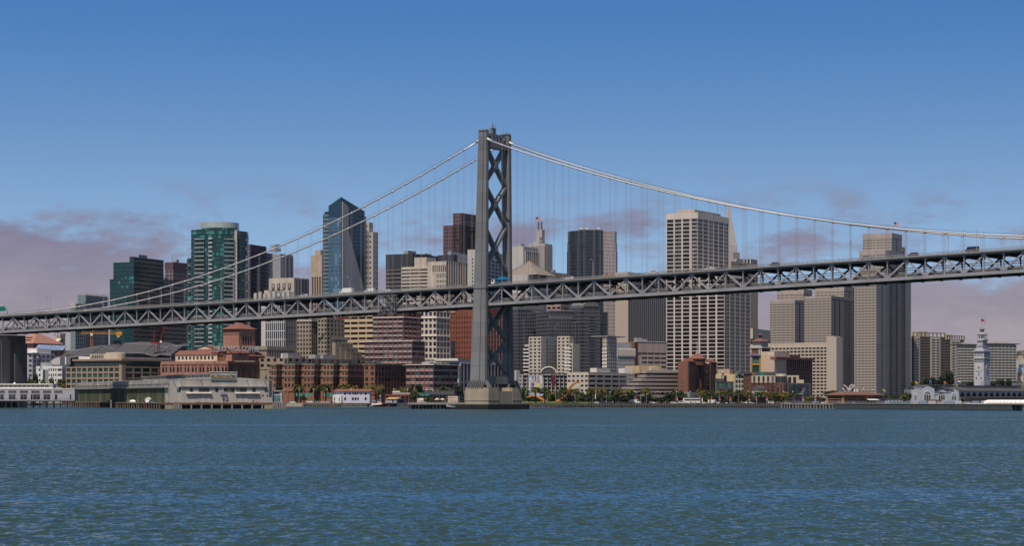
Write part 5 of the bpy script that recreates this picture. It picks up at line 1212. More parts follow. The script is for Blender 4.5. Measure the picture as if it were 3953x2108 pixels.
# pinkish low slab, brown block, pale finned hall behind
B = Bld('pinkish_low_slab', 'long pinkish low office with ribbon windows at the foot of the striped tower', 2400, 2461, 2574, 1320, 1620, 50, BANDP, d=.4, gl=GL_BK)
fh = 17.2 * 1620 / F; B.facade('R', 4, 6, .1, .58, 4, None, B.H - 8 - 6 * fh, B.H - 8); B.facade('L', 3, 6, .1, .5, 0, None, B.H - 8 - 6 * fh, B.H - 8); B.mass(-.1, B.R, -.1, 4, B.H - 8, B.H); B.P('cornice').box(-.4, B.R, -.4, 4, B.H, B.H + .5, CREAM); B.done(2)
B = Bld('brown_corner_block', 'brown brick corner block behind the pale finned hall', 2415, 2450, 2463, 1322, 1600, 29, mat('dull_brick', (.20, .085, .06)), d=0); B.done()
B = Bld('finned_hall', 'pale hall with slanted fins over a white latticed front', 2372, 2380, 2449, 1347, 1560, 60, PALE, d=.3)
zt = B.z(1369)
for i in range(11): B.P('slanted_fin').beam((i * B.R / 10.5, -1.6, B.H), (i * B.R / 10.5 + 1.0, -.1, zt - 1), .3, 2.2, WTRIM, side=(1, 0, 0))
B.P('lattice').box(-.1, B.R, -.3, 0, 0, zt - 2, curtain('lattice_front', (.11, .11, .12), (.42, .40, .40), 1.1, 2.6, .3, .25, .2)); B.P('plain_top').box(0, B.R * 1.0, 4, 12, B.H, B.z(1323), GREYW); B.done()
# brick hotel with tiled lantern
HBR = mat('hotel_brick_shade', (.09, .046, .038)); B = Bld('brick_lantern_hotel', 'brick block with shaded front, lit brick end and a tiled octagonal roof lantern', 2618, 2656, 2763, 1403, 1430, 29, HBR, d=.4, gl=GL_DK)  # the front's shade is put into a darker copy of the brick
fh = 14.5 * 1430 / F
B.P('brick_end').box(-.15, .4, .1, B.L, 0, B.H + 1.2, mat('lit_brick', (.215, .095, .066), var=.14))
for k in range(7): B.win('L', B.L * .55, B.H - 12 - k * fh, 1.3, 2.0, -.2, GL_DK, WPAINT)
m = B.P(); m.box(0, B.R, .05, .45, 0, B.H, HBR)
for f0, f1 in ((0, .22), (.42, .58), (.78, 1)): m.box(B.R * f0, B.R * f1, -.8, .1, 0, B.H + (1.5 if f0 != .42 else -2), HBR)
for i in range(10):
    for k in range(6): B.win('R', (i + .5) * B.R / 10, B.H - 9 - k * fh, 1.2, 1.7, -.85 if i in (0, 1, 4, 5, 8, 9) else .02, GL_BL)
for i in range(9): B.win('R', B.R * .25 + i * B.R * .055, B.H - 5.2, 1.0, 2.0, -.0, GL_BL)
B.P('base').box(-.2, B.R + .1, -1.0, 3, 0, B.z(1515), GREYW)
for x0, x1 in ((.02, .20), (.80, .98)): B.P('side_roof').loft([[(B.R * x0, -1, B.H + 1.2), (B.R * x1, -1, B.H + 1.2), (B.R * x1, 5, B.H + 1.2), (B.R * x0, 5, B.H + 1.2)], [(B.R * x0 + .5, 1.5, B.H + 3.4), (B.R * x1 - .5, 1.5, B.H + 3.4), (B.R * x1 - .5, 3, B.H + 3.4), (B.R * x0 + .5, 3, B.H + 3.4)]], TILE)
c = B.loc(2691, 1447); r = 5.4; ze = B.z(1387, 16)
def octr(r, z): return [(c[0] + r * cos(pi / 8 + pi / 4 * k), c[1] + r * sin(pi / 8 + pi / 4 * k), z) for k in range(8)]
B.P('lantern').loft([octr(r, B.H - 1), octr(r, ze)], BRICK); B.P('lantern_roof').loft([octr(r + .9, ze), octr(r + .9, ze + .3), octr(.5, B.z(1362, 16))], TILE)
B.P('flagpole').tube([(c[0], c[1], B.z(1362)), (c[0], c[1], B.z(1317))], .12, WPAINT, 5); B.P('finial').lathe([(.7, B.z(1363)), (.9, B.z(1360)), (.1, B.z(1358))], WPAINT, 8, c)
for k in range(3): B.P('parapet_gap').box(0, 0, 0, 0, 0, 0, BRICK) if False else None
B.done()
# cream blocks between, green bay house, brick slice
B = Bld('yellow_cream_block', 'cream blank walled block stepping up behind the dark shopfronts', 2763, 2836, 2850, 1445, 1440, 14, CREAMY, d=0)
B.mass(1, B.R, B.aL(2815), B.aL(2770), B.H, B.z(1425), TANW); B.P('roof_duct').tube([(-.3, B.aL(2786), B.H - 4), (-.3, B.aL(2790), B.H + 1), (2, B.aL(2790), B.H + 2)], .7, STEEL, 6); B.win('L', B.aL(2800), B.H - 3, 1.8, 4, -.05, GL_BK); B.done()
B = Bld('dark_shopfronts', 'dark fronted shops with teal glass below the cream blank wall', 2763, 2765, 2832, 1475, 1428, 75, DKGREY, d=.4, gl=GL_TL)
B.facade('R', 6, 3, .2, .25, 0, None, 0, B.H); B.P('upper_frame').box(1, B.R * .45, -.1, 6, B.H, B.H + 2.2, DKGREY); B.done()
B = Bld('green_bay_house', 'narrow cream building with a gabled green glass bay', 2836, 2838, 2872, 1446, 1430, 75, PALE, d=.3, gl=GL_TL)
B.facade('R', 3, 5, .28, .3, 0, None, 3, B.H - .5); xa, xb = B.R * .22, B.R * .78
B.P('bay_roof').loft([[(xa, -1, B.H), (xb, -1, B.H), (xb, 5, B.H), (xa, 5, B.H)], [((xa + xb) / 2 - .1, -1, B.H + 2.0), ((xa + xb) / 2 + .1, -1, B.H + 2.0), ((xa + xb) / 2 + .1, 5, B.H + 2.0), ((xa + xb) / 2 - .1, 5, B.H + 2.0)]], ROOFD)
B.P('awning').box(0, B.R, -1.6, 0, 3.0, 3.4, BLACK); B.done()
B = Bld('brick_slice', 'narrow dark brick building between the green bay house and cream topped flats', 2868, 2872, 2904, 1441, 1425, 70, DBRICK, d=.3, gl=GL_DK)
B.facade('R', 6, 6, .5, .45, 0, None, 3, B.H - 1.2); B.P('cornice').box(-.3, B.R, -.4, 2, B.H - .6, B.H + .6, DKGREY); B.done()
# cream over brick apartments with a round corner bay
fh = 13.4 * 1425 / F
B = Bld('cream_topped_flats', 'brick apartments with cream upper storeys and a round corner bay', 2900, 2903, 2992, 1451, 1425, 72, BRICK, d=.35, gl=GL_DK, core=False)
zc = B.z(1478); B.mass(.35, B.R, .35, 14, 0, zc, BRICK); B.mass(.35, B.R, .35, 14, zc, B.H, CREAM)
B.facade('R', 5, 1, .52, .12, 0, None, zc + .01, B.H - .4, wall=CREAM); B.facade('R', 5, 5, .5, .42, 0, None, zc - 5 * fh, zc)
lx = B.bR(3019); r = px2m(21, 1425)
B.P('round_bay').lathe([(r, 0), (r, zc)], mat('bay_brick', (.21, .095, .075)), 20, (lx, r * .4)); B.P('round_bay').lathe([(r, zc), (r, B.H + 1)], curtain('bay_glass', (.03, .035, .042), (.09, .09, .095), 1.4, 30, .12, .0, .4), 20, (lx, r * .4)); B.P('round_bay').lathe([(r + .2, B.H - .4), (r + .2, B.H + 1.3)], CREAM, 20, (lx, r * .4))
for k in range(5):
    for a in (-2.6, -2.0, -1.4, -.8):
        q = pane(1.2, 2.0, GL_DK); b_ = bpy.data.objects.new('window', q); C.objects.link(b_); b_.parent = B.e; b_.location = (lx + (r + .02) * cos(a), r * .4 + (r + .02) * sin(a), zc - 2 - k * fh); b_.rotation_euler = (0, 0, a + pi)
x0_, x1_ = B.bR(3041), B.bR(3132)
B.mass(x0_, x1_, 1, 14, 0, B.z(1479), DKGREY, 'glass_wing'); B.mass(x0_, B.bR(3088), 1.5, 14, B.z(1479), B.H + .3, CREAM, 'upper_wing'); B.mass(B.bR(3088), B.bR(3107), 1.5, 14, B.z(1479), B.z(1466), CREAM, 'upper_wing')
for i in range(9):
    for k in range(5):
        x = x0_ + 2.5 + i * (x1_ - x0_ - 3) / 9
        B.win('R', x, B.z(1479) - 2 - k * fh, 1.9, 2.3, .9, GL_BL)
for i in range(2): B.win('R', B.bR(3052 + i * 19), B.H - 3, 2.2, 4.5, 1.4, GL_DK)
B.P('brick_pier').box(x0_ - 1, x0_ + .4, .4, 4, 0, B.z(1479), BRICK); B.P('roof_plant').box(B.R * .45, B.R * 1.25, 6, 12, B.H, B.H + 2.6, DKGREY); B.P('teal_panel').box(B.R * .5, B.R * .66, 5.8, 6, B.H + .1, B.H + 2.7, GRNM); B.done()
B = Bld('arched_shed', 'small cream shed with a barrel roof before the brick flats', 2903, 2930, 2958, 1508, 1405, 29, CREAM, d=0)
B.P('barrel_roof').loft([[(x, B.L * .5 - B.L * .5 * cos(pi * k / 8), B.H - .2 + 3.0 * sin(pi * k / 8)) for k in range(9)] for x in (-.2, B.R)], ROOFD); B.P('blue_base').box(-.1, B.R, -.1, B.L, 0, B.H - 1, LAV); B.done()
# big brick and tan block, golden frame, brick belvedere, long concrete slab hotel
B = Bld('cornice_block', 'big tan and dark brick block with a heavy cornice, blank tan end toward the water', 2939, 2990, 3136, 1378, 1510, 29, DBRICK, d=.5, gl=GL_BK)
B.P('tan_end').box(-.3, .5, 0, B.L, 0, B.H + 1.5, mat('tan_end_wall', (.54, .40, .29), var=.06)); fh = 15.5 * 1510 / F
B.facade('R', 16, 7, .45, .35, 2, None, B.H - 8 - 7 * fh, B.H - 8); B.facade('R', 18, 1, .4, .05, 2, None, B.H - 8, B.H - 1.6); B.P('cornice').box(-.5, B.R + .8, -1.4, 3, B.H - 1.6, B.H, DBRICK)
B.mass(.3, B.R * .3, -.1, 2, 0, B.H + .4, MATS['tan_end_wall'], 'corner_strip'); B.P('corner_strip').v and None
B.P('roof_plant').box(B.R * .2, B.R * .6, 6, 16, B.H, B.H + 4, CREAM); B.P('roof_plant').box(B.R * .65, B.R * .95, 8, 14, B.H, B.H + 2, BTILE); B.done()
B = Bld('golden_frame_house', 'golden yellow framed building with two big glass panels', 2896, 2899, 2938, 1374, 1560, 70, mat('golden_wall', (.52, .30, .07)), d=.6, gl=GL_TL)
B.facade('R', 1, 5, .26, .17); B.P('roof').loft([[(-.5, -.5, B.H), (B.R, -.5, B.H), (B.R, 8, B.H), (-.5, 8, B.H)], [(2, 3, B.H + 2), (B.R - 2, 3, B.H + 2), (B.R - 2, 5, B.H + 2), (2, 5, B.H + 2)]], mat('slate_roof', (.10, .09, .12))); B.done()
B = Bld('brick_belvedere', 'brick belvedere tower with a tiled roof and little lantern', 2897, 2941, 2973, 1343, 1720, 34, BRICK, d=.3, gl=GL_DK)
for k in range(2):
    for i in range(3): B.win('L', B.L * (.3 + .13 * i), B.H - 5 - k * 5.5, 1.2, 1.8, -.02, GL_DK)
m = B.P(); m.box(0, B.R, 0, .3, 0, B.H, BRICK); m.box(0, .3, 0, B.L, 0, B.H, BRICK)
for y in (.5, B.L - .5, B.L * .22): B.P('quoin').box(-.25, .3, y - .5, y + .5, 0, B.H, PALE)
B.P('cornice').box(-.7, B.R + .5, -.7, B.L + .5, B.H - .3, B.H + .8, PALE)
q = B.P('loggia'); q.box(1.5, B.R - 1.5, 1.5, B.L - 1.5, B.H + .8, B.z(1318), BRICK)
for i in range(6): q.box(1.2, 1.6, 1.2 + i * (B.L - 3.4) / 5, 2.2 + i * (B.L - 3.4) / 5, B.H + .8, B.z(1318), PALE); q.box(1.2 + i * (B.R - 3.4) / 5, 2.2 + i * (B.R - 3.4) / 5, 1.2, 1.6, B.H + .8, B.z(1318), PALE)
c = (B.R / 2, B.L / 2); ze = B.z(1318)
B.P('roof').loft([[(-.4, -.4, ze), (B.R + .4, -.4, ze), (B.R + .4, B.L + .4, ze), (-.4, B.L + .4, ze)], [(c[0] - 1, c[1] - 1, B.z(1304)), (c[0] + 1, c[1] - 1, B.z(1304)), (c[0] + 1, c[1] + 1, B.z(1304)), (c[0] - 1, c[1] + 1, B.z(1304))]], BTILE)
B.P('lantern').lathe([(1.3, B.z(1306)), (1.3, B.z(1294)), (2.6, B.z(1293)), (.2, B.z(1287))], BRICK, 8, c); B.done()
HT_ = mat('slab_hotel_concrete', (.46, .395, .32), var=.06)
B = Bld('concrete_slab_hotel', 'long concrete slab building of deep shadowed window boxes with a blank fin wall', 2962, 3194, 3206, 1322, 1780, 33, HT_, d=1.2, gl=GL_BK)
fh = 13.05 * 1780 / F; B.facade('L', 16, 15, .22, .48, 0, None, B.H - 15 * fh - 4, B.H - 4)
B.P('fin_wall').box(-2.0, 10, -7, 0, 0, B.z(1298), HT_); B.P('fin_wall').box(-2, 10, -9, -7, 0, B.z(1302), HT_)
b0, b1 = B.bR(3226), B.bR(3262); B.mass(10, b1, 4, 20, 0, B.H - 1, HT_, 'rear_wing'); 
for k in range(14): B.win('R', b1 - 6, B.H - 5 - k * fh, 7, 1.7, 3.9, GL_BK)
B.done()
# twin balconied apartment towers and long slabs by the clock tower
TWN = mat('balcony_tower_wall', (.47, .41, .335), var=.06); BRNB = mat('balcony_brown', (.16, .125, .105), var=.1)
def twin(label, cols, x0, xc, x1, yt, Y):
    B = Bld('balcony_tower', label, x0, xc, x1, yt + 17, Y, 50, BRNB, d=.5, gl=GL_BK)
    fh = 10.55 * Y / F; n = 18
    for a, b_ in cols:
        m0, m1 = B.bR(a), B.bR(b_); B.mass(m0, m1, -.9, 1, 0, B.H); B.P('pale_bay').box(m0 - .02, m1 + .02, -1.0, 1, 0, B.H + .3, TWN)
        for k in range(n):
            for j in (.3, .74): B.win('R', m0 + (m1 - m0) * j, B.H - 3 - k * fh, (m1 - m0) * .3, 1.25, -1.05, GL_BK)
    for k in range(n + 2): B.P('balcony_slab').box(-.3, B.R, -.55, .6, B.H - k * fh - .5, B.H - k * fh + .7, mat('balcony_rail', (.20, .165, .14)) if 'balcony_rail' not in MATS else MATS['balcony_rail'])
    B.P('shade_side').box(-.4, .5, 0, B.L, 0, B.H, BRNB)
    m = B.P('roof_screen')
    for i in range(9): m.box(i * B.R / 8.2, i * B.R / 8.2 + .8, -.9, 0, B.H, B.H + 4.2, BRNB)
    m.box(-.3, B.R, -.9, 0, B.H + 4.2, B.H + 5, BRNB); m.box(B.R * .3, B.R * .6, 6, 14, B.H, B.H + 6.5, CREAM); return B.done()
twin('nearer and taller of the two balconied apartment towers right of the tallest banded tower', [(3528, 3549), (3590, 3628)], 3519, 3523, 3648, 1283, 2380)
twin('lower balconied apartment tower half hidden behind its taller twin', [(3668, 3704)], 3640, 3646, 3722, 1295, 2460)
def longslab(label, x0, xc, x1, yt, Y, nb, n=14):
    B = Bld('apartment_slab', label, x0, xc, x1, yt, Y, 68, mat('slab_wall', (.42, .40, .35), var=.06) if 'slab_wall' not in MATS else MATS['slab_wall'], d=1.2, gl=GL_BK)
    fh = 10.4 * Y / F; B.facade('R', nb, n, .32, .4, 0, None, B.H - n * fh - 2, B.H - 2)
    for k in range(n): B.P('floor_slab').box(-.8, B.R + .6, -1.0, .5, B.H - 2.2 - k * fh, B.H - 1.7 - k * fh, WTRIM)
    B.P('roof_slab').box(-1.5, B.R + 3, -1.8, 14, B.H - .5, B.H + .4, DKGREY); B.P('roof_plant').box(B.R * .4, B.R * .8, 4, 9, B.H + .4, B.H + 2.2, PALE); return B.done()
longslab('long pale apartment slab with white floor lines, left of the clock tower', 3695, 3697, 3772, 1330, 2340, 6)
longslab('long pale apartment slab with white floor lines, right of the clock tower', 3806, 3809, 3924, 1327, 2320, 8)
# hill with houses at the far right edge
b = MB(); ZH = lambda py: EYE + (HY - py) / F * 3600
hx = lambda px: (px - CX) / F * 3600
b.loft([[(hx(3860), 3500, 0), (hx(3915), 3560, ZH(1440)), (hx(3945), 3600, ZH(1385)), (hx(4000), 3650, ZH(1370)), (hx(4200), 3700, ZH(1330)), (hx(4600), 3800, 0)],
        [(hx(3860), 4500, 0), (hx(3915), 4500, ZH(1440)), (hx(3945), 4500, ZH(1385)), (hx(4000), 4500, ZH(1370)), (hx(4200), 4500, ZH(1330)), (hx(4600), 4500, 0)]], mat('hill_ground', (.11, .10, .06)))
tag(b.build('hill'), 'wooded hill rising at the far end of the shore', kind='structure')
hc = [('white', (.62, .60, .57)), ('pink', (.50, .33, .27)), ('cream', (.58, .50, .38)), ('pale blue', (.42, .46, .52)), ('tan', (.45, .36, .27)), ('grey', (.36, .35, .35))]
for i, (px_, py, w, h, ci, lab) in enumerate(((3932, 1472, 20, 20, 4, 'tan house lowest on the far hill beside the pale apartment slab'), (3944, 1445, 18, 24, 2, 'cream house with dark windows halfway up the far hill'), (3936, 1424, 16, 14, 1, 'pink house under the pale blue one on the far hill'), (3948, 1409, 16, 12, 3, 'pale blue house above the pink one on the far hill'), (3940, 1390, 14, 12, 0, 'white house high on the far hill below the dark trees'), (3952, 1376, 12, 12, 2, 'cream house topmost on the far hill'))):
    Yh = 3300 - i * 15; p = W(px_, py, Yh); s_ = Yh / F; o = thing('hill_house', lab, 'house', p, R_(20)); wm = mat('house_' + hc[ci][0].replace(' ', '_') + str(i), hc[ci][1])
    m = MB(); m.box(-w * s_ / 2, w * s_ / 2, 0, 12, -12, h * s_ / 2, wm); m.build('wall', o)
    m = MB(); m.loft([[(-w * s_ / 2 - .4, -.4, h * s_ / 2), (w * s_ / 2 + .4, -.4, h * s_ / 2), (w * s_ / 2 + .4, 12, h * s_ / 2), (-w * s_ / 2 - .4, 12, h * s_ / 2)], [(-w * s_ / 4, 5, h * s_ / 2 + 1.6), (w * s_ / 4, 5, h * s_ / 2 + 1.6), (w * s_ / 4, 7, h * s_ / 2 + 1.6), (-w * s_ / 4, 7, h * s_ / 2 + 1.6)]], ROOFD); m.build('roof', o)
    for j in range(3):
        for k in range(2):
            wo = bpy.data.objects.new('window', pane(1.3, 1.6, GL_DK)); C.objects.link(wo); wo.parent = o; wo.location = ((-.3 + .3 * j) * w * s_, -.02, h * s_ / 2 - 2.2 - k * 3); wo.rotation_euler = (0, 0, pi / 2)
# ---------------------------------------------------------------- ferry hall, clock tower, market house
YF = 1720
FW = mat('ferry_wall', (.36, .40, .43), var=.08); CLK = mat('clock_tower_stone', (.43, .435, .46), var=.1); FROOF = mat('ferry_roof', (.075, .07, .068), .8, .2)
zf = lambda py, Y=YF: EYE + (HY - py) / F * Y - GZ
xf = lambda px, Y=YF: (px - CX) / F * Y
o = thing('ferry_hall', 'long pale blue ferry hall with gabled end and a dark roofed arcade', 'hall', (xf(3701), YF, GZ), 0)
OX = xf(3701)
def gx(px): return xf(px) - OX
m = MB()
m.box(gx(3517), gx(3555), 0, 30, 0, zf(1504), FW); m.box(gx(3555), gx(3607), -1, 30, 0, zf(1497), FW); m.box(gx(3607), gx(3662), .5, 30, 0, zf(1511), FW); m.box(gx(3662), gx(3701), -.5, 30, 0, zf(1511), FW)
for a, c, b_, ye, yp, y0 in ((3552, 3580, 3607, 1497, 1485, -1.01), (3607, 3637, 3664, 1511, 1498, .49), (3662, 3681, 3701, 1511, 1502, -.51)):
    m.faces([(gx(a), y0, zf(ye) - .1), (gx(b_), y0, zf(ye) - .1), (gx(c), y0, zf(yp)), (gx(a), y0 + 1.5, zf(ye) - .1), (gx(b_), y0 + 1.5, zf(ye) - .1), (gx(c), y0 + 1.5, zf(yp))], [(0, 1, 2), (5, 4, 3), (0, 2, 5, 3), (1, 4, 5, 2)], FW)
m.build('end_wall', o)
m = MB()
for a, c, b_, ye, yp in ((3555, 3580, 3640, 1497, 1486), (3607, 3637, 3668, 1511, 1499), (3662, 3681, 3703, 1511, 1503)):
    m.faces([(gx(a), -.2, zf(ye)), (gx(c), -.2, zf(yp)), (gx(b_), -.2, zf(ye)), (gx(a), 50, zf(ye)), (gx(c), 50, zf(yp)), (gx(b_), 50, zf(ye))], [(0, 1, 4, 3), (1, 2, 5, 4)], FROOF)
    m.tube([(gx(a), -1.2, zf(ye)), (gx(c), -1.2, zf(yp)), (gx(b_) if b_ < 3640 else gx(3607), -1.2, zf(ye) if b_ < 3640 else zf(1499))], .25, ROOFD, 4)
m.build('gable_roof', o)
WT = 8.5
def arched(cx, zb_, w, h, y, mt, par, fr=True, nm='arched_window'):
    m = MB(); pts = [(cx - w / 2, y, zb_), (cx + w / 2, y, zb_)] + [(cx + w / 2 * cos(pi * k / 10), y, zb_ + h - w / 2 + w / 2 * sin(pi * k / 10)) for k in range(11)]
    m.poly(pts, mt)
    if fr:
        for f in (-.5, -.17, .17, .5): m.box(cx + f * w - .12, cx + f * w + .12, y - .12, y - .02, zb_, zb_ + h - w / 2, WPAINT)
        m.box(cx - w / 2, cx + w / 2, y - .12, y - .02, zb_ + h - w / 2 - .15, zb_ + h - w / 2 + .15, WPAINT)
        for k in (2, 4, 6, 8): m.beam((cx + .15 * w * cos(pi * k / 10), y - .06, zb_ + h - w / 2 + .15 * w * sin(pi * k / 10)), (cx + w / 2 * cos(pi * k / 10), y - .06, zb_ + h - w / 2 + w / 2 * sin(pi * k / 10)), .1, .2, WPAINT, side=(0, 1, 0))
        m.tube([(cx + w / 2 * cos(pi * k / 10), y - .05, zb_ + h - w / 2 + w / 2 * sin(pi * k / 10)) for k in range(11)], .18, WPAINT, 4)
    return m.build(nm, par)
arched(gx(3534), zf(1543), gx(3540) - gx(3528), zf(1519) - zf(1543), -.04, GL_DK, o); arched(gx(3579), zf(1545), gx(3592) - gx(3566), zf(1511) - zf(1545), -1.05, GL_DK, o)
arched(gx(3636), zf(1544), gx(3648) - gx(3623), zf(1514) - zf(1544), .45, GL_DK, o); arched(gx(3682), zf(1545), gx(3692) - gx(3672), zf(1519) - zf(1545), -.55, GL_TL, o)
AA = R_(38); LA = 140; dA, nA = Vector((sin(AA), cos(AA), 0)), Vector((cos(AA), -sin(AA), 0))   # the arcade runs back and away
def ap(s_, o_, z_): v = dA * s_ + nA * o_; return (v.x, v.y, z_)
def abox(m, s0, s1, o0, o1, z0, z1, mt): m.loft([[ap(s0, o1, z), ap(s1, o1, z), ap(s1, o0, z), ap(s0, o0, z)] for z in (z0, z1)], mt)
m = MB(); abox(m, 0, LA, -40, 0, 0, zf(1510), FW); m.build('arcade_wall', o)
for i in range(13):
    c = 6.2 + i * 10.6; w = 7.6; z0, h = zf(1532), zf(1514.5) - zf(1532); m = MB()
    m.poly([ap(c - w / 2, .06, z0), ap(c + w / 2, .06, z0)] + [ap(c + w / 2 * cos(pi * k / 10), .06, z0 + h * .35 + h * .65 * sin(pi * k / 10)) for k in range(11)], SLOT)
    m.tube([ap(c + w / 2 * cos(pi * k / 10), .1, z0 + h * .35 + h * .65 * sin(pi * k / 10)) for k in range(11)], .2, OFFBL, 4); m.build('arch_opening', o)
m = MB(); m.loft([[ap(0, .8, z), ap(LA, .8, z), ap(LA, -20, z + dz), ap(0, -20, z + dz)] for z, dz in ((zf(1510), 2.0), (zf(1509), 3.2))], FROOF)
for a, b_ in ((-8, 22), (42, 96), (108, 139)): abox(m, a, b_, -24, -14, zf(1503), zf(1489), FROOF); abox(m, a - .5, b_ + .5, -24.5, -13.5, zf(1489), zf(1487.5), ROOFD); abox(m, a, b_, -14, -13.9, zf(1496), zf(1493), OFFBL)
m.loft([[(gx(3607), 8, zf(1506)), (gx(3720), 8, zf(1506)), (gx(3720), 30, zf(1488)), (gx(3607), 30, zf(1488))], [(gx(3607), 8, zf(1505)), (gx(3720), 8, zf(1505)), (gx(3720), 30, zf(1486)), (gx(3607), 30, zf(1486))]], FROOF); m.build('roof', o)
m = MB(); m.loft([[ap(3, 5, zf(1552)), ap(LA, 5, zf(1552)), ap(LA, .3, zf(1534)), ap(3, .3, zf(1534))], [ap(3, 4.8, zf(1535)), ap(LA, 4.8, zf(1535)), ap(LA, .2, zf(1533)), ap(3, .2, zf(1533))]], mat('dark_shed_cladding', (.06, .055, .05))); m.build('dark_canopy', o)
LETG = mat('roof_letter_grey', (.30, .31, .33), .6, .05)
def roofsign(txt, px0, px1, yb, label, Y):
    p = W((px0 + px1) / 2, yb, Y); o = thing('rooftop_sign', label, 'sign', p, 0); wd = (px1 - px0) / F * Y
    letters(txt, 3.4, LETG, o, (0, 0, 0), (pi / 2, 0, 0), 'sign_letter', .1, wd / (2.25 * len(txt)))
    m = MB()
    for i in range(9): m.tube([(-wd / 2 + i * wd / 8, .4, -2.5), (-wd / 2 + i * wd / 8, .4, 2.7)], .07, DSTEEL, 4)
    m.tube([(-wd / 2, .4, .1), (wd / 2, .4, .1)], .08, DSTEEL, 4); m.build('sign_frame', o)
roofsign('PORT OF', 3785, 3822, 1487, 'small grey rooftop letters at the foot of the clock tower', 1770)
roofsign('SAN FRANCISCO', 3901, 4000, 1492, 'larger grey rooftop letters at the far right end of the hall roof', 1828)
# clock tower
T = Bld('clock_tower', 'slim pale clock tower with belfry, lantern and flagpole', 3760, 3798, 3823, 1394, 1800, 33, CLK, d=0)
sz = (T.R + T.L) / 2; w = T.L; r = T.R
def tier(mb, i0, z0, z1, mt=CLK): mb.box(i0, r - i0, i0, w - i0, z0, z1, mt)
zt = lambda py: T.z(py)
m = T.P('tier'); tier(m, -.5, zt(1394), zt(1391.5)); tier(m, .2, zt(1391.5), zt(1385)); tier(m, -.7, zt(1385), zt(1382.5)); tier(m, 1.4, zt(1382.5), zt(1357))
for i in range(6): m.box(-.0, .9, .3 + i * (w - 1.5) / 5, 1.2 + i * (w - 1.5) / 5, zt(1377), zt(1361), CLK); m.box(.2 + i * (r - 1.3) / 5, 1.1 + i * (r - 1.3) / 5, 0, .9, zt(1377), zt(1361), CLK)
tier(m, .05, zt(1382.5), zt(1376.5)); tier(m, .05, zt(1361), zt(1357)); tier(m, -.9, zt(1357), zt(1354)); tier(m, .4, zt(1354), zt(1350)); tier(m, .9, zt(1350), zt(1345)); tier(m, 1.4, zt(1345), zt(1337)); tier(m, 1.0, zt(1337), zt(1335))
tier(m, 2.3, zt(1335), zt(1314)); 
for i in range(4): m.box(1.8, 2.5, 2 + i * (w - 4.8) / 3, 2.8 + i * (w - 4.8) / 3, zt(1333), zt(1317), CLK); m.box(2 + i * (r - 4.8) / 3, 2.8 + i * (r - 4.8) / 3, 1.8, 2.5, zt(1333), zt(1317), CLK)
tier(m, 1.2, zt(1315), zt(1311))
c = (r / 2, w / 2); k = r / 2
m.lathe([(k * .62, zt(1311)), (k * .62, zt(1308)), (k * .34, zt(1308)), (k * .34, zt(1292)), (k * .60, zt(1291)), (k * .60, zt(1288)), (k * .3, zt(1287)), (k * .3, zt(1282))], CLK, 12, c)
for i in range(8): a = i * pi / 4; m.tube([(c[0] + k * .5 * cos(a), c[1] + k * .5 * sin(a), zt(1308)), (c[0] + k * .5 * cos(a), c[1] + k * .5 * sin(a), zt(1291))], .35, CLK, 5)
m2 = T.P('lantern'); m2.lathe([(k * .22, zt(1283)), (k * .22, zt(1272)), (k * .34, zt(1271)), (k * .30, zt(1268)), (k * .12, zt(1263.5)), (.1, zt(1261))], mat('lantern_stone', (.22, .20, .18)), 10, c)
m3 = T.P('belfry_opening')
for i in range(5): m3.box(.9, 1.35, 1.25 + i * (w - 1.5) / 5, .3 + (i + 1) * (w - 1.5) / 5 - .05, zt(1376), zt(1361.5), SLOT); m3.box(1.15 + i * (r - 1.3) / 5, .2 + (i + 1) * (r - 1.3) / 5 - .05, .9, 1.35, zt(1376), zt(1361.5), SLOT)
for i in range(7): m3.box(.1, .22, .8 + i * w / 7.4, 1.4 + i * w / 7.4, zt(1390.5), zt(1386.5), SLOT); m3.box(.8 + i * r / 7.4, 1.4 + i * r / 7.4, .1, .22, zt(1390.5), zt(1386.5), SLOT)
for f, S_, yy in (('L', w, 1448), ('R', r, 1448)):
    for u_, py in ((.28, 1461), (.76, 1461), (.5, 1446)): T.win(f, S_ * u_, zt(py), .8, 1.7, -.05, GL_BK)
    cc2 = S_ * .5; zc = zt(1421); fr = MB(); Rk = 2.9
    P_ = (lambda s_, d_, z_: (-d_, s_, z_)) if f == 'L' else (lambda s_, d_, z_: (s_, -d_, z_))
    sg_ = -1 if f == 'L' else 1
    disk = lambda rr, d_, mt, n=24: fr.faces([P_(cc2 + rr * cos(2 * pi * j / n), d_, zc + rr * sin(2 * pi * j / n)) for j in range(n)], [tuple(range(n)) if f == 'R' else tuple(range(n - 1, -1, -1))], mt)
    fr.loft([[P_(cc2 + Rk * cos(2 * pi * j / 24), dd, zc + Rk * sin(2 * pi * j / 24)) for j in range(24)] for dd in (-.1, .35)], CLK)
    disk(2.75, .37, WTRIM); disk(1.75, .39, mat('clock_dial_' + f, (.30, .31, .26)))
    for j in range(12):
        a = pi / 6 * j; fr.beam(P_(cc2 + 2.0 * cos(a), .38, zc + 2.0 * sin(a)), P_(cc2 + 2.6 * cos(a), .38, zc + 2.6 * sin(a)), .08, .3, BLACK)
    fr.beam(P_(cc2, .42, zc - .2), P_(cc2, .42, zc + 2.3), .08, .26, BLACK); fr.beam(P_(cc2, .42, zc), P_(cc2 + .05 , .42, zc + 1.5), .08, .36, BLACK)
    fr.build('clock_face', T.e)
T.done()
flag(3787, 1262, 1231, 1812, 'striped flag flying from the clock tower', 4.6, 2.8, droop=.5)
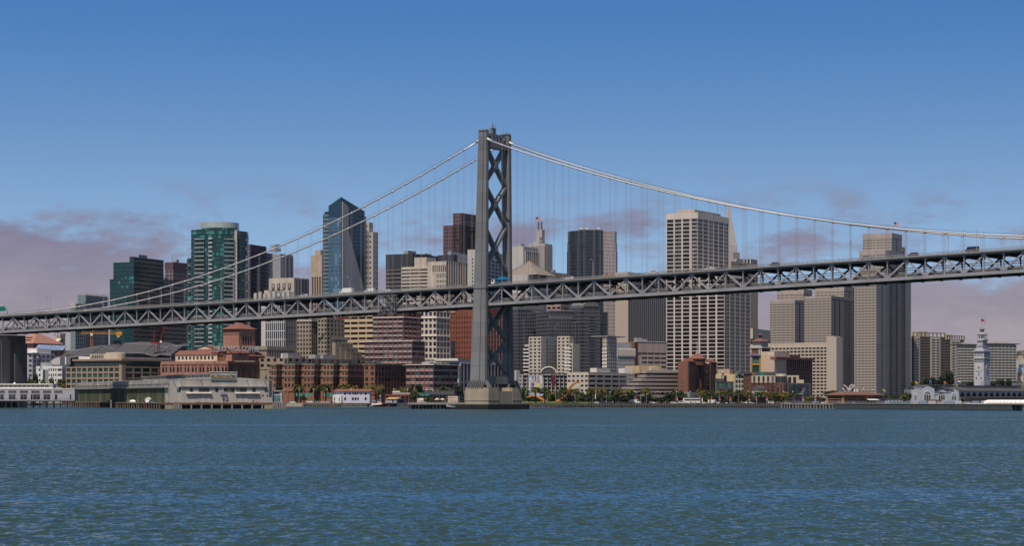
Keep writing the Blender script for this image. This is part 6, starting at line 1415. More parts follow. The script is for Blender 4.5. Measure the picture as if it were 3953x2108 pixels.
# brown tiled brick market house on the quay
YG = 1340
B = Bld('quay_house', 'two storey brick house with a broad brown tile hip roof on the quay', 3192, 3256, 3408, 1527, YG, 42, mat('quay_brick', (.20, .095, .068), var=.12), d=.3, gl=GL_DK, base=GZ)
OB = mat('quoin_orange', (.44, .22, .11)); zt = B.z
m = B.P('pilaster')
for y in (0, B.L): m.box(-.35, .4, max(0, y - 1.0), min(B.L, y + 1.0), 0, B.H, OB)
m.box(0, 1.2, -.35, .4, 0, B.H, OB)
m.box(-.2, .3, 0, B.L, B.H * .56, B.H * .61, OB); m.box(0, B.bR(3380), -.2, .3, B.H * .56, B.H * .61, OB)
x1, y1 = B.R, B.L; ze = B.H
for j in range(3): B.win('L', B.L * (.25 + .25 * j), B.H * .26, 1.5, 2.0, .2, GL_DK, WPAINT)
for j in range(4): B.win('L', B.L * (.2 + .2 * j), B.H * .78, .9, 1.4, .2, GL_DK)
b0 = B.bR(3380)
for j in range(7): B.win('R', b0 * (.1 + .135 * j), B.H * .78, .9, 1.4, .2, GL_DK)
for j in range(3): B.win('R', b0 * (.14 + .3 * j), B.H * .42, 2.2, 1.3, .2, GL_DK, WPAINT)
for j in range(4): B.win('R', b0 * (.13 + .19 * j), B.H * .14, 2.6, 1.6, .2, WPAINT if j == 1 else GL_DK, WPAINT)
m = B.P('roof'); m.loft([[(-1.2, -1.2, ze), (x1 + 1.2, -1.2, ze), (x1 + 1.2, y1 + 1.2, ze), (-1.2, y1 + 1.2, ze)], [(-1.2, -1.2, ze + .3), (x1 + 1.2, -1.2, ze + .3), (x1 + 1.2, y1 + 1.2, ze + .3), (-1.2, y1 + 1.2, ze + .3)], [(y1 * .5, y1 * .42, zt(1511)), (x1 * .78, y1 * .42, zt(1511)), (x1 * .78, y1 * .55, zt(1511)), (y1 * .5, y1 * .55, zt(1511))]], BTILE)
m = B.P('awning'); a0, a1 = B.bR(3341), B.bR(3380); m.loft([[(a0, -3.0, B.H * .42), (a1, -3.0, B.H * .42), (a1, -.2, B.H * .56), (a0, -.2, B.H * .56)], [(a0, -3.0, B.H * .45), (a1, -3.0, B.H * .45), (a1, -.2, B.H * .6), (a0, -.2, B.H * .6)]], WTRIM); m.box(a0, a1, -.25, -.1, 0, B.H * .4, BLACK)
B.P('glass_porch').box(b0, B.R, -.3, 3, B.H * .5, B.H - .1, GL_BL); B.P('glass_porch').box(b0, B.R - 1, -.3, 3, 0, B.H * .5, LAV)
m = B.P('stair'); m.beam((B.R - 1, -1, B.H * .5), (B.R + 6, -1, .3), 1.0, .25, DKGREY, side=(0, 1, 0)); m.beam((B.R - 1, -1.5, B.H * .5 + 1), (B.R + 6, -1.5, 1.3), .06, .1, DKGREY, side=(0, 1, 0))
for e in (3226, 3314, 3324): 
    pass
B.P('chimney').box(x1 * .35, x1 * .35 + .6, 2, 2.6, ze + 2, ze + 4.2, WPAINT); B.P('chimney').box(x1 * .42, x1 * .42 + .6, 2, 2.6, ze + 2, ze + 4.2, WPAINT); B.done()
B = Bld('grey_quay_shed', 'low grey shed beside the brown tiled quay house', 3414, 3418, 3486, 1541, 1350, 70, LAV, d=.2); B.facade('R', 5, 1, .7, .5, 0, None, 0, B.H - .3); B.P('roof').box(-.3, B.R + .3, -.3, 8, B.H, B.H + .25, ROOFD); B.done()
o = thing('terrace_awning', 'long teal awning over the terrace before the grey shed', 'awning', W(3470, 1557, 1330), 0); m = MB(); m.loft([[(-5.6, -1.6, -.4), (5.6, -1.6, -.4), (5.6, 1.4, .5), (-5.6, 1.4, .5)], [(-5.6, -1.6, -.25), (5.6, -1.6, -.25), (5.6, 1.4, .7), (-5.6, 1.4, .7)]], mat('dark_teal_canvas', (.01, .09, .13))); m.build('canvas', o); m = MB(); [m.tube([(x, -1.5, -1.3), (x, -1.5, -.4)], .06, STEEL, 4) for x in (-5, -2, 2, 5)]; m.build('pole', o)
# white tensile ferry canopy and low jetty sheds
o = thing('ferry_canopy', 'long white barrel canopy over the ferry landing', 'canopy', W(3875, 1560, 1290), 0)
m = MB(); x0, x1 = (3800 - 3875) / F * 1290, (4040 - 3875) / F * 1290
WCAN = mat('white_membrane', (.82, .80, .77), .6, .05)
for i in range(12):
    a, b_ = x0 + (x1 - x0) * i / 12 + .06, x0 + (x1 - x0) * (i + 1) / 12 - .06; fr = .55 if i == 0 else 1
    m.loft([[(xx, 4 - 4.2 * cos(pi * k / 10), .25 + (2.15 * ff) * sin(pi * k / 10)) for k in range(11)] for xx, ff in ((a, fr), (b_, 1))], WCAN)
m.build('membrane', o)
for i in range(15): m = MB(); m.tube([(x0 + (x1 - x0) * i / 14, 0, -1.8), (x0 + (x1 - x0) * i / 14, 0, .3)], .07, STEEL, 5); m.build('post', o)
m = MB(); m.box(x0 - 10.4, x0 + 1, -.5, 3, .05, .3, WCAN); m.build('lead_roof', o)
o = thing('jetty_hoarding', 'low blue and white hoarding along the ferry jetty', 'fence', W(3600, 1562, 1380), 0); m = MB()
for i in range(9): m.box(-14 + i * 5.6, -14 + i * 5.5 + 5, 0, .2, 0, 2.2 if i % 3 else 1.6, [LAV, mat('hoarding_blue', (.20, .28, .40)) if 'hoarding_blue' not in MATS else MATS['hoarding_blue'], OFFBL][i % 3])
m.box(-4, 6, .3, 1.5, 0, 3.0, BTILE); m.build('panel', o)
# branching concrete fountain in front of the banded tower
o = thing('concrete_fountain', 'angular concrete fountain of branching square tubes behind the quay house', 'fountain', W(3275, 1520, 1560), 0)
m = MB(); s_ = 1560 / F
for pts in ([(0, -5), (0, 14), (-8, 27), (-18, 33)], [(3, -5), (4, 12), (14, 22), (24, 33)], [(-6, -5), (-8, 6), (-16, 14), (-22, 22)], [(1, 10), (8, 31), (14, 34), (17, 24)]):
    for p, q in zip(pts, pts[1:]): m.beam((p[0] * s_, 0, p[1] * s_), (q[0] * s_, .4, q[1] * s_), .9, .9, PALE)
m.build('tube', o)
# ---------------------------------------------------------------- piers, wharves, promenade
PILE = mat('timber_pile', (.19, .14, .105), .95, .35, .6, streak=.7); PLANK = mat('pier_planks', (.20, .15, .12), .95, .3, .5, streak=0); CPILE = mat('concrete_pile', (.30, .27, .235), .9, .3, .5)
WSHED = mat('weathered_white', (.43, .40, .36), .9, .30, .10, streak=.6); PEEL = mat('peeling_paint', (.36, .34, .30), .95, .75, .22, streak=.15)
def winpx(B, face, x0, x1, y0, y1, gl=GL_BK, fr=None, off=0.0, part='window'):
    a, b_ = (B.aL(x1), B.aL(x0)) if face == 'L' else (B.bR(x0), B.bR(x1))
    c = (a + b_) / 2; dY = c * (sin(B.al) if face == 'L' else cos(B.al)); z0, z1 = B.z(y1, dY), B.z(y0, dY)
    B.win(face, c, (z0 + z1) / 2, abs(b_ - a), z1 - z0, off, gl, fr, part)
def wharf(name, label, edge, depth, zt, th, step, dm, pm, pr=.28, cat='wharf', rows=2, fas=None):
    """edge: front edge as (px, distance) points, deck going back by depth"""
    P = [Vector(((px - CX) / F * Y, Y, 0)) for px, Y in edge]; o = thing(name, label, cat, (P[0].x, P[0].y, 0), 0); O = P[0].copy()
    m = MB()
    for p, q in zip(P, P[1:]):
        t = (q - p).normalized(); n = Vector((-t.y, t.x, 0)) * depth
        m.loft([[(v.x, v.y, z) for v in (p - O, q - O, q - O + n, p - O + n)] for z in (zt - th, zt)], dm)
        if fas: m.loft([[(v.x, v.y, z) for v in (p - O - n * .02, q - O - n * .02, q - O + n * .01, p - O + n * .01)] for z in (zt - th * 1.5, zt + .12)], fas)
    m.build('deck', o)
    pl = MB(); pl.tube([(0, 0, -1.2), (0, 0, zt - th)], pr, pm, 7); me = pl.mesh('pile'); n_ = 0; extra = MB(); rn = random.Random(len(label))
    for r in range(rows):
        for p, q in zip(P, P[1:]):
            L = (q - p).length; t = (q - p).normalized(); nn = Vector((-t.y, t.x, 0)); k = max(1, int(L / step))
            for i in range(k + 1):
                v = p + t * min(L, i * step + rn.uniform(-.12, .12) * step) + nn * (.3 + r * 2.6) - O
                if n_ < CAP:
                    b_ = bpy.data.objects.new('pile', me); C.objects.link(b_); b_.parent = o; b_.location = (v.x, v.y, 0); b_.rotation_euler = (rn.uniform(-.03, .03), rn.uniform(-.05, .05), rn.uniform(0, 6)); n_ += 1
                else: extra.tube([(v.x, v.y, -1.2), (v.x, v.y, zt - th)], pr, pm, 6)
    if extra.v: tag(extra.build('pile', o), kind='stuff')
    return o
def railing(name, label, edge, z, h=1.1, step=2.4, mt=DSTEEL, back=.3):
    P = [Vector(((px - CX) / F * Y, Y + back, 0)) for px, Y in edge]; o = thing(name, label, 'railing', (P[0].x, P[0].y, z), 0); O = P[0]
    m = MB()
    for p, q in zip(P, P[1:]):
        for e in (.25, .5, .75, 1.0): m.beam((p.x - O.x, p.y - O.y, h * e), (q.x - O.x, q.y - O.y, h * e), .05, .06, mt)
    m.build('rail', o); pm_ = MB(); pm_.box(-.06, .06, -.06, .06, 0, h + .12, mt); me = pm_.mesh('post'); n_ = 0; m = MB()
    for p, q in zip(P, P[1:]):
        k = max(1, int((q - p).length / step))
        for i in range(k + 1):
            v = p.lerp(q, i / k) - O; n_ += 1
            if n_ <= CAP: b_ = bpy.data.objects.new('post', me); C.objects.link(b_); b_.parent = o; b_.location = (v.x, v.y, 0)
            else: m.box(v.x - .06, v.x + .06, v.y - .06, v.y + .06, 0, h + .12, mt)
    if m.v: tag(m.build('post', o), kind='stuff')
    return o
# pier shed with green doors
GD = curtain('green_doors', (.078, .095, .045), (.03, .035, .022), 3.05, 60, .06, .0, .55, (.15, .145, .12), .80, rough=.85, spec=.1)
ZD = 3.3
B = Bld('pier_shed', 'long weathered white pier shed with green sliding doors and a gabled end', 296, 655, 1051, 1466, 1162, 68.5, WSHED, base=ZD, d=.6, gl=GL_DK)
L, Rr, H = B.L, B.R, B.H
m = B.P('end_wall'); rc = B.bR(862)
m.prism([(0, -.4), (Rr, -.4), (Rr, .2), (0, .2)], -.01, H, WSHED)
x0, x1 = B.bR(812), B.bR(914)
zpk = B.z(1458, 8)
m.faces([(0, -.4, H), (x0, -.4, zpk), (x0, .2, zpk), (0, .2, H)] + [(0, -.4, H - .5), (x0, -.4, H - .5), (x0, .2, H - .5), (0, .2, H - .5)], [(0, 1, 2, 3), (4, 5, 1, 0), (7, 3, 2, 6), (5, 6, 2, 1)], WSHED)
m.faces([(x1, -.4, zpk), (Rr, -.4, H), (Rr, .2, H), (x1, .2, zpk)] + [(x1, -.4, H - .5), (Rr, -.4, H - .5), (Rr, .2, H - .5), (x1, .2, H - .5)], [(0, 1, 2, 3), (4, 5, 1, 0), (7, 3, 2, 6), (4, 0, 3, 7)], WSHED)
ztp = B.z(1438, 8); m.box(x0, x1, -.7, .2, H - .4, ztp, WSHED); m.box(x0 - .3, x1 + .3, -.95, .3, ztp, ztp + .3, WTRIM)
for px in (668, 694, 772, 950, 1020, 837, 890): 
    b_ = B.bR(px); zz = ztp if 812 < px < 914 else H + (zpk - H) * (1 - abs(b_ - rc) / rc) - .2
    m.beam((b_, -.4, zz - .3), (b_ + .2, -1.9, zz - .2), .25, .3, WSHED, side=(1, 0, 0))
SGN = mat('sign_recess', (.15, .15, .155), .9, .1); GOLD = mat('gold_letter', (.62, .42, .08), .6, .15)
m = B.P('sign_board'); z0, z1 = B.z(1466, 8), B.z(1450, 8); xa, xb = B.bR(815), B.bR(908)
m.box(xa, xb, -.82, -.7, z0, z1, SGN)
for e in ((xa - .2, xb + .2, z0 - .25, z0), (xa - .2, xb + .2, z1, z1 + .25), (xa - .2, xa, z0, z1), (xb, xb + .2, z0, z1)): m.box(e[0], e[1], -.95, -.7, e[2], e[3], GREYW)
letters('PIER NO.26.', 2.0, GOLD, B.e, ((xa + xb) / 2, -.86, z0 + .35), (pi / 2, 0, 0), 'lettering', .04, (xb - xa) * .92 / 11.6)
m = B.P('canopy'); zc = B.z(1493.5, 8)
m.box(B.bR(687), B.bR(1031), -1.2, -.4, zc, zc + .3, WSHED)
for px in (687, 1031): m.beam((B.bR(px), -1.1, zc), (B.bR(px), -.5, zc - 2.6), .25, .3, WSHED, side=(1, 0, 0))
za = B.z(1521, 8)
for a, b_ in ((716, 815), (906, 1001)): m.loft([[(B.bR(a), -1.5, za), (B.bR(b_), -1.5, za), (B.bR(b_), -.4, za + .7), (B.bR(a), -.4, za + .7)], [(B.bR(a), -1.5, za + .25), (B.bR(b_), -1.5, za + .25), (B.bR(b_), -.4, za + .95), (B.bR(a), -.4, za + .95)]], WSHED)
for a, b_ in ((683, 696), (732, 744), (767, 780), (781, 794), (795, 807), (830, 842), (864, 877), (878, 890), (891, 904), (912, 924), (926, 938), (939, 951), (973, 986), (1021, 1033)): winpx(B, 'R', a, b_, 1499, 1514, GL_DK, None, -.45)
for a, b_ in ((1011, 1017), (1029, 1035)): winpx(B, 'R', a, b_, 1525, 1531, GL_BK, None, -.45)
for a, b_ in ((764, 788), (788.5, 812), (909, 932), (932.5, 955)): winpx(B, 'R', a, b_, 1529, 1554, mat('cargo_door_%d' % a, (.42, .40, .37), .9, .3), None, -.5, 'cargo_door')
m = B.P('ladder'); b_ = B.bR(1043)
for e in (-.6, .6): m.box(b_ + e - .06, b_ + e + .06, -.6, -.45, B.z(1532, 15), B.z(1470, 15), BLACK)
for k in range(24): z = B.z(1532, 15) + k * .38; m.box(b_ - .6, b_ + .6, -.58, -.5, z, z + .12, BLACK)
m = B.P('winch_frame'); b_ = B.bR(861); zt_b = B.z(1517, 8)
for e in (-1.0, 1.0): m.beam((b_ + e * 1.3, -1.8, 0), (b_ + e * .3, -1.2, zt_b), .25, .25, WSHED)
m.box(b_ - 1.6, b_ + 1.6, -1.9, -.6, zt_b - 1.0, zt_b + .6, GREYW); m.beam((b_ + .5, -2, .2), (b_ + 2.0, -2, 2.8), .25, .25, LAV)
B.P('undercroft_shade').box(4, Rr - 1, 4, L, -ZD - 1, -.3, BLACK)  # black box standing in for the shade under the shed
# long side: doors, eaves, upper wall, roof and monitor
m = B.P('sliding_doors'); m.box(-.25, .3, B.aL(636), B.aL(298), 0, B.z(1499, 0) * .985, GD)
m = B.P('eave'); ze = B.z(1497); m.box(-1.3, .6, B.aL(650), B.aL(297), ze, ze + .35, WSHED); m.box(-.2, .6, 0, B.aL(637), 0, H, PEEL); m.box(-.2, .6, B.aL(298), L, 0, H, PEEL)
for i in range(70): m.box(-.35, -.2, B.aL(650) + i * (L - B.aL(650)) / 70, B.aL(650) + i * (L - B.aL(650)) / 70 + 1.6, ze + .6, ze + 2.4, PEEL if i % 3 else WSHED)
m.box(-.5, .6, 0, L, H - 2.2, H, PEEL)
m = B.P('roof'); RFM = mat('shed_roof', (.25, .24, .22), .9, .4, .15, streak=.2)
m.faces([(-.5, 0, H), (-.5, L, H), (rc - 5, L, H + 1.2), (rc - 5, 0, H + 1.2), (rc + 5, 0, H + 1.2), (rc + 5, L, H + 1.2), (Rr, L, H), (Rr, 0, H)], [(0, 3, 2, 1), (4, 7, 6, 5)], RFM)
m = B.P('roof_monitor'); m.box(rc - 5, rc + 5, .3, B.aL(400), H + .8, ztp - .9, WSHED); m.box(rc - 5.6, rc + 5.6, .2, B.aL(396), ztp - .9, ztp - .5, RFM)
for i in range(90):
    if (i * 7) % 5 < 2: y = 2 + i * (B.aL(405) - 4) / 90; B.P('monitor_slot').box(rc - 5.1, rc - 4.98, y, y + .8, H + 1.6, ztp - 1.2, SLOT)
m = B.P('annex'); a0, a1 = Rr + .3, B.bR(1090); m.box(a0, a1, 1, 14, -.5, B.z(1510, 18), OFFBL); m.box(a0 - .2, a1 + .4, .6, 14, B.z(1510, 18), B.z(1508, 18), WTRIM)
winpx(B, 'R', 1055, 1084, 1527, 1549, mat('teal_shop_glass', (.07, .20, .21), .2, .1), WTRIM, .93); winpx(B, 'R', 1058, 1081, 1515, 1521, GL_DK, None, .93)
B.done()
dRx, dRy = sin(R_(68.5)), cos(R_(68.5)); Xc = (655 - CX) / F * 1162
def onp(a, b_): return Vector((Xc - a * cos(R_(68.5)) + b_ * dRx, 1162 + a * sin(R_(68.5)) + b_ * dRy, 0))
def pxY(v): return (v.x / v.y * F + CX, v.y)
DECKR = mat('rusty_deck_edge', (.16, .085, .065), .95, .45, .5, streak=.1)
wharf('pier_apron', 'timber apron of the white pier shed on its brown piles', [pxY(onp(B.L + 3, -5)), pxY(onp(-3, -5))], 5.2, ZD, .5, 6.6, PLANK, PILE, .36, rows=2)
o = thing('pier_end', 'concrete edged pier head with dark bays under the gabled shed end', 'wharf', onp(-4.5, -5), R_(90 - 68.5)); wd = (onp(-4.5, B.R + 7) - onp(-4.5, -5)).length
m = MB(); m.box(0, wd, 0, 4.4, ZD - 1.1, ZD, DECKR); m.box(0, wd, 2.2, 4.4, -1, ZD - 1.1, BLACK); m.build('deck', o)  # black backing stands in for the shade inside the bays
m = MB(); m.box(1.5, 8, .05, 1.5, -.8, ZD - 1.1, PIERC); m.box(wd - 12.5, wd - 8, .05, 1.5, -.8, ZD - 1.1, PIERC); m.build('abutment', o)
pb = MB(); pb.box(-.35, .35, 0, .9, -1, ZD - .9, CPILE); me = pb.mesh('pile')
for i in range(9): b_ = bpy.data.objects.new('pile', me); C.objects.link(b_); b_.parent = o; b_.location = (10.2 + i * (wd - 24) / 8, .0, 0)
def dolphin(px, Y, n, w, label, zt=3.6):
    p = W(px, HY, Y); o = thing('fender_piles', label, 'pile cluster', (p.x, p.y, 0), 0); m = MB(); rn = random.Random(int(px))
    for i in range(n): x = -w / 2 + i * w / max(1, n - 1); m.tube([(x, rn.uniform(-.3, .3), -1.2), (x + rn.uniform(-.25, .25), .2, zt + rn.uniform(-.5, .4))], .3, GP, 7)
    m.build('pile', o)
GP = mat('grey_pile', (.21, .185, .165), .95, .4, .5, streak=.6)
dolphin(1078, 1172, 13, 7, 'row of grey fender piles at the corner beside the annex of the pier shed'); dolphin(682, 1152, 6, 3, 'leaning grey fender piles at the near corner of the pier shed')
for px, l in ((429, 'single tall mooring pile standing left along the timber apron'), (496, 'single tall mooring pile in the middle of the timber apron'), (531, 'single tall mooring pile below the white boat cover')): dolphin(px, 1250 if px < 500 else 1222, 2, .3, l, 5.2)
# things lying on the apron
o = thing('round_tank', 'round white tank end standing on the timber apron', 'tank', onp(B.aL(590), -2.6) + Vector((0, 0, ZD)), R_(-20)); m = MB(); m.lathe([(.4, -1.3), (1.42, -1.2), (1.42, 1.2), (1.2, 1.25), (1.15, 1.0), (.1, 1.0)], WPAINT, 18); dd = m.build('shell', o); dd.location = (0, 0, 1.45); dd.rotation_euler = (R_(90), 0, 0); m = MB(); m.lathe([(.05, -1.33), (1.2, -1.33)], TANW, 18); dd = m.build('end_plate', o); dd.location = (0, 0, 1.45); dd.rotation_euler = (R_(90), 0, 0)
o = thing('covered_boat', 'small boat under a white cover on the timber apron', 'boat', onp(B.aL(529), -2.6) + Vector((0, 0, ZD)), R_(5)); m = MB(); m.loft([[(-1.6, -.7, 0), (1.7, -.7, 0), (1.7, .7, 0), (-1.6, .7, 0)], [(-1.7, -.8, .7), (1.9, -.8, .5), (1.9, .8, .5), (-1.7, .8, .7)], [(-.6, -.3, 1.5), (1.0, -.3, 1.4), (1.0, .3, 1.4), (-.6, .3, 1.5)]], WPAINT); m.build('cover', o)
o = thing('scrap_heap', 'dark heap of scrap timber and iron on the apron', 'scrap heap', onp(B.aL(450), -2.6) + Vector((0, 0, ZD)), 0); m = MB(); rn = random.Random(4)
for i in range(22): x = rn.uniform(-3.2, 3.2); m.beam((x, rn.uniform(-1, 1), rn.uniform(.1, .9)), (x + rn.uniform(-2.4, 2.4), rn.uniform(-1, 1), rn.uniform(.2, 1.5)), .28, .22, BLACK)
m.build('pieces', o)
o = thing('blue_tarpaulin', 'crumpled blue tarpaulin beside the round white tank', 'tarpaulin', onp(B.aL(607), -2.6) + Vector((0, 0, ZD)), 0); m = MB(); m.loft([[(-1.1, -.6, 0), (1.1, -.6, 0), (1.1, .6, 0), (-1.1, .6, 0)], [(-.8, -.5, .6), (.3, -.4, .9), (.9, .4, .5), (-.6, .4, .7)]], BLUE); m.build('sheet', o)
for i, (px, l) in enumerate(((757, 'rusty double bollard left on the pier head'), (990, 'rusty double bollard right on the pier head'), (973, 'stocky rusty capstan near the right end of the pier head'))):
    v = onp(-2.5, (B.bR(px))) + Vector((0, 0, ZD)); o = thing('bollard', l, 'bollard', v, R_(20)); m = MB()
    if i < 2: m.tube([(-.4, 0, 0), (-.75, 0, .8)], .18, DBRICK, 6); m.tube([(.4, 0, 0), (.75, 0, .8)], .18, DBRICK, 6)
    else: m.lathe([(.55, 0), (.4, .5), (.45, 1.1), (.25, 1.2), (.2, 1.7), (.1, 1.8)], DBRICK, 10)
    m.build('casting', o)
# lavender shed on its dark pier, far left
B = Bld('lavender_shed', 'long lavender grey pier shed with paired window rows at the far left', -90, 288, 300, 1502, 1275, 12, LAV, base=4.2, d=.0, gl=GL_DK)
for a, b_ in ((-14, 18), (32, 63), (77, 108), (121, 153), (166, 197), (210, 241)): winpx(B, 'L', a, b_, 1508.5, 1515, GL_DK, OFFBL, -.03); B.P('sill').box(-.25, 0, B.aL(b_ + 1), B.aL(a - 1), B.z(1517, 8), B.z(1516, 8), GREYW)
for a, b_ in ((-12, 15), (34, 60), (79, 104), (128, 154), (168, 194)): winpx(B, 'L', a, b_, 1523.5, 1543, GL_DK, OFFBL, -.03)
for a, b_ in ((119, 126), (212, 221), (270, 275)): winpx(B, 'L', a, b_, 1524, 1544, GL_BK, None, -.04, 'door')
B.P('parapet').box(-.2, 1, 0, B.L, B.H - .1, B.H + .35, WTRIM); zm0, zm1 = B.H + .3, B.z(1485)
B.P('roof_monitor').box(4, 9, B.aL(193), B.L, B.H - .5, zm1, WTRIM); B.P('roof_monitor').box(3.2, 9.6, B.aL(195), B.L, zm1, zm1 + .5, WTRIM)
for i in range(13): a = -40 + i * 17.5; B.win('L', B.aL(a), (B.H + zm1) / 2 + .4, 2.3, 1.1, 3.97, GL_DK, OFFBL)
B.P('skylight').box(1, 3, B.aL(230), B.aL(212), B.H, B.H + 1.0, GREYW); B.P('roof_dome').lathe([(.75, zm1 + .4), (.7, zm1 + 1.0), (.1, zm1 + 1.4)], WPAINT, 10, (5, B.aL(42))); B.done()
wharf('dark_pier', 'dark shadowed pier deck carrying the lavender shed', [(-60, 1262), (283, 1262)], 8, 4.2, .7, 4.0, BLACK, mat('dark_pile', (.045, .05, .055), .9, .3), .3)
railing('railing', 'thin dark railing along the dark pier before the lavender shed', [(-60, 1263), (283, 1263)], 4.2, 1.5, 3.6)
# wharf, floats and boathouses between the sheds and the bridge tower
wharf('old_wharf', 'low broken timber wharf with white rails before the brick terraces', [(1170, 1425), (1318, 1425)], 12, 2.3, .5, 3.0, PLANK, PILE, .32)
railing('railing', 'white pipe railing on the broken timber wharf', [(1217, 1426), (1272, 1426)], 2.3, 1.3, 1.8, WPAINT)
wharf('rock_quay', 'stone faced quay strip right of the pier shed', [(1092, 1462), (1172, 1455)], 4, 2.4, 3.0, 30, PIERC, PILE, .1, rows=1)
o = thing('concrete_float', 'long low concrete float moored beside the red fireboat', 'float', W(1368, HY, 1440) * 1.0, 0); o.location.z = 0
m = MB(); m.box(-9.2, 9.4, 0, 3, -.5, 1.15, CONC); m.box(-9.2, 9.4, -.15, 0, .5, .8, BLACK); m.build('hull', o); m = MB(); [m.tube([(x, -.3, -1), (x, -.3, 3.4)], .28, PILE, 6) for x in (-13.5, -12.9, -9.6)]; m.build('guide_pile', o)
B = Bld('tiled_boathouse', 'white two storey boathouse with a low red tile roof', 1288, 1427, 1432, 1511, 1462, 12, mat('boathouse_wall', (.52, .53, .60), var=.07), base=2.4, d=0, gl=GL_BK)
B.P('porch').box(-2.2, 0, B.aL(1321), B.aL(1288), 0, B.z(1527), WHITE)
for a, b_ in ((1293, 1296), (1302, 1305), (1312, 1315), (1329, 1336), (1348, 1353), (1361, 1365), (1369, 1375), (1379, 1383), (1392, 1396), (1408, 1415)): winpx(B, 'L', a, b_, 1517, 1525, GL_BK, None, -.03)
for a, b_ in ((1329, 1336), (1359, 1366), (1369, 1376), (1379, 1385), (1408, 1415)): winpx(B, 'L', a, b_, 1535, 1546, GL_BK, None, -.03)
for a, b_ in ((1293, 1296), (1312, 1315)): winpx(B, 'L', a, b_, 1535, 1548, GL_BK, None, -2.25)
B.P('roof').loft([[(-1.0, -1, B.H - .1), (-1.0, B.L + .6, B.H - .1), (12, B.L + .6, B.H - .1), (12, -1, B.H - .1)], [(3.5, .5, B.z(1502.5)), (3.5, B.L - 1, B.z(1502.5)), (8, B.L - 1, B.z(1502.5)), (8, .5, B.z(1502.5))]], TILE); B.done()
wharf('boathouse_wharf', 'piled wharf under the tiled white boathouse', [(1284, 1452), (1480, 1446)], 9, 2.4, .6, 3.2, PLANK, PILE, .3)
B = Bld('brick_colonnade', 'low red brick colonnade with dark bays beside the terrace', 1486, 1610, 1614, 1523, 1452, 16, RBK, base=2.4, d=.6, gl=SLOT); B.facade('L', 8, 1, .22, .05, 0, None, 0, B.H - 1.0); B.P('roof_plant').box(2, 8, 4, B.L * .8, B.H, B.H + 1.2, GREYW); B.P('sign_strip').box(1.8, 2, B.aL(1540), B.aL(1512), B.H + 1.2, B.H + 2.2, WTRIM); B.done()
B = Bld('tan_boat_shed', 'small tan roofed gabled boat shed behind the fireboat', 1487, 1530, 1564, 1541, 1434, 30, LAV, base=2.4, d=0, gl=GL_BK)
xm = B.R / 2; B.P('roof').faces([(-.5, -.5, B.H - .1), (xm, -.5, B.z(1534)), (B.R + .5, -.5, B.H - .1), (-.5, B.L, B.H - .1), (xm, B.L, B.z(1534)), (B.R + .5, B.L, B.H - .1)], [(0, 1, 4, 3), (1, 2, 5, 4)], mat('tan_roof', (.40, .26, .13)))
B.P('gable').faces([(0, -.2, B.H - .2), (B.R, -.2, B.H - .2), (xm, -.2, B.z(1534) - .2)], [(0, 1, 2)], LAV); B.win('R', xm, B.H * .45, B.R * .6, 1.5, -.05, GL_BL); B.win('L', B.L * .3, B.H * .45, 1.0, 2, -.05, GL_BK); B.done()
wharf('terrace_pier', 'timber terrace pier on thick dark piles in front of the bridge tower', [(1577, 1135), (1800, 1130)], 60, 3.3, .6, 1.9, PLANK, mat('terrace_pile', (.11, .125, .13), .9, .3), .42, rows=3, fas=FASC)
railing('railing', 'dark railing along the front of the timber terrace pier', [(1577, 1136), (1790, 1131)], 3.3, 1.2, 2.2)
o = thing('broken_slab', 'slumped concrete slab hanging from the terrace pier edge', 'slab', W(1750, HY, 1131), 0); o.location.z = 0; m = MB(); m.loft([[(-3.6, -.6, 1.2), (1.4, -.6, .9), (1.4, .2, .9), (-3.6, .2, 1.2)], [(-3.9, -.6, 3.0), (3.4, -.6, 3.3), (3.4, .2, 3.3), (-3.9, .2, 3.0)]], CONC); m.build('slab', o)
# restaurant on the terrace
B = Bld('terrace_restaurant', 'low dark restaurant with planted roof terrace beside the bridge tower', 1608, 1760, 1830, 1524, 1425, 14, DKGREY, d=.2, gl=GL_BK); B.facade('L', 12, 1, .12, .3, 0, None, 0, B.H); B.P('pale_porch').box(-5, 0, B.aL(1775), B.aL(1737), 0, B.z(1530), CREAM); B.P('pale_porch').box(-4, 0, B.aL(1652), B.aL(1617), 0, B.z(1538), CREAM); B.P('roof_terrace').box(3, 10, 2, B.L - 4, B.H, B.H + 2.4, DKGREY); B.done()
o = thing('shade_sail', 'broad cream shade sail slung over the restaurant terrace', 'shade sail', W(1744, 1537, 1408), 0); m = MB()
m.faces([(-4, -1, -.7), (-1, -1.5, .2), (4.2, -.8, .5), (3, 1.4, .7), (-2.5, 1.2, -.1), (0, 0, -.1)], [(0, 1, 5), (1, 2, 5), (2, 3, 5), (3, 4, 5), (4, 0, 5)], CREAMY); m.build('sail', o); m = MB(); [m.tube([(x, y, -2.6), (x, y, z)], .07, STEEL, 4) for x, y, z in ((-3.9, -1, -.7), (4.1, -.8, .5), (-1, -1.5, .2))]; m.build('pole', o)
def umbrella(px, py, Y, mt, label, r=1.5, group='sunshades on the terraces'):
    o = thing('parasol', label, 'parasol', W(px, py, Y) - Vector((0, 0, 2.3)), 0, group)
    m = MB(); m.lathe([(r, 1.9), (r * .97, 1.97), (r * .5, 2.35), (.04, 2.75)], mt, 8); m.build('canopy', o); m = MB(); m.tube([(0, 0, 0), (0, 0, 2.6)], .05, STEEL, 5); m.build('pole', o)
CRM = mat('cream_canvas', (.72, .63, .52), .8, .05); REDC = mat('red_canvas', (.48, .07, .06), .8, .05)
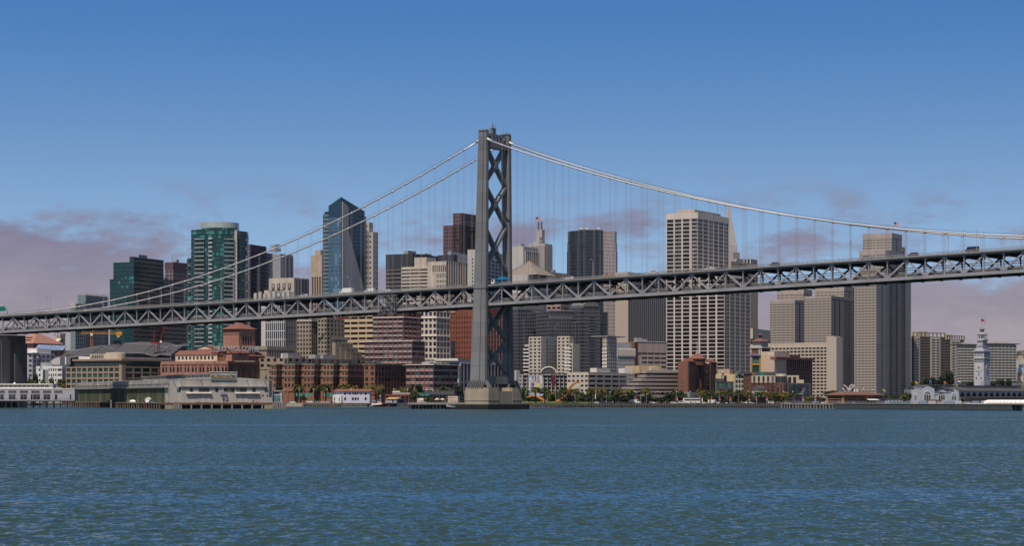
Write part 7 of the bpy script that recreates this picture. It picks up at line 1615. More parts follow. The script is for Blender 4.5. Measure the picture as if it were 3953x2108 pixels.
for px, py, Y, mt, l, r in ((1627, 1541, 1400, CRM, 'cream parasol alone by the pale porch left on the terrace', 1.8), (1687, 1541, 1398, CRM, 'cream parasol in the middle of the terrace, left of its twin', 1.8), (1708, 1541, 1398, CRM, 'cream parasol next to the cream shade sail', 1.6),
    (1630, 1525, 1412, GRNM, 'teal parasol on the upper terrace, left of its twin', 1.9), (1648, 1525, 1412, GRNM, 'teal parasol on the upper terrace beside the dark restaurant', 1.9), (1745, 1545, 1402, REDC, 'dark red parasol under the cream shade sail', 1.3),
    (1247, 1535, 1500, REDC, 'red parasol before the brick arcade, farthest from the boathouse', 1.4), (1265, 1535, 1500, REDC, 'red parasol before the brick arcade, middle of three', 1.2), (1279, 1535, 1500, REDC, 'red parasol before the brick arcade, against the boathouse', 1.2),
    (1062, 1397, 1575, RED, 'bright red parasol on the roof terrace of the brick building', 1.9), (2260, 1467, 1436, RED, 'small red parasol on the balcony of the low beige office', 1.2),
    (2806, 1555, 1330, WPAINT, 'white market parasol, leftmost of four under the palms', 1.2), (2827, 1555, 1330, WPAINT, 'white market parasol, second of four under the palms', 1.0), (2838, 1555, 1330, WPAINT, 'white market parasol, third of four under the palms', 1.0), (2847, 1554, 1330, WPAINT, 'white market parasol, last of four beside the green bay house', 1.2),
    (3530, 1559, 1340, YEL, 'yellow dome parasol at the corner of the ferry hall', 1.5), (3500, 1561, 1335, YEL, 'small yellow parasol by the bushes, right one of a pair', .9), (3512, 1561, 1336, YEL, 'small yellow parasol next to the ferry hall', .8)): umbrella(px, py, Y, mt, l, r)
# promenade
SH2 = [(2010, 1343), (2300, 1325), (2600, 1295), (3045, 1234)]
wharf('promenade', 'long promenade edge on close pale piles under the palms', SH2, 5.5, GZ + .004, 1.0, 1.75, DKCONC, mat('stub_pile', (.17, .155, .14), .9, .4, .5), .36, rows=1)
railing('railing', 'long dark promenade railing under the palms', SH2, GZ, 1.15, 2.6)
ED = [(3015, 1238), (3225, 1165)]; wharf('pier_approach', 'low concrete pier approach on square piles at the end of the promenade', ED, 5, 2.7, .5, 4.2, CONC, CPILE, .4)
ED2 = [(3218, 1167), (3905, 1012)]; P0 = W(3218, HY, 1167); P1 = W(3905, HY, 1012); dv = P1 - P0; Lb = Vector((dv.x, dv.y)).length
o = thing('breakwater', 'long dark concrete breakwater wall running out before the ferry hall', 'breakwater', (P0.x, P0.y, 0), math.atan2(dv.y, dv.x))
m = MB(); BWM = mat('breakwater_concrete', (.075, .085, .085), .9, .45, .35, streak=.6)
m.box(0, Lb, 0, 5.5, -1, 2.75, BWM); m.box(-1, Lb + 14, -.3, 5.8, 2.75, 3.0, CONC)
for i in range(36): m.box(i * Lb / 36 + .05, (i + 1) * Lb / 36 - .05, -.14, 0, .2, 2.2, BWM)
m.build('wall', o); m = MB(); [m.tube([(Lb + 2 + i * 2.4, 1 + (i % 2), -1), (Lb + 2 + i * 2.4, 1 + (i % 2), 2.8)], .3, PILE, 6) for i in range(6)]; m.build('pile', o)
railing('railing', 'pale pipe railing along the top of the dark breakwater', [(3020, 1237), (3225, 1166), (3905, 1012), (3990, 997)], 3.0, 1.1, 3.0, CONC)
b = MB(); LW = grassm(); v = [((px - CX) / F * Y, Y) for px, Y in ((1990, 1360), (2290, 1338), (2290, 1375), (1990, 1385))]
b.loft([[(x, y, GZ + .01) for x, y in v], [(x, y, GZ + z) for (x, y), z in zip(v, (.5, .4, 1.4, 2.2))]], LW); tag(b.build('lawn'), 'sloping green lawn under the orange bow', kind='structure')
# orange bow and arrow sculpture
ORG = mat('bow_orange', (.40, .155, .05), .55, .08); o = thing('bow_sculpture', 'giant orange bow with a buried dark red arrow on the lawn', 'sculpture', W(2130, 1549, 1362), 0)
Ys = 1362; bp = lambda x, y, dy=0: Vector(((x - 2130) / F * Ys, dy, (1549 - y) / F * Ys))
arm1 = [(2035, 1537), (2044, 1532), (2058, 1529.5), (2072, 1532), (2086, 1540), (2100, 1549), (2112, 1556)]; arm2 = [(2148, 1556), (2160, 1549), (2174, 1539), (2186, 1524), (2194, 1508), (2202, 1494), (2212, 1484), (2224, 1478.5), (2237, 1477)]
for arm, prof in ((arm1, lambda f: .5 + .95 * f), (arm2, lambda f: 1.6 - 1.2 * f)):
    m = MB(); m.tube([bp(*p) for p in arm], prof, ORG, 10); m.build('bow_arm', o, smooth=True)
MAR = mat('feather_red', (.10, .012, .02), .7, .2); m = MB(); m.loft([[bp(2126, 1446, d), bp(2134, 1449, d), bp(2142, 1446, d), bp(2146, 1480, d), bp(2143, 1491, d), bp(2138, 1493, d), bp(2131, 1490, d), bp(2128, 1478, d)] for d in (-.25, .25)], MAR); m.build('feather', o)
m = MB(); m.tube([bp(2134, 1445), bp(2147, 1552)], .28, mat('arrow_shaft', (.20, .15, .14)), 6); m.build('arrow_shaft', o); m = MB(); m.tube([bp(2105, 1479, .5), bp(2130, 1459, .5)], .09, GRNM, 4); m.build('bow_string', o)
# ---------------------------------------------------------------- plants
FRA = leafmat('palm_frond', (.04, .048, .010), (.125, .11, .022)); FRB = leafmat('palm_frond_dark', (.022, .032, .009), (.07, .072, .018)); FRY = leafmat('palm_frond_yellow', (.07, .07, .012), (.19, .145, .025)); BARK = mat('palm_bark', (.09, .065, .045), .95, .3, 2.0, streak=0)
LFA = leafmat('leaf_green', (.03, .045, .012), (.085, .10, .028)); LFD = leafmat('leaf_dark', (.012, .02, .010), (.035, .05, .022)); LFY = leafmat('leaf_light', (.07, .09, .015), (.15, .16, .035)); TRK = mat('bark', (.08, .06, .045), .95, .3, 2.0)
def palm_proto(seed, mt, H=8.0, r=3.7):
    rn = random.Random(seed); t = thing('date_palm', 'date palm', 'palm tree')
    m = MB(); m.tube([(0, 0, -.5), (.05, 0, H * .5), (0, .05, H)], lambda f: .42 - .06 * f, BARK, 8); m.lathe([(.3, H - .9), (.75, H - .2), (.6, H + .3), (.1, H + .5)], BARK, 8); m.build('trunk', t)
    m = MB()
    for i in range(80):
        a = rn.uniform(0, 2 * pi); e0 = rn.choice([1.25, 1.0, .75, .5, .2, -.05]) + rn.uniform(-.15, .15); Lf = r * rn.uniform(.85, 1.15); n = 7
        p = Vector((0, 0, H + .2)); pts = [p]; e = e0
        for k in range(n):
            p = p + Vector((cos(a) * cos(e), sin(a) * cos(e), sin(e))) * (Lf / n); pts.append(p); e -= (.20 + .045 * k) * (1.0 if e0 > .3 else .75)
        sd = Vector((-sin(a), cos(a), 0))
        for k in range(1, n):
            w = .62 * (1 - abs(k / n - .45) * 1.2) * rn.uniform(.7, 1.1); q0, q1 = pts[k], pts[k + 1]; mid = (q0 + q1) / 2
            for s_ in (1, -1):
                m.poly([q0, q1, q1 + sd * s_ * w + Vector((0, 0, -w * .45)) + (q1 - q0) * .5, q0.lerp(q1, .25) + sd * s_ * w + Vector((0, 0, -w * .45)) + (q1 - q0) * .5], mt)
    m.build('crown', t); return t
PP = [[palm_proto(1, FRA), [0]], [palm_proto(2, FRB), [0]], [palm_proto(3, FRY), [0]]]
def gy(Y): return HY + (EYE - GZ) / Y * F
palms = [(248, 1612, 1463, 1, 'dark date palm between the white low rise and the two pier sheds'), (1152, 1505, 1482, 0, 'date palm before the first arch of the brick terraces'), (1217, 1500, 1484, 1, 'date palm with a dark crown, right of the first green awning'),
 (1258, 1498, 1481, 1, 'date palm above the red parasols'), (1324, 1490, 1482, 0, 'date palm rising behind the left half of the tiled boathouse'), (1361, 1490, 1485, 2, 'yellowish date palm rising behind the middle of the tiled boathouse'), (1424, 1482, 1486, 2, 'date palm leaning out at the right end of the tiled boathouse'),
 (1463, 1480, 1483, 0, 'date palm right of the tiled boathouse before the brown brick block'), (1562, 1465, 1491, 0, 'date palm beside dark trees at the foot of the white lined brick office'),
 (2068, 1345, 1491, 0, 'date palm directly in front of the billboard'), (2102, 1343, 1495, 1, 'dark date palm just right of the billboard'), (2175, 1342, 1497, 1, 'date palm behind the tall arm of the orange bow'), (2213, 1340, 1499, 0, 'date palm just right of the tall arm of the orange bow'),
 (2282, 1335, 1496, 0, 'date palm left of the tall white banner pole'), (2324, 1332, 1497, 2, 'yellowish date palm between beige ribbon office and banded office'), (2390, 1325, 1501, 0, 'date palm at the left end of the banded low office'), (2427, 1325, 1502, 2, 'broad yellow date palm with bushes at its foot'), (2491, 1318, 1495, 0, 'tallest date palm, before the middle of the banded low office'),
 (2706, 1300, 1504, 2, 'yellow date palm before the dark side of the brick lantern block'), (2741, 1298, 1506, 1, 'date palm right of the coach before the brick lantern block'), (2783, 1290, 1507, 2, 'date palm before the dark shopfronts'), (2814, 1288, 1506, 1, 'dark date palm above the white market parasols'), (2853, 1283, 1507, 1, 'thin ragged date palm before the green bay house'),
 (2888, 1280, 1511, 0, 'date palm before the narrow dark brick building'), (2925, 1275, 1511, 1, 'date palm before the small barrel roofed shed'), (2953, 1272, 1510, 0, 'broad date palm before the lit brick flats'), (2993, 1266, 1514, 1, 'dark date palm before the round corner bay'), (3024, 1262, 1512, 2, 'yellow date palm right of the round corner bay'), (3063, 1258, 1517, 1, 'small date palm before the dark glass wing'),
 (3195, 1395, 1508, 1, 'date palm behind the left corner of the brown tiled quay house'), (3220, 1400, 1506, 1, 'smaller date palm behind the roof of the brown tiled quay house')]
for i, (px, Y, yt, k, l) in enumerate(palms):
    g_ = gy(Y); h = (g_ - yt) / F * Y; sc = h / 10.4
    p = W(px, g_, Y); place(PP[k][0], PP[k][1], p, random.uniform(0, 6), (max(1.0, sc * 1.1), max(1.0, sc * 1.1), sc), l, 'date palms along the waterfront')
def tree_proto(seed, mt, H=8.0, r=3.2, dens=900):
    rn = random.Random(seed); t = thing('leafy_tree', 'leafy tree', 'tree'); m = MB(); tips = []
    m.tube([(0, 0, -.4), (.05, 0, H * .3), (0, .1, H * .45)], lambda f: .28 - .1 * f, TRK, 7)
    for i in range(7):
        a = i * .9 + rn.uniform(-.3, .3); q = Vector((cos(a) * r * rn.uniform(.35, .75), sin(a) * r * rn.uniform(.35, .75), H * rn.uniform(.5, .95))); tips.append(q); m.tube([(0, 0, H * .32), tuple(q * .5 + Vector((0, 0, H * .2))), q], lambda f: .13 - .09 * f, TRK, 5)
    m.build('trunk', t); m = MB(); cl = []
    for i in range(16):
        a = rn.uniform(0, 2 * pi); z = H * rn.uniform(.34, .98); rr = r * (1 - ((z / H - .58) / .52) ** 2) ** .5 * rn.uniform(.3, .9) if abs(z / H - .58) < .5 else r * .3
        cl.append((Vector((cos(a) * rr, sin(a) * rr, z)), r * rn.uniform(.28, .5)))
    for i in range(dens):
        c, s_ = cl[i % 16]; d = Vector((rn.gauss(0, 1), rn.gauss(0, 1), rn.gauss(0, .8))).normalized() * s_ * rn.uniform(.5, 1.05); p = c + d
        u = Vector((rn.gauss(0, 1), rn.gauss(0, 1), rn.gauss(0, 1))).normalized(); v = u.cross(d.normalized() + Vector((.01, .02, .03))).normalized(); w = rn.uniform(.32, .68)
        m.poly([p - u * w, p + v * w * .7, p + u * w, p - v * w * .7], mt)
    m.build('crown', t); return t
TP = {k: [tree_proto(11 + i, mt, dens=d), [0]] for i, (k, mt, d) in enumerate((('a', LFA, 900), ('d', LFD, 1000), ('y', LFY, 900)))}
def trees(lst, group):
    for px, Y, yt, wpx, k, l in lst:
        g_ = gy(Y); h = (g_ - yt) / F * Y; w = wpx / F * Y / 4.7
        place(TP[k][0], TP[k][1], W(px, g_, Y), random.uniform(0, 6), (w, w, h / 8.4), l, group)
trees([(52, 1605, 1470, 42, 'y', 'yellow green tree behind the roof of the lavender shed'), (137, 1610, 1448, 26, 'd', 'dark tree against the left end of the white low rise'), (122, 1606, 1468, 34, 'a', 'bushy tree in front of the dark one by the white low rise'), (162, 1608, 1466, 28, 'y', 'yellow tree before the glass stair of the white low rise'), (201, 1607, 1464, 28, 'a', 'rounded green tree before the middle of the white low rise'), (268, 1600, 1468, 22, 'd', 'dark tree at the right end of the white low rise'),
 (1078, 1490, 1491, 26, 'd', 'dark tree between the shed annex and the brick terraces'), (1172, 1500, 1526, 18, 'a', 'low tree inside the arcade of the brick terraces')], 'trees at the left of the waterfront')
trees([(1532, 1470, 1500, 20, 'y', 'small light green tree before the brown brick block'), (1585, 1475, 1496, 30, 'd', 'dark tree left of the stone base of the white lined office'), (1618, 1476, 1488, 34, 'd', 'larger dark tree before the white lined brick office'), (1601, 1440, 1509, 28, 'a', 'round green tree above the brick colonnade'), (1622, 1438, 1513, 22, 'y', 'light green tree just left of the teal parasols'), (1645, 1440, 1511, 22, 'a', 'round tree behind the teal parasols'),
 (1711, 1460, 1493, 30, 'a', 'leafy tree before the shaded side of the white lined office'), (1735, 1455, 1503, 26, 'a', 'bushy tree between two taller ones beside the caisson'), (1768, 1462, 1490, 32, 'd', 'tall dark tree close beside the bridge caisson'), (1652, 1410, 1538, 34, 'a', 'low bushes among the cream parasols'), (1690, 1412, 1534, 26, 'y', 'light bushes behind the cream parasols'), (1786, 1405, 1536, 16, 'd', 'dark bush against the bridge caisson')], 'trees beside the bridge tower')
trees([(2019, 1375, 1499, 26, 'a', 'tree between the caisson and the billboard'), (2032, 1390, 1510, 24, 'd', 'dark tree at the foot of the billboard'), (2125, 1375, 1514, 30, 'y', 'light tree behind the red feathered arrow'), (2146, 1380, 1516, 34, 'a', 'tree behind the shaft of the arrow'), (2196, 1385, 1516, 30, 'd', 'dark tree behind the tall orange bow arm'), (2240, 1380, 1513, 26, 'a', 'tree right of the tall orange bow arm'), (2262, 1375, 1524, 30, 'd', 'low dark tree at the foot of the beige ribbon office'),
 (2305, 1370, 1522, 30, 'a', 'tree between two palms before the beige ribbon office'), (2345, 1368, 1515, 34, 'a', 'tree filling the gap before the left end of the banded office'), (2372, 1365, 1505, 26, 'd', 'taller dark tree at the left end of the banded office'), (2410, 1355, 1527, 30, 'd', 'dark bush left under the broad yellow palm'), (2440, 1352, 1525, 34, 'd', 'dark bush right under the broad yellow palm'), (2500, 1350, 1522, 34, 'a', 'bushy tree at the foot of the tallest palm'),
 (2588, 1340, 1521, 34, 'd', 'dark round tree before the right end of the banded office'), (2616, 1345, 1508, 34, 'a', 'tallest green tree before the lit brick end wall'), (2636, 1340, 1517, 32, 'a', 'green tree before the lit brick end wall, right of the tallest'), (2604, 1335, 1538, 32, 'd', 'low dark bush left of the coach'), (2688, 1335, 1532, 24, 'a', 'tree behind the yellow palm by the brick lantern block'), (2728, 1332, 1530, 26, 'a', 'tree between the two palms by the brick lantern block'), (2760, 1330, 1527, 26, 'a', 'tree at the corner of the dark shopfronts'),
 (2796, 1325, 1538, 30, 'd', 'dark bush before the shopfronts'), (2868, 1322, 1540, 20, 'd', 'dark bush before the narrow brick building'), (2912, 1318, 1540, 22, 'a', 'low tree left of the barrel roofed shed'), (2940, 1316, 1532, 26, 'a', 'tree between two palms before the barrel roofed shed'), (2972, 1312, 1530, 30, 'a', 'tree before the lit brick flats'), (3045, 1310, 1538, 20, 'a', 'low tree before the dark glass wing'),
 (3112, 1290, 1533, 24, 'y', 'light green shrub at the start of the breakwater'), (3128, 1295, 1530, 26, 'y', 'light green tree before the concrete slab hotel'), (3152, 1300, 1533, 30, 'a', 'tree left of the brown tiled quay house'), (3172, 1310, 1536, 22, 'd', 'dark bush touching the corner of the brown tiled quay house')], 'trees along the promenade')
trees([(2004 + i * 32 + (i * 37) % 17, 1392 - i * 2.2 - (i * 53) % 19, 1526 + (i * 29) % 13, 38 + (i * 31) % 14, 'dad'[i % 3], 'low dark tree in the unbroken green band behind the palms') for i in range(33)], 'low trees of the green band behind the palms')
trees([(3418, 1420, 1525, 20, 'a', 'tree behind the stair of the quay house'), (3440, 1425, 1530, 22, 'a', 'tree behind the grey shed, left'), (3462, 1430, 1528, 24, 'd', 'dark tree behind the grey shed, right'), (3486, 1400, 1523, 26, 'y', 'yellow green bush right of the grey shed'), (3505, 1405, 1518, 28, 'a', 'green bush at the left corner of the ferry hall'), (3528, 1900, 1474, 22, 'd', 'slim dark tree at the left base of the balconied towers'),
 (3566, 1900, 1465, 34, 'd', 'dark tree behind the tallest gable of the ferry hall, left'), (3592, 1905, 1460, 36, 'd', 'dark tree behind the tallest gable of the ferry hall'), (3620, 1910, 1466, 34, 'd', 'dark tree between the gables of the ferry hall'), (3640, 1915, 1454, 36, 'd', 'dark tree above the middle gable of the ferry hall'), (3665, 1920, 1437, 40, 'd', 'tallest dark tree above the ferry hall roof'),
 (3748, 1900, 1476, 30, 'd', 'dark tree left of the clock tower foot'), (3832, 1905, 1478, 28, 'd', 'dark tree right of the clock tower foot'), (3864, 1900, 1468, 30, 'd', 'dark tree before the right apartment slab'), (3895, 1900, 1468, 30, 'd', 'dark tree behind the larger rooftop letters'), (3935, 3420, 1368, 22, 'd', 'dark spreading tree on top of the far hill')], 'trees behind the ferry hall')
def shrubs(name, label, x0, x1, Y, py, n, s_, mt):
    o = thing(name, label, 'roof garden', W((x0 + x1) / 2, py, Y), 0); rn = random.Random(int(x0)); m = MB(); w = (x1 - x0) / F * Y
    for i in range(n * 60):
        c = (i % n); x = -w / 2 + (c + .5) * w / n; d = Vector((rn.gauss(0, .5), rn.gauss(0, .4), abs(rn.gauss(0, .5)))) * s_; p = Vector((x, 0, 0)) + d; u = Vector((rn.gauss(0, 1), rn.gauss(0, 1), rn.gauss(0, 1))).normalized(); v = u.orthogonal().normalized(); q = rn.uniform(.15, .35)
        m.poly([p - u * q, p + v * q, p + u * q, p - v * q], mt)
    m.build('foliage', o); m = MB(); m.box(-w / 2, w / 2, -.5, .5, -.6, .05, TAUPE); m.build('planter', o)
shrubs('roof_garden', 'dark shrubs on the roof of the brown brick block', 1398, 1452, 1505, 1406, 7, 2.0, LFD); shrubs('roof_garden', 'low green shrubs on the roof of the white lined office', 1512, 1668, 1535, 1409, 16, .8, LFA); shrubs('roof_garden', 'light green hedge on the pale portal building terrace', 1668, 1735, 1515, 1406, 8, .7, LFY); shrubs('roof_garden', 'small shrubs on a terrace of the stepped taupe flats', 1210, 1235, 1665, 1228, 3, 1.0, LFA); shrubs('roof_garden', 'low shrubs on the brick warehouse parapet', 905, 985, 1556, 1394, 6, .5, LFA)
# ---------------------------------------------------------------- promenade lamps, banners, vehicles, boat, people, cranes
def post_proto():
    t = thing('promenade_lamp', 'slim grey promenade lamp', 'street lamp'); m = MB(); m.tube([(0, 0, 0), (0, 0, 7.2)], lambda f: .11 - .04 * f, STEEL, 6); m.build('pole', t); m = MB(); m.lathe([(.1, 7.1), (.24, 7.3), (.26, 7.6), (.08, 7.8)], WPAINT, 8); m.build('lantern', t); return t
PL, PU = post_proto(), [0]
def banner_proto():
    t = thing('banner', 'banner', 'banner'); m = MB(); m.box(-.75, -.05, -.03, .03, -1, 1, mat('banner_blue', (.05, .07, .24), .7, .1)); m.box(-.05, .75, -.03, .03, -1, 1, mat('banner_red', (.55, .05, .06), .7, .1)); m.box(-.05, .75, -.05, -.03, -1, -.5, WTRIM); m.build('cloth', t); m = MB(); m.box(-.8, .8, -.04, .04, 1, 1.08, STEEL); m.build('bracket', t); return t
BN, BU = banner_proto(), [0]
lampx = [(2030, 1372, 0, 'right of the caisson'), (2114, 1370, 0, 'before the dark bays of the garage'), (2155, 1368, 0, 'left of the tall orange bow arm'), (2167, 1372, 1, 'behind the foot of the tall orange bow arm'), (2221, 1350, 0, 'right of the tall orange bow arm'), (2235, 1365, 1, 'before the corner of the beige ribbon office'), (2289, 1360, 0, 'before the shaded side of the beige ribbon office'),
 (2341, 1340, 0, 'right of the yellow palm by the beige ribbon office'), (2355, 1355, 1, 'at the left end of the banded office'), (2452, 1345, 1, 'right of the broad yellow palm'), (2495, 1330, 0, 'beside the tallest palm'), (2539, 1345, 1, 'before the columns of the banded office'), (2612, 1325, 1, 'before the tallest green tree'), (2665, 1320, 0, 'above the coach'),
 (2743, 1318, 1, 'right of the coach'), (2778, 1315, 1, 'before the dark shopfronts'), (2817, 1312, 1, 'among the white market parasols'), (2850, 1300, 0, 'before the green bay house'), (2889, 1298, 1, 'before the narrow dark brick building'), (2920, 1296, 1, 'before the barrel roofed shed'), (2959, 1292, 1, 'before the lit brick flats'), (3025, 1285, 0, 'by the round corner bay'), (3061, 1282, 1, 'before the dark glass wing'), (3099, 1280, 1, 'at the start of the breakwater'), (3146, 1285, 1, 'left of the brown tiled quay house')]
for px, Y, bn, l in lampx:
    p = W(px, gy(Y), Y); place(PL, PU, p, 0, 1.0, 'slim promenade lamp ' + l, 'slim lamps along the promenade')
    if bn: place(BN, BU, p + Vector((.0, -.12, 3.1)), 0, 1.0, 'blue and red banner on the lamp ' + l, 'banners on the promenade lamps')
for px, Y, l in ((1100, 1490, 'right of the shed annex'), (1155, 1480, 'before the first arch of the brick terraces'), (1210, 1480, 'under the dark crowned palm'), (1263, 1470, 'above the middle red parasol'), (1356, 1455, 'before the tiled boathouse'), (1520, 1465, 'before the brown brick block'), (1573, 1462, 'beside the dark trees by the white lined office')):
    place(PL, PU, W(px, gy(Y), Y), 0, 1.25, 'slim promenade lamp ' + l, 'slim lamps along the promenade')
def signal(px, Y, d, label):
    o = thing('traffic_signal', label, 'traffic signal', W(px, gy(Y), Y), 0); m = MB(); m.tube([(0, 0, 0), (0, 0, 6.0)], .12, STEEL, 6); m.tube([(0, 0, 5.2), (d * 2, 0, 5.8), (d * 5, 0, 6.2)], .08, STEEL, 5); m.build('mast', o); m = MB(); m.box(d * 5 - .2, d * 5 + .2, -.2, .2, 5.0, 6.2, BLACK); m.build('signal_head', o); m = MB(); m.box(d * 1.0, d * 2.6, -.06, -.02, 5.6, 6.1, SIGN); m.build('name_plate', o)
signal(2472, 1340, 1, 'traffic signal mast left of the tallest palm'); signal(2703, 1318, 1, 'traffic signal mast with a green plate right of the coach'); signal(3066, 1286, 1, 'traffic signal mast before the dark glass wing')
def sculpt(px, Y, label, mt, h):
    o = thing('banner_pole', label, 'banner', W(px, gy(Y), Y), 0); m = MB(); m.tube([(0, 0, 0), (0, 0, h)], .06, STEEL, 5); m.build('pole', o); m = MB(); m.box(-.5, .0, -.05, .05, h * .35, h * .98, mt); m.build('cloth', o)
sculpt(2300, 1345, 'tall white feather banner between two palms', WPAINT, 8.6)
# vehicles
def car_proto(kind, col, nm):
    t = thing(nm, nm, 'car'); g_ = GL_BK
    def seg(m, pts, w, mt): m.loft([[(x, -w, z) for x, z in pts], [(x, w, z) for x, z in pts]], mt)
    bm = MB(); wm = MB()
    if kind == 'car': L, Wd = 4.5, .88; seg(bm, [(-2.25, .35), (2.25, .35), (2.3, .7), (1.9, .9), (1.1, .98), (-1.9, 1.0), (-2.3, .85)], Wd, col); seg(bm, [(-1.85, .98), (1.05, .98), (.35, 1.45), (-1.2, 1.45)], Wd * .86, col); seg(wm, [(-1.55, 1.02), (.8, 1.02), (.3, 1.38), (-1.1, 1.38)], Wd * .9, g_)
    elif kind == 'suv': L, Wd = 4.8, .95; seg(bm, [(-2.4, .45), (2.4, .45), (2.45, .95), (1.6, 1.12), (-2.4, 1.15)], Wd, col); seg(bm, [(-2.3, 1.1), (1.4, 1.1), (.8, 1.78), (-2.1, 1.78)], Wd * .9, col); seg(wm, [(-2.0, 1.18), (1.1, 1.18), (.7, 1.65), (-1.85, 1.65)], Wd * .93, g_)
    elif kind == 'pickup': L, Wd = 5.4, .95; seg(bm, [(-2.7, .5), (2.7, .5), (2.7, 1.0), (1.5, 1.15), (-2.7, 1.15)], Wd, col); seg(bm, [(-.9, 1.1), (1.4, 1.1), (.8, 1.8), (-.7, 1.8)], Wd * .9, col); seg(wm, [(-.7, 1.18), (1.1, 1.18), (.7, 1.68), (-.6, 1.68)], Wd * .93, g_)
    elif kind == 'van': L, Wd = 6.0, 1.05; seg(bm, [(-3, .5), (3, .5), (3, 1.2), (2.2, 1.5), (1.7, 2.5), (-3, 2.6)], Wd, col); seg(wm, [(1.0, 1.55), (2.0, 1.55), (1.62, 2.3), (1.0, 2.3)], Wd * 1.02, g_)
    elif kind == 'truck': L, Wd = 8.5, 1.2; seg(bm, [(-4.2, .9), (2.0, .9), (2.0, 3.5), (-4.2, 3.5)], Wd, col); seg(bm, [(2.2, .6), (4.2, .6), (4.2, 1.5), (3.8, 2.5), (2.2, 2.6)], Wd * .95, col); seg(wm, [(2.8, 1.6), (4.0, 1.6), (3.7, 2.35), (2.8, 2.35)], Wd * .98, g_)
    elif kind == 'carrier':
        L, Wd = 9.5, 1.25; seg(bm, [(-4.8, .8), (3.0, .8), (3.0, 1.05), (-4.8, 1.05)], Wd, col); seg(bm, [(2.6, .6), (4.7, .6), (4.7, 1.6), (4.3, 2.8), (2.6, 2.9)], Wd * .95, WPAINT)
        for x in (-4.4, -2.2, 0, 2.2): bm.box(x - .08, x + .08, -Wd, -Wd + .15, 1, 4.0, col); bm.box(x - .08, x + .08, Wd - .15, Wd, 1, 4.0, col)
        seg(bm, [(-4.6, 2.6), (3.2, 2.9), (3.2, 3.1), (-4.6, 2.8)], Wd, col); seg(bm, [(-4.0, 2.9), (1.0, 3.0), (.4, 3.9), (-3.2, 3.9)], Wd * .8, col); seg(wm, [(3.2, 1.7), (4.5, 1.7), (4.2, 2.6), (3.2, 2.6)], Wd * .98, g_)
    elif kind == 'coach': L, Wd = 12.0, 1.25; seg(bm, [(-6, .5), (6, .5), (6, 2.0), (5.7, 3.5), (-6, 3.5)], Wd, col); seg(wm, [(-5.4, 1.9), (5.4, 1.9), (5.2, 3.0), (-5.4, 3.0)], Wd * 1.01, g_)
    elif kind == 'camper': L, Wd = 8.0, 1.15; seg(bm, [(-4, .6), (4, .6), (4, 1.4), (3.4, 1.6), (3.0, 3.0), (-4, 3.0)], Wd, col); seg(wm, [(-3, 1.8), (-1.5, 1.8), (-1.5, 2.5), (-3, 2.5)], Wd * 1.02, g_); seg(wm, [(.2, 1.8), (2.6, 1.8), (2.4, 2.5), (.2, 2.5)], Wd * 1.02, g_); bm.box(-2.5, -1, -.5, .5, 3.0, 3.4, col)
    bm.build('body', t); wm.build('window', t)
    wh = MB(); wh.lathe([(.12, -.12), (.36, -.12), (.36, .12), (.12, .12)], BLACK, 10); me = wh.mesh('wheel')
    for x in (-L * .31, L * .31):
        for y in (-1, 1): o = bpy.data.objects.new('wheel', me); C.objects.link(o); o.parent = t; o.location = (x, y * (Wd - .08), .36); o.rotation_euler = (R_(90), 0, 0)
    return t
SILV = mat('silver_paint', (.42, .42, .43), .4, .05, metal=.3); DKP = mat('dark_car_paint', (.03, .032, .04), .4, .05); CYAN = mat('bright_blue_paint', (.01, .22, .42), .5, .05)
PR = {}
def car(kind, cn, col, loc, rz, label, group):
    k = kind + cn
    nm = {'car': 'saloon_car', 'suv': 'estate_car', 'pickup': 'pickup_truck', 'van': 'delivery_van', 'truck': 'box_truck', 'carrier': 'car_carrier', 'coach': 'coach', 'camper': 'camper_van'}[kind]
    if k not in PR: PR[k] = [car_proto(kind, col, nm), [0]]
    o = place(PR[k][0], PR[k][1], loc, rz, 1.0, label, group); o['category'] = {'coach': 'bus', 'truck': 'truck', 'carrier': 'truck', 'pickup': 'pickup', 'van': 'van', 'camper': 'camper'}.get(kind, 'car'); return o
RZB = pi - TH
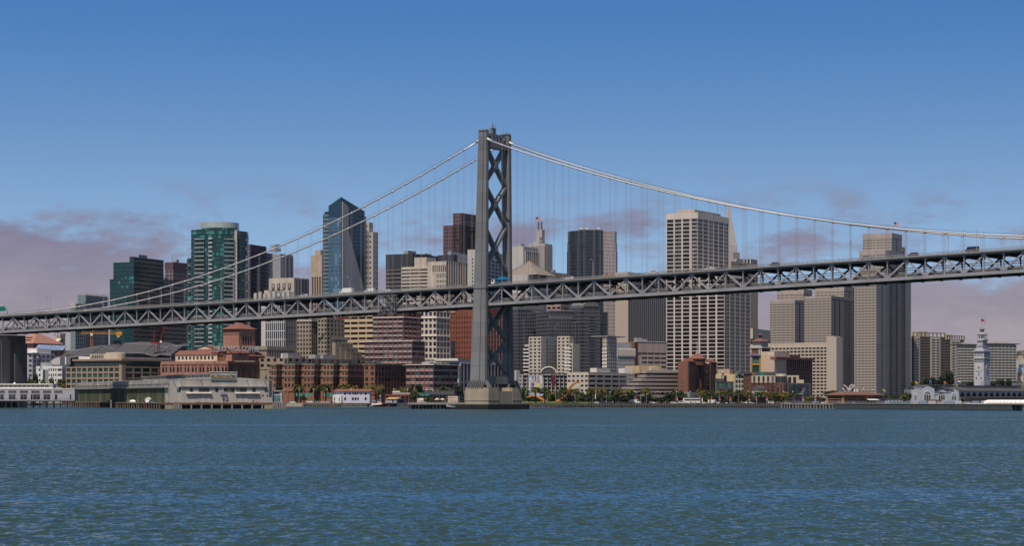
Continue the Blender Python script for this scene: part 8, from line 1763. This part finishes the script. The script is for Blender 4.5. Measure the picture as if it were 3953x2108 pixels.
for kind, cn, col, px, w, l in (('truck', 'w', WPAINT, 1338, 3, 'white box truck on the bridge below the pointed blue tower'), ('van', 'w', WPAINT, 1428, 3, 'white van on the bridge right of the pointed blue tower'), ('car', 'w', WPAINT, 1494, 2.6, 'white car on the bridge before the louvred slab'), ('suv', 'w', WPAINT, 1172, 2.6, 'white estate car on the bridge before the beige sign office'), ('car', 'd', DKP, 1073, 2.6, 'dark car on the bridge before the low grey piers of the sign office'), ('car', 'd', DKP, 150, 2.6, 'dark car on the bridge near the far left end'), ('suv', 'd', DKP, 305, 2.6, 'dark estate car on the bridge before the finned office'),
    ('carrier', 'b', CYAN, 1930, 4, 'bright blue car carrier just right of the bridge tower'), ('suv', 'w', WPAINT, 2197, 2.6, 'white estate car on the bridge before the faceted tower'), ('pickup', 'y', YEL, 2346, 2.6, 'yellow pickup on the bridge before the ribbed side of the faceted tower'), ('suv', 'w', WPAINT, 2523, 2.6, 'white estate car with dark windows, left of the gridded tower on the bridge'), ('pickup', 'w', WPAINT, 2740, 2.6, 'white pickup on the bridge before the gridded tower'), ('car', 'd', DKP, 2790, 2.6, 'dark car following the white pickup on the bridge'),
    ('suv', 'd', DKP, 2862, 2.6, 'dark estate car on the bridge below the white spire'), ('suv', 'd', DKP, 2990, 2.6, 'dark estate car on the bridge left of the banded towers'), ('suv', 's', SILV, 3342, 2.6, 'silver estate car on the bridge before the tallest banded tower'), ('suv', 'd', DKP, 3525, 2.6, 'dark estate car on the bridge right of the tallest banded tower'), ('van', 'd', DKP, 3752, 2.6, 'dark van on the bridge near the right end')):
    t = bt(px, w); car(kind, cn, col, BWd(t, w, zb(t) + 10.46), RZB, l, 'vehicles on the upper bridge deck')
for kind, cn, col, px, Y, rz, l in (('camper', 'w', WPAINT, 2042, 1392, 0, 'white camper van parked left of the orange bow'), ('coach', 'w', WPAINT, 2674, 1322, pi, 'white coach with dark windows under the brick lantern block'), ('van', 'w', WPAINT, 2452, 1330, 0, 'pale van under the tallest palm'), ('car', 's', SILV, 2407, 1328, 0, 'silver car left of the pale van'), ('car', 'd', DKP, 2424, 1328, 0, 'dark car directly behind the pale van'), ('car', 'w', WPAINT, 2308, 1335, 0, 'white car right of the feather banner'), ('car', 'w', WPAINT, 2520, 1325, 0, 'white car right of the tallest palm'),
    ('car', 'w', WPAINT, 2602, 1318, 0, 'white car under the dark round tree'), ('suv', 'w', WPAINT, 2634, 1316, 0, 'white estate car directly left of the coach'), ('car', 'w', WPAINT, 2715, 1308, 0, 'white car right of the coach'), ('van', 'w', WPAINT, 2752, 1306, 0, 'white van below the banner right of the coach'), ('car', 'w', WPAINT, 2768, 1300, 0, 'white car before the dark shopfronts'), ('pickup', 'w', WPAINT, 2885, 1296, 0, 'white pickup before the narrow dark brick building'), ('suv', 'w', WPAINT, 2980, 1285, 0, 'white estate car before the lit brick flats'), ('car', 'd', DKP, 2940, 1288, 0, 'dark car left of the lit brick flats'), ('car', 's', SILV, 3034, 1280, 0, 'silver car at the end of the promenade'), ('car', 'w', WPAINT, 3174, 1300, 0, 'white car left of the brown tiled quay house'),
    ('car', 'w', WPAINT, 1130, 1480, 0, 'white car before the first bay of the brick terraces'), ('suv', 'w', WPAINT, 1197, 1470, 0, 'white estate car before the second bay of the brick terraces')):
    car(kind, cn, col, W(px, gy(Y), Y), rz, l, 'vehicles along the waterfront road')
# red fireboat
o = thing('fireboat', 'dark red fireboat with white cabin and mast at the float', 'boat', W(1462, HY, 1432), R_(-4)); o.location.z = 0
HULL = mat('boat_red', (.16, .012, .022), .45, .1); m = MB(); st = [(-7.6, .9, 1.1), (-7.3, 1.6, 1.15), (-4, 2.1, 1.15), (0, 2.2, 1.3), (4, 1.8, 1.8), (6.6, .7, 2.5), (7.6, .06, 2.8)]
m.loft([[(x, -b_ * .55, -.4), (x, -b_, zt), (x, b_, zt), (x, b_ * .55, -.4)] for x, b_, zt in st], HULL); m.build('hull', o)
m = MB(); m.loft([[(x, -b_ - .05, zt - .25), (x, -b_ - .05, zt - .05), (x, -b_ * .9, zt - .05), (x, -b_ * .9, zt - .25)] for x, b_, zt in st], BLACK); m.box(-6.0, -3.4, -2.16, -2.1, .45, .7, WPAINT); m.build('rub_rail', o)
m = MB(); m.box(-4.6, 2.2, -1.3, 1.3, 1.1, 2.5, WPAINT); m.box(-4.7, 2.4, -1.4, 1.4, 2.5, 2.65, RED); m.build('deckhouse', o)
m = MB(); m.box(-.6, 1.8, -1.1, 1.1, 2.65, 4.2, WPAINT); m.box(-.5, 1.83, -1.13, 1.13, 3.3, 3.95, GL_BK); m.box(-.8, 2.0, -1.25, 1.25, 4.2, 4.35, WPAINT); m.build('wheelhouse', o)
m = MB(); m.tube([(-1, 0, 2.6), (-1, 0, 9.2)], .1, RED, 5); m.tube([(1.0, 0, 4.3), (1.0, 0, 8.0)], .1, WPAINT, 5); m.tube([(.2, 0, 6.4), (1.8, 0, 6.4)], .08, WPAINT, 4); m.lathe([(.1, 7.0), (.6, 7.1), (.6, 7.3), (.1, 7.4)], WPAINT, 8, (1.0, 0)); m.build('mast', o)
m = MB(); m.loft([[(-4.4, -1.2, 3.6), (-1.6, -1.2, 3.6), (-1.6, 1.2, 3.6), (-4.4, 1.2, 3.6)], [(-4.0, -.8, 4.1), (-2.0, -.8, 4.1), (-2.0, .8, 4.1), (-4.0, .8, 4.1)]], BLUE); [m.tube([(x, y, 2.6), (x, y, 3.7)], .05, STEEL, 4) for x in (-4.3, -1.7) for y in (-1.1, 1.1)]; m.build('canopy', o)
m = MB(); m.tube([(4.2, 0, 1.8), (4.2, 0, 2.8), (5.0, 0, 3.3)], .14, RED, 6); m.build('water_cannon', o)
# people along the promenade
def person_mesh(shirt, trs, walk, arm):
    sk = [(0, 0, .92), (0, 0, 1.15), (0, 0, 1.40), (0, 0, 1.52), (0, .02, 1.66), (.10, 0, .88), (.12, .10 * walk, .50), (.13, -.05 * walk, .08), (.13, -.05 * walk - .14, .05), (-.10, 0, .88), (-.12, -.12 * walk, .50), (-.13, -.28 * walk, .10), (-.13, -.28 * walk - .14, .06), (.20, 0, 1.40), (.25, -.04 * arm, 1.12), (.26, -.20 * arm, .90), (-.20, 0, 1.40), (-.25, .04 * arm, 1.12), (-.26, -.10 * arm, .88)]
    ed = [(0, 1), (1, 2), (2, 3), (3, 4), (0, 5), (5, 6), (6, 7), (7, 8), (0, 9), (9, 10), (10, 11), (11, 12), (2, 13), (13, 14), (14, 15), (2, 16), (16, 17), (17, 18)]
    rad = [.15, .15, .16, .06, .11, .10, .075, .05, .04, .10, .075, .05, .04, .07, .05, .035, .07, .05, .035]
    me = bpy.data.meshes.new('person'); me.from_pydata(sk, ed, []); ob = bpy.data.objects.new('person_tmp', me); C.objects.link(ob); md = ob.modifiers.new('s', 'SKIN')
    for v, r in zip(me.skin_vertices[0].data, rad): v.radius = (r, r)
    me.skin_vertices[0].data[0].use_root = True
    ob.modifiers.new('u', 'SUBSURF').levels = 1; bpy.context.view_layer.update()
    out = bpy.data.meshes.new_from_object(ob.evaluated_get(bpy.context.evaluated_depsgraph_get())); bpy.data.objects.remove(ob); out.name = 'person'
    out.materials.clear()
    for mt in (trs, shirt, MATS['skin'], MATS['hair']): out.materials.append(mt)
    for p in out.polygons: z, y, x = p.center.z, p.center.y, abs(p.center.x); p.material_index = 0 if z < .95 and x < .19 else (2 if (1.47 < z < 1.7 and y < .06) or (x > .19 and z < 1.0) else (3 if z > 1.55 else 1))
    return out
mat('skin', (.42, .25, .18), .6, .05); mat('hair', (.05, .035, .025), .7, .1); DNM = mat('denim', (.05, .06, .10)); KHK = mat('khaki', (.25, .20, .13))
pm = [('white', WPAINT, DNM, 0, 0), ('red', RED, DNM, 1, 1), ('dark', DKP, KHK, 1, .5), ('blue', BLUE, KHK, 0, 1), ('orange', ORG, DNM, 1, 0)]
PM = [(n, person_mesh(a, b_, w, r)) for n, a, b_, w, r in pm]; acts = {'white': 'standing', 'red': 'walking', 'dark': 'walking', 'blue': 'standing', 'orange': 'walking'}
pl = [(2026, 4, 'below the camper van'), (2036, 0, 'below the camper van'), (2046, 2, 'left of the palm before the billboard'), (2098, 0, 'under the dark palm right of the billboard'), (2139, 0, 'near the arrow of the bow sculpture'), (2166, 0, 'below the tall orange bow arm'), (2183, 4, 'below the tall orange bow arm'), (2200, 2, 'under the palm right of the bow'), (2216, 0, 'under the palm right of the bow'), (2228, 1, 'right of the palm beside the bow'), (2246, 4, 'at the end of the lawn'), (2268, 2, 'left of the feather banner'), (2340, 0, 'right of the second yellow palm'), (2352, 1, 'left end of the banded office'), (2365, 0, 'left end of the banded office'), (2378, 2, 'by the palm at the banded office'), (2386, 1, 'by the palm at the banded office'), (2470, 0, 'by the traffic signal near the tallest palm'), (2512, 1, 'right of the tallest palm'), (2518, 1, 'beside another red one right of the tallest palm'), (2540, 0, 'under the columns of the banded office'), (2563, 1, 'under the columns of the banded office'), (2570, 0, 'right of a red one near the columns'), (2578, 1, 'left of the dark round tree'), (2610, 2, 'under the tallest green tree'), (2668, 1, 'in front of the coach'), (2677, 3, 'in front of the coach'), (2686, 2, 'in front of the coach'), (2790, 0, 'left of the market parasols'), (2862, 0, 'before the green bay house'), (2870, 2, 'before the narrow dark brick building'), (2902, 1, 'left of the barrel roofed shed'), (2990, 4, 'before the round corner bay'), (3002, 0, 'before the round corner bay'), (3013, 2, 'before the round corner bay'), (3028, 0, 'right of the yellow palm by the corner bay')]
for px, k, l in pl:
    Y = 1338 - (px - 2020) * .06 + random.uniform(0, 6); n, me = PM[k]; o = bpy.data.objects.new('person', me); C.objects.link(o); o.location = W(px, gy(Y), Y); o.rotation_euler = (0, 0, random.choice([1.4, -1.5, .2, 1.7])); o.scale = (1.02, 1.02, 1.02)
    tag(o, '%s in %s top, %s' % ({'standing': 'person standing', 'walking': 'person walking'}[acts[n]], n, l), 'person', 'people on the promenade')
# building site cranes
o = thing('tower_crane', 'yellow tower crane with a long level jib below the bridge deck', 'crane', W(354, HY, 1820) - Vector((0, 0, EYE - GZ)), R_(8)); s_ = 1820 / F; hz = EYE + (HY - 1287) * s_ - GZ
CY_ = mat('crane_yellow', (.55, .26, .02), .6, .08)
def lattice(m, p, q, w, mt, n, r=.12):
    p, q = Vector(p), Vector(q); t = (q - p).normalized(); a = t.cross(Vector((0, 1, 0)) if abs(t.y) < .9 else Vector((1, 0, 0))).normalized(); b_ = t.cross(a)
    cs = [a * w / 2 + b_ * w / 2, a * w / 2 - b_ * w / 2, -a * w / 2 - b_ * w / 2, -a * w / 2 + b_ * w / 2]
    for c in cs: m.tube([p + c, q + c], r, mt, 4)
    for i in range(n):
        e0, e1 = p.lerp(q, i / n), p.lerp(q, (i + 1) / n)
        for j in range(4): m.tube([e0 + cs[j], e1 + cs[(j + 1) % 4]], r * .6, mt, 3)
m = MB(); lattice(m, (0, 0, 0), (0, 0, hz + 2), 1.8, CY_, 18, .16); m.build('mast', o)
m = MB(); lattice(m, (-9, 0, hz), (14, 0, hz), 1.3, CY_, 14, .14); lattice(m, (14, 0, hz), (25, 0, hz + .5), 1.5, CY_, 6, .14); m.tube([(0, 0, hz + 2), (18, 0, hz + 5), (25, 0, hz + .5)], .1, CY_, 4); m.tube([(15, 0, hz), (18, 0, hz + 5)], .16, CY_, 4); m.build('jib', o)
m = MB(); m.box(20, 25, -1, 1, hz - 1.6, hz + 1.2, CY_); m.box(21, 23, -.9, .9, hz - 3.4, hz - 1.6, CREAMY); m.build('counterweight', o); m = MB(); m.box(-.9, .9, -1.8, -.2, hz - 2.2, hz - .2, WPAINT); m.build('cab', o)
o = thing('luffing_crane', 'red luffing crane with a raised boom above the station hall roof', 'crane', W(612, HY, 1780) - Vector((0, 0, EYE - GZ)), R_(-6)); s_ = 1780 / F; zc = lambda py: EYE + (HY - py) * s_ - GZ
CRR = mat('crane_red', (.22, .03, .035), .6, .1); m = MB(); lattice(m, (0, 0, 0), (0, 0, zc(1325)), 1.8, CRR, 12, .15); m.build('mast', o); m = MB(); lattice(m, (1, 0, zc(1322)), (5.5, 0, zc(1259)), 1.1, CRR, 10, .15); m.build('boom', o)
m = MB(); lattice(m, (-4, 0, zc(1322)), (-3.4, 0, zc(1278)), .8, CRR, 6, .13); m.tube([(-3.4, 0, zc(1278)), (5.4, 0, zc(1262))], .07, RED, 3); m.build('back_mast', o); m = MB(); m.box(-6, 3, -1.2, 1.2, zc(1328), zc(1321), CRR); m.box(1.6, 3.2, -1.4, -.1, zc(1324), zc(1316), WPAINT); m.build('machine_deck', o)
# flags on the quay
FY = mat('flag_yellow', (.62, .40, .05), .9, .1); FBL = mat('flag_bright_blue', (.05, .15, .45), .9, .1); FWH = mat('flag_white', (.60, .60, .62), .9, .1); FOR = mat('flag_orange', (.55, .18, .06), .9, .1)
flag(3326, 1515, 1491, 1350, 'red striped flag above the roof of the quay house', 1.6, 1.1, droop=1.4); flag(3365, 1518, 1493, 1352, 'dark blue and white drooping flag above the right end of the quay house', 1.4, 1.2, FLAGB, FWH, 1.6); flag(3408, 1525, 1500, 1352, 'pale yellow drooping flag at the end of the quay house', 1.5, 1.0, FY, CREAMY, 1.5); flag(3533, 1504, 1470, 1725, 'yellow flag on the low corner of the ferry hall', 2.0, 1.5, FY, FY, 1.6); flag(3589, 1490, 1466, 1726, 'bright blue flag above the tallest gable', 1.8, 1.5, FBL, FBL, 1.5); flag(3644, 1498, 1470, 1726, 'orange flag above the middle gable', 1.8, 1.5, FOR, FOR, 1.6); flag(3697, 1500, 1468, 1728, 'white flag beside the clock tower roof', 2.2, 1.3, FWH, FWH, .8); flag(141, 1462, 1372, 1640, 'flag on the tall pole by the white low rise', 1.8, 1.2, RED, FWH, 1.2)

# ---------------------------------------------------------------- thin bay haze round everything under the sky
hz = bpy.data.materials.new('bay_haze'); hz.use_nodes = True; g = NT(hz.node_tree)
g.n('ShaderNodeOutputMaterial', {'Volume': g.n('ShaderNodeVolumePrincipled', {'Color': (.72, .76, .86, 1), 'Density': 9.0e-6, 'Anisotropy': .2})})
b = MB(); b.box(-31000, 31000, -3500, 31000, -3.0, 330, hz); tag(b.build('haze'), 'thin pale haze over the bay', kind='stuff')
S.cycles.volume_bounces = 0
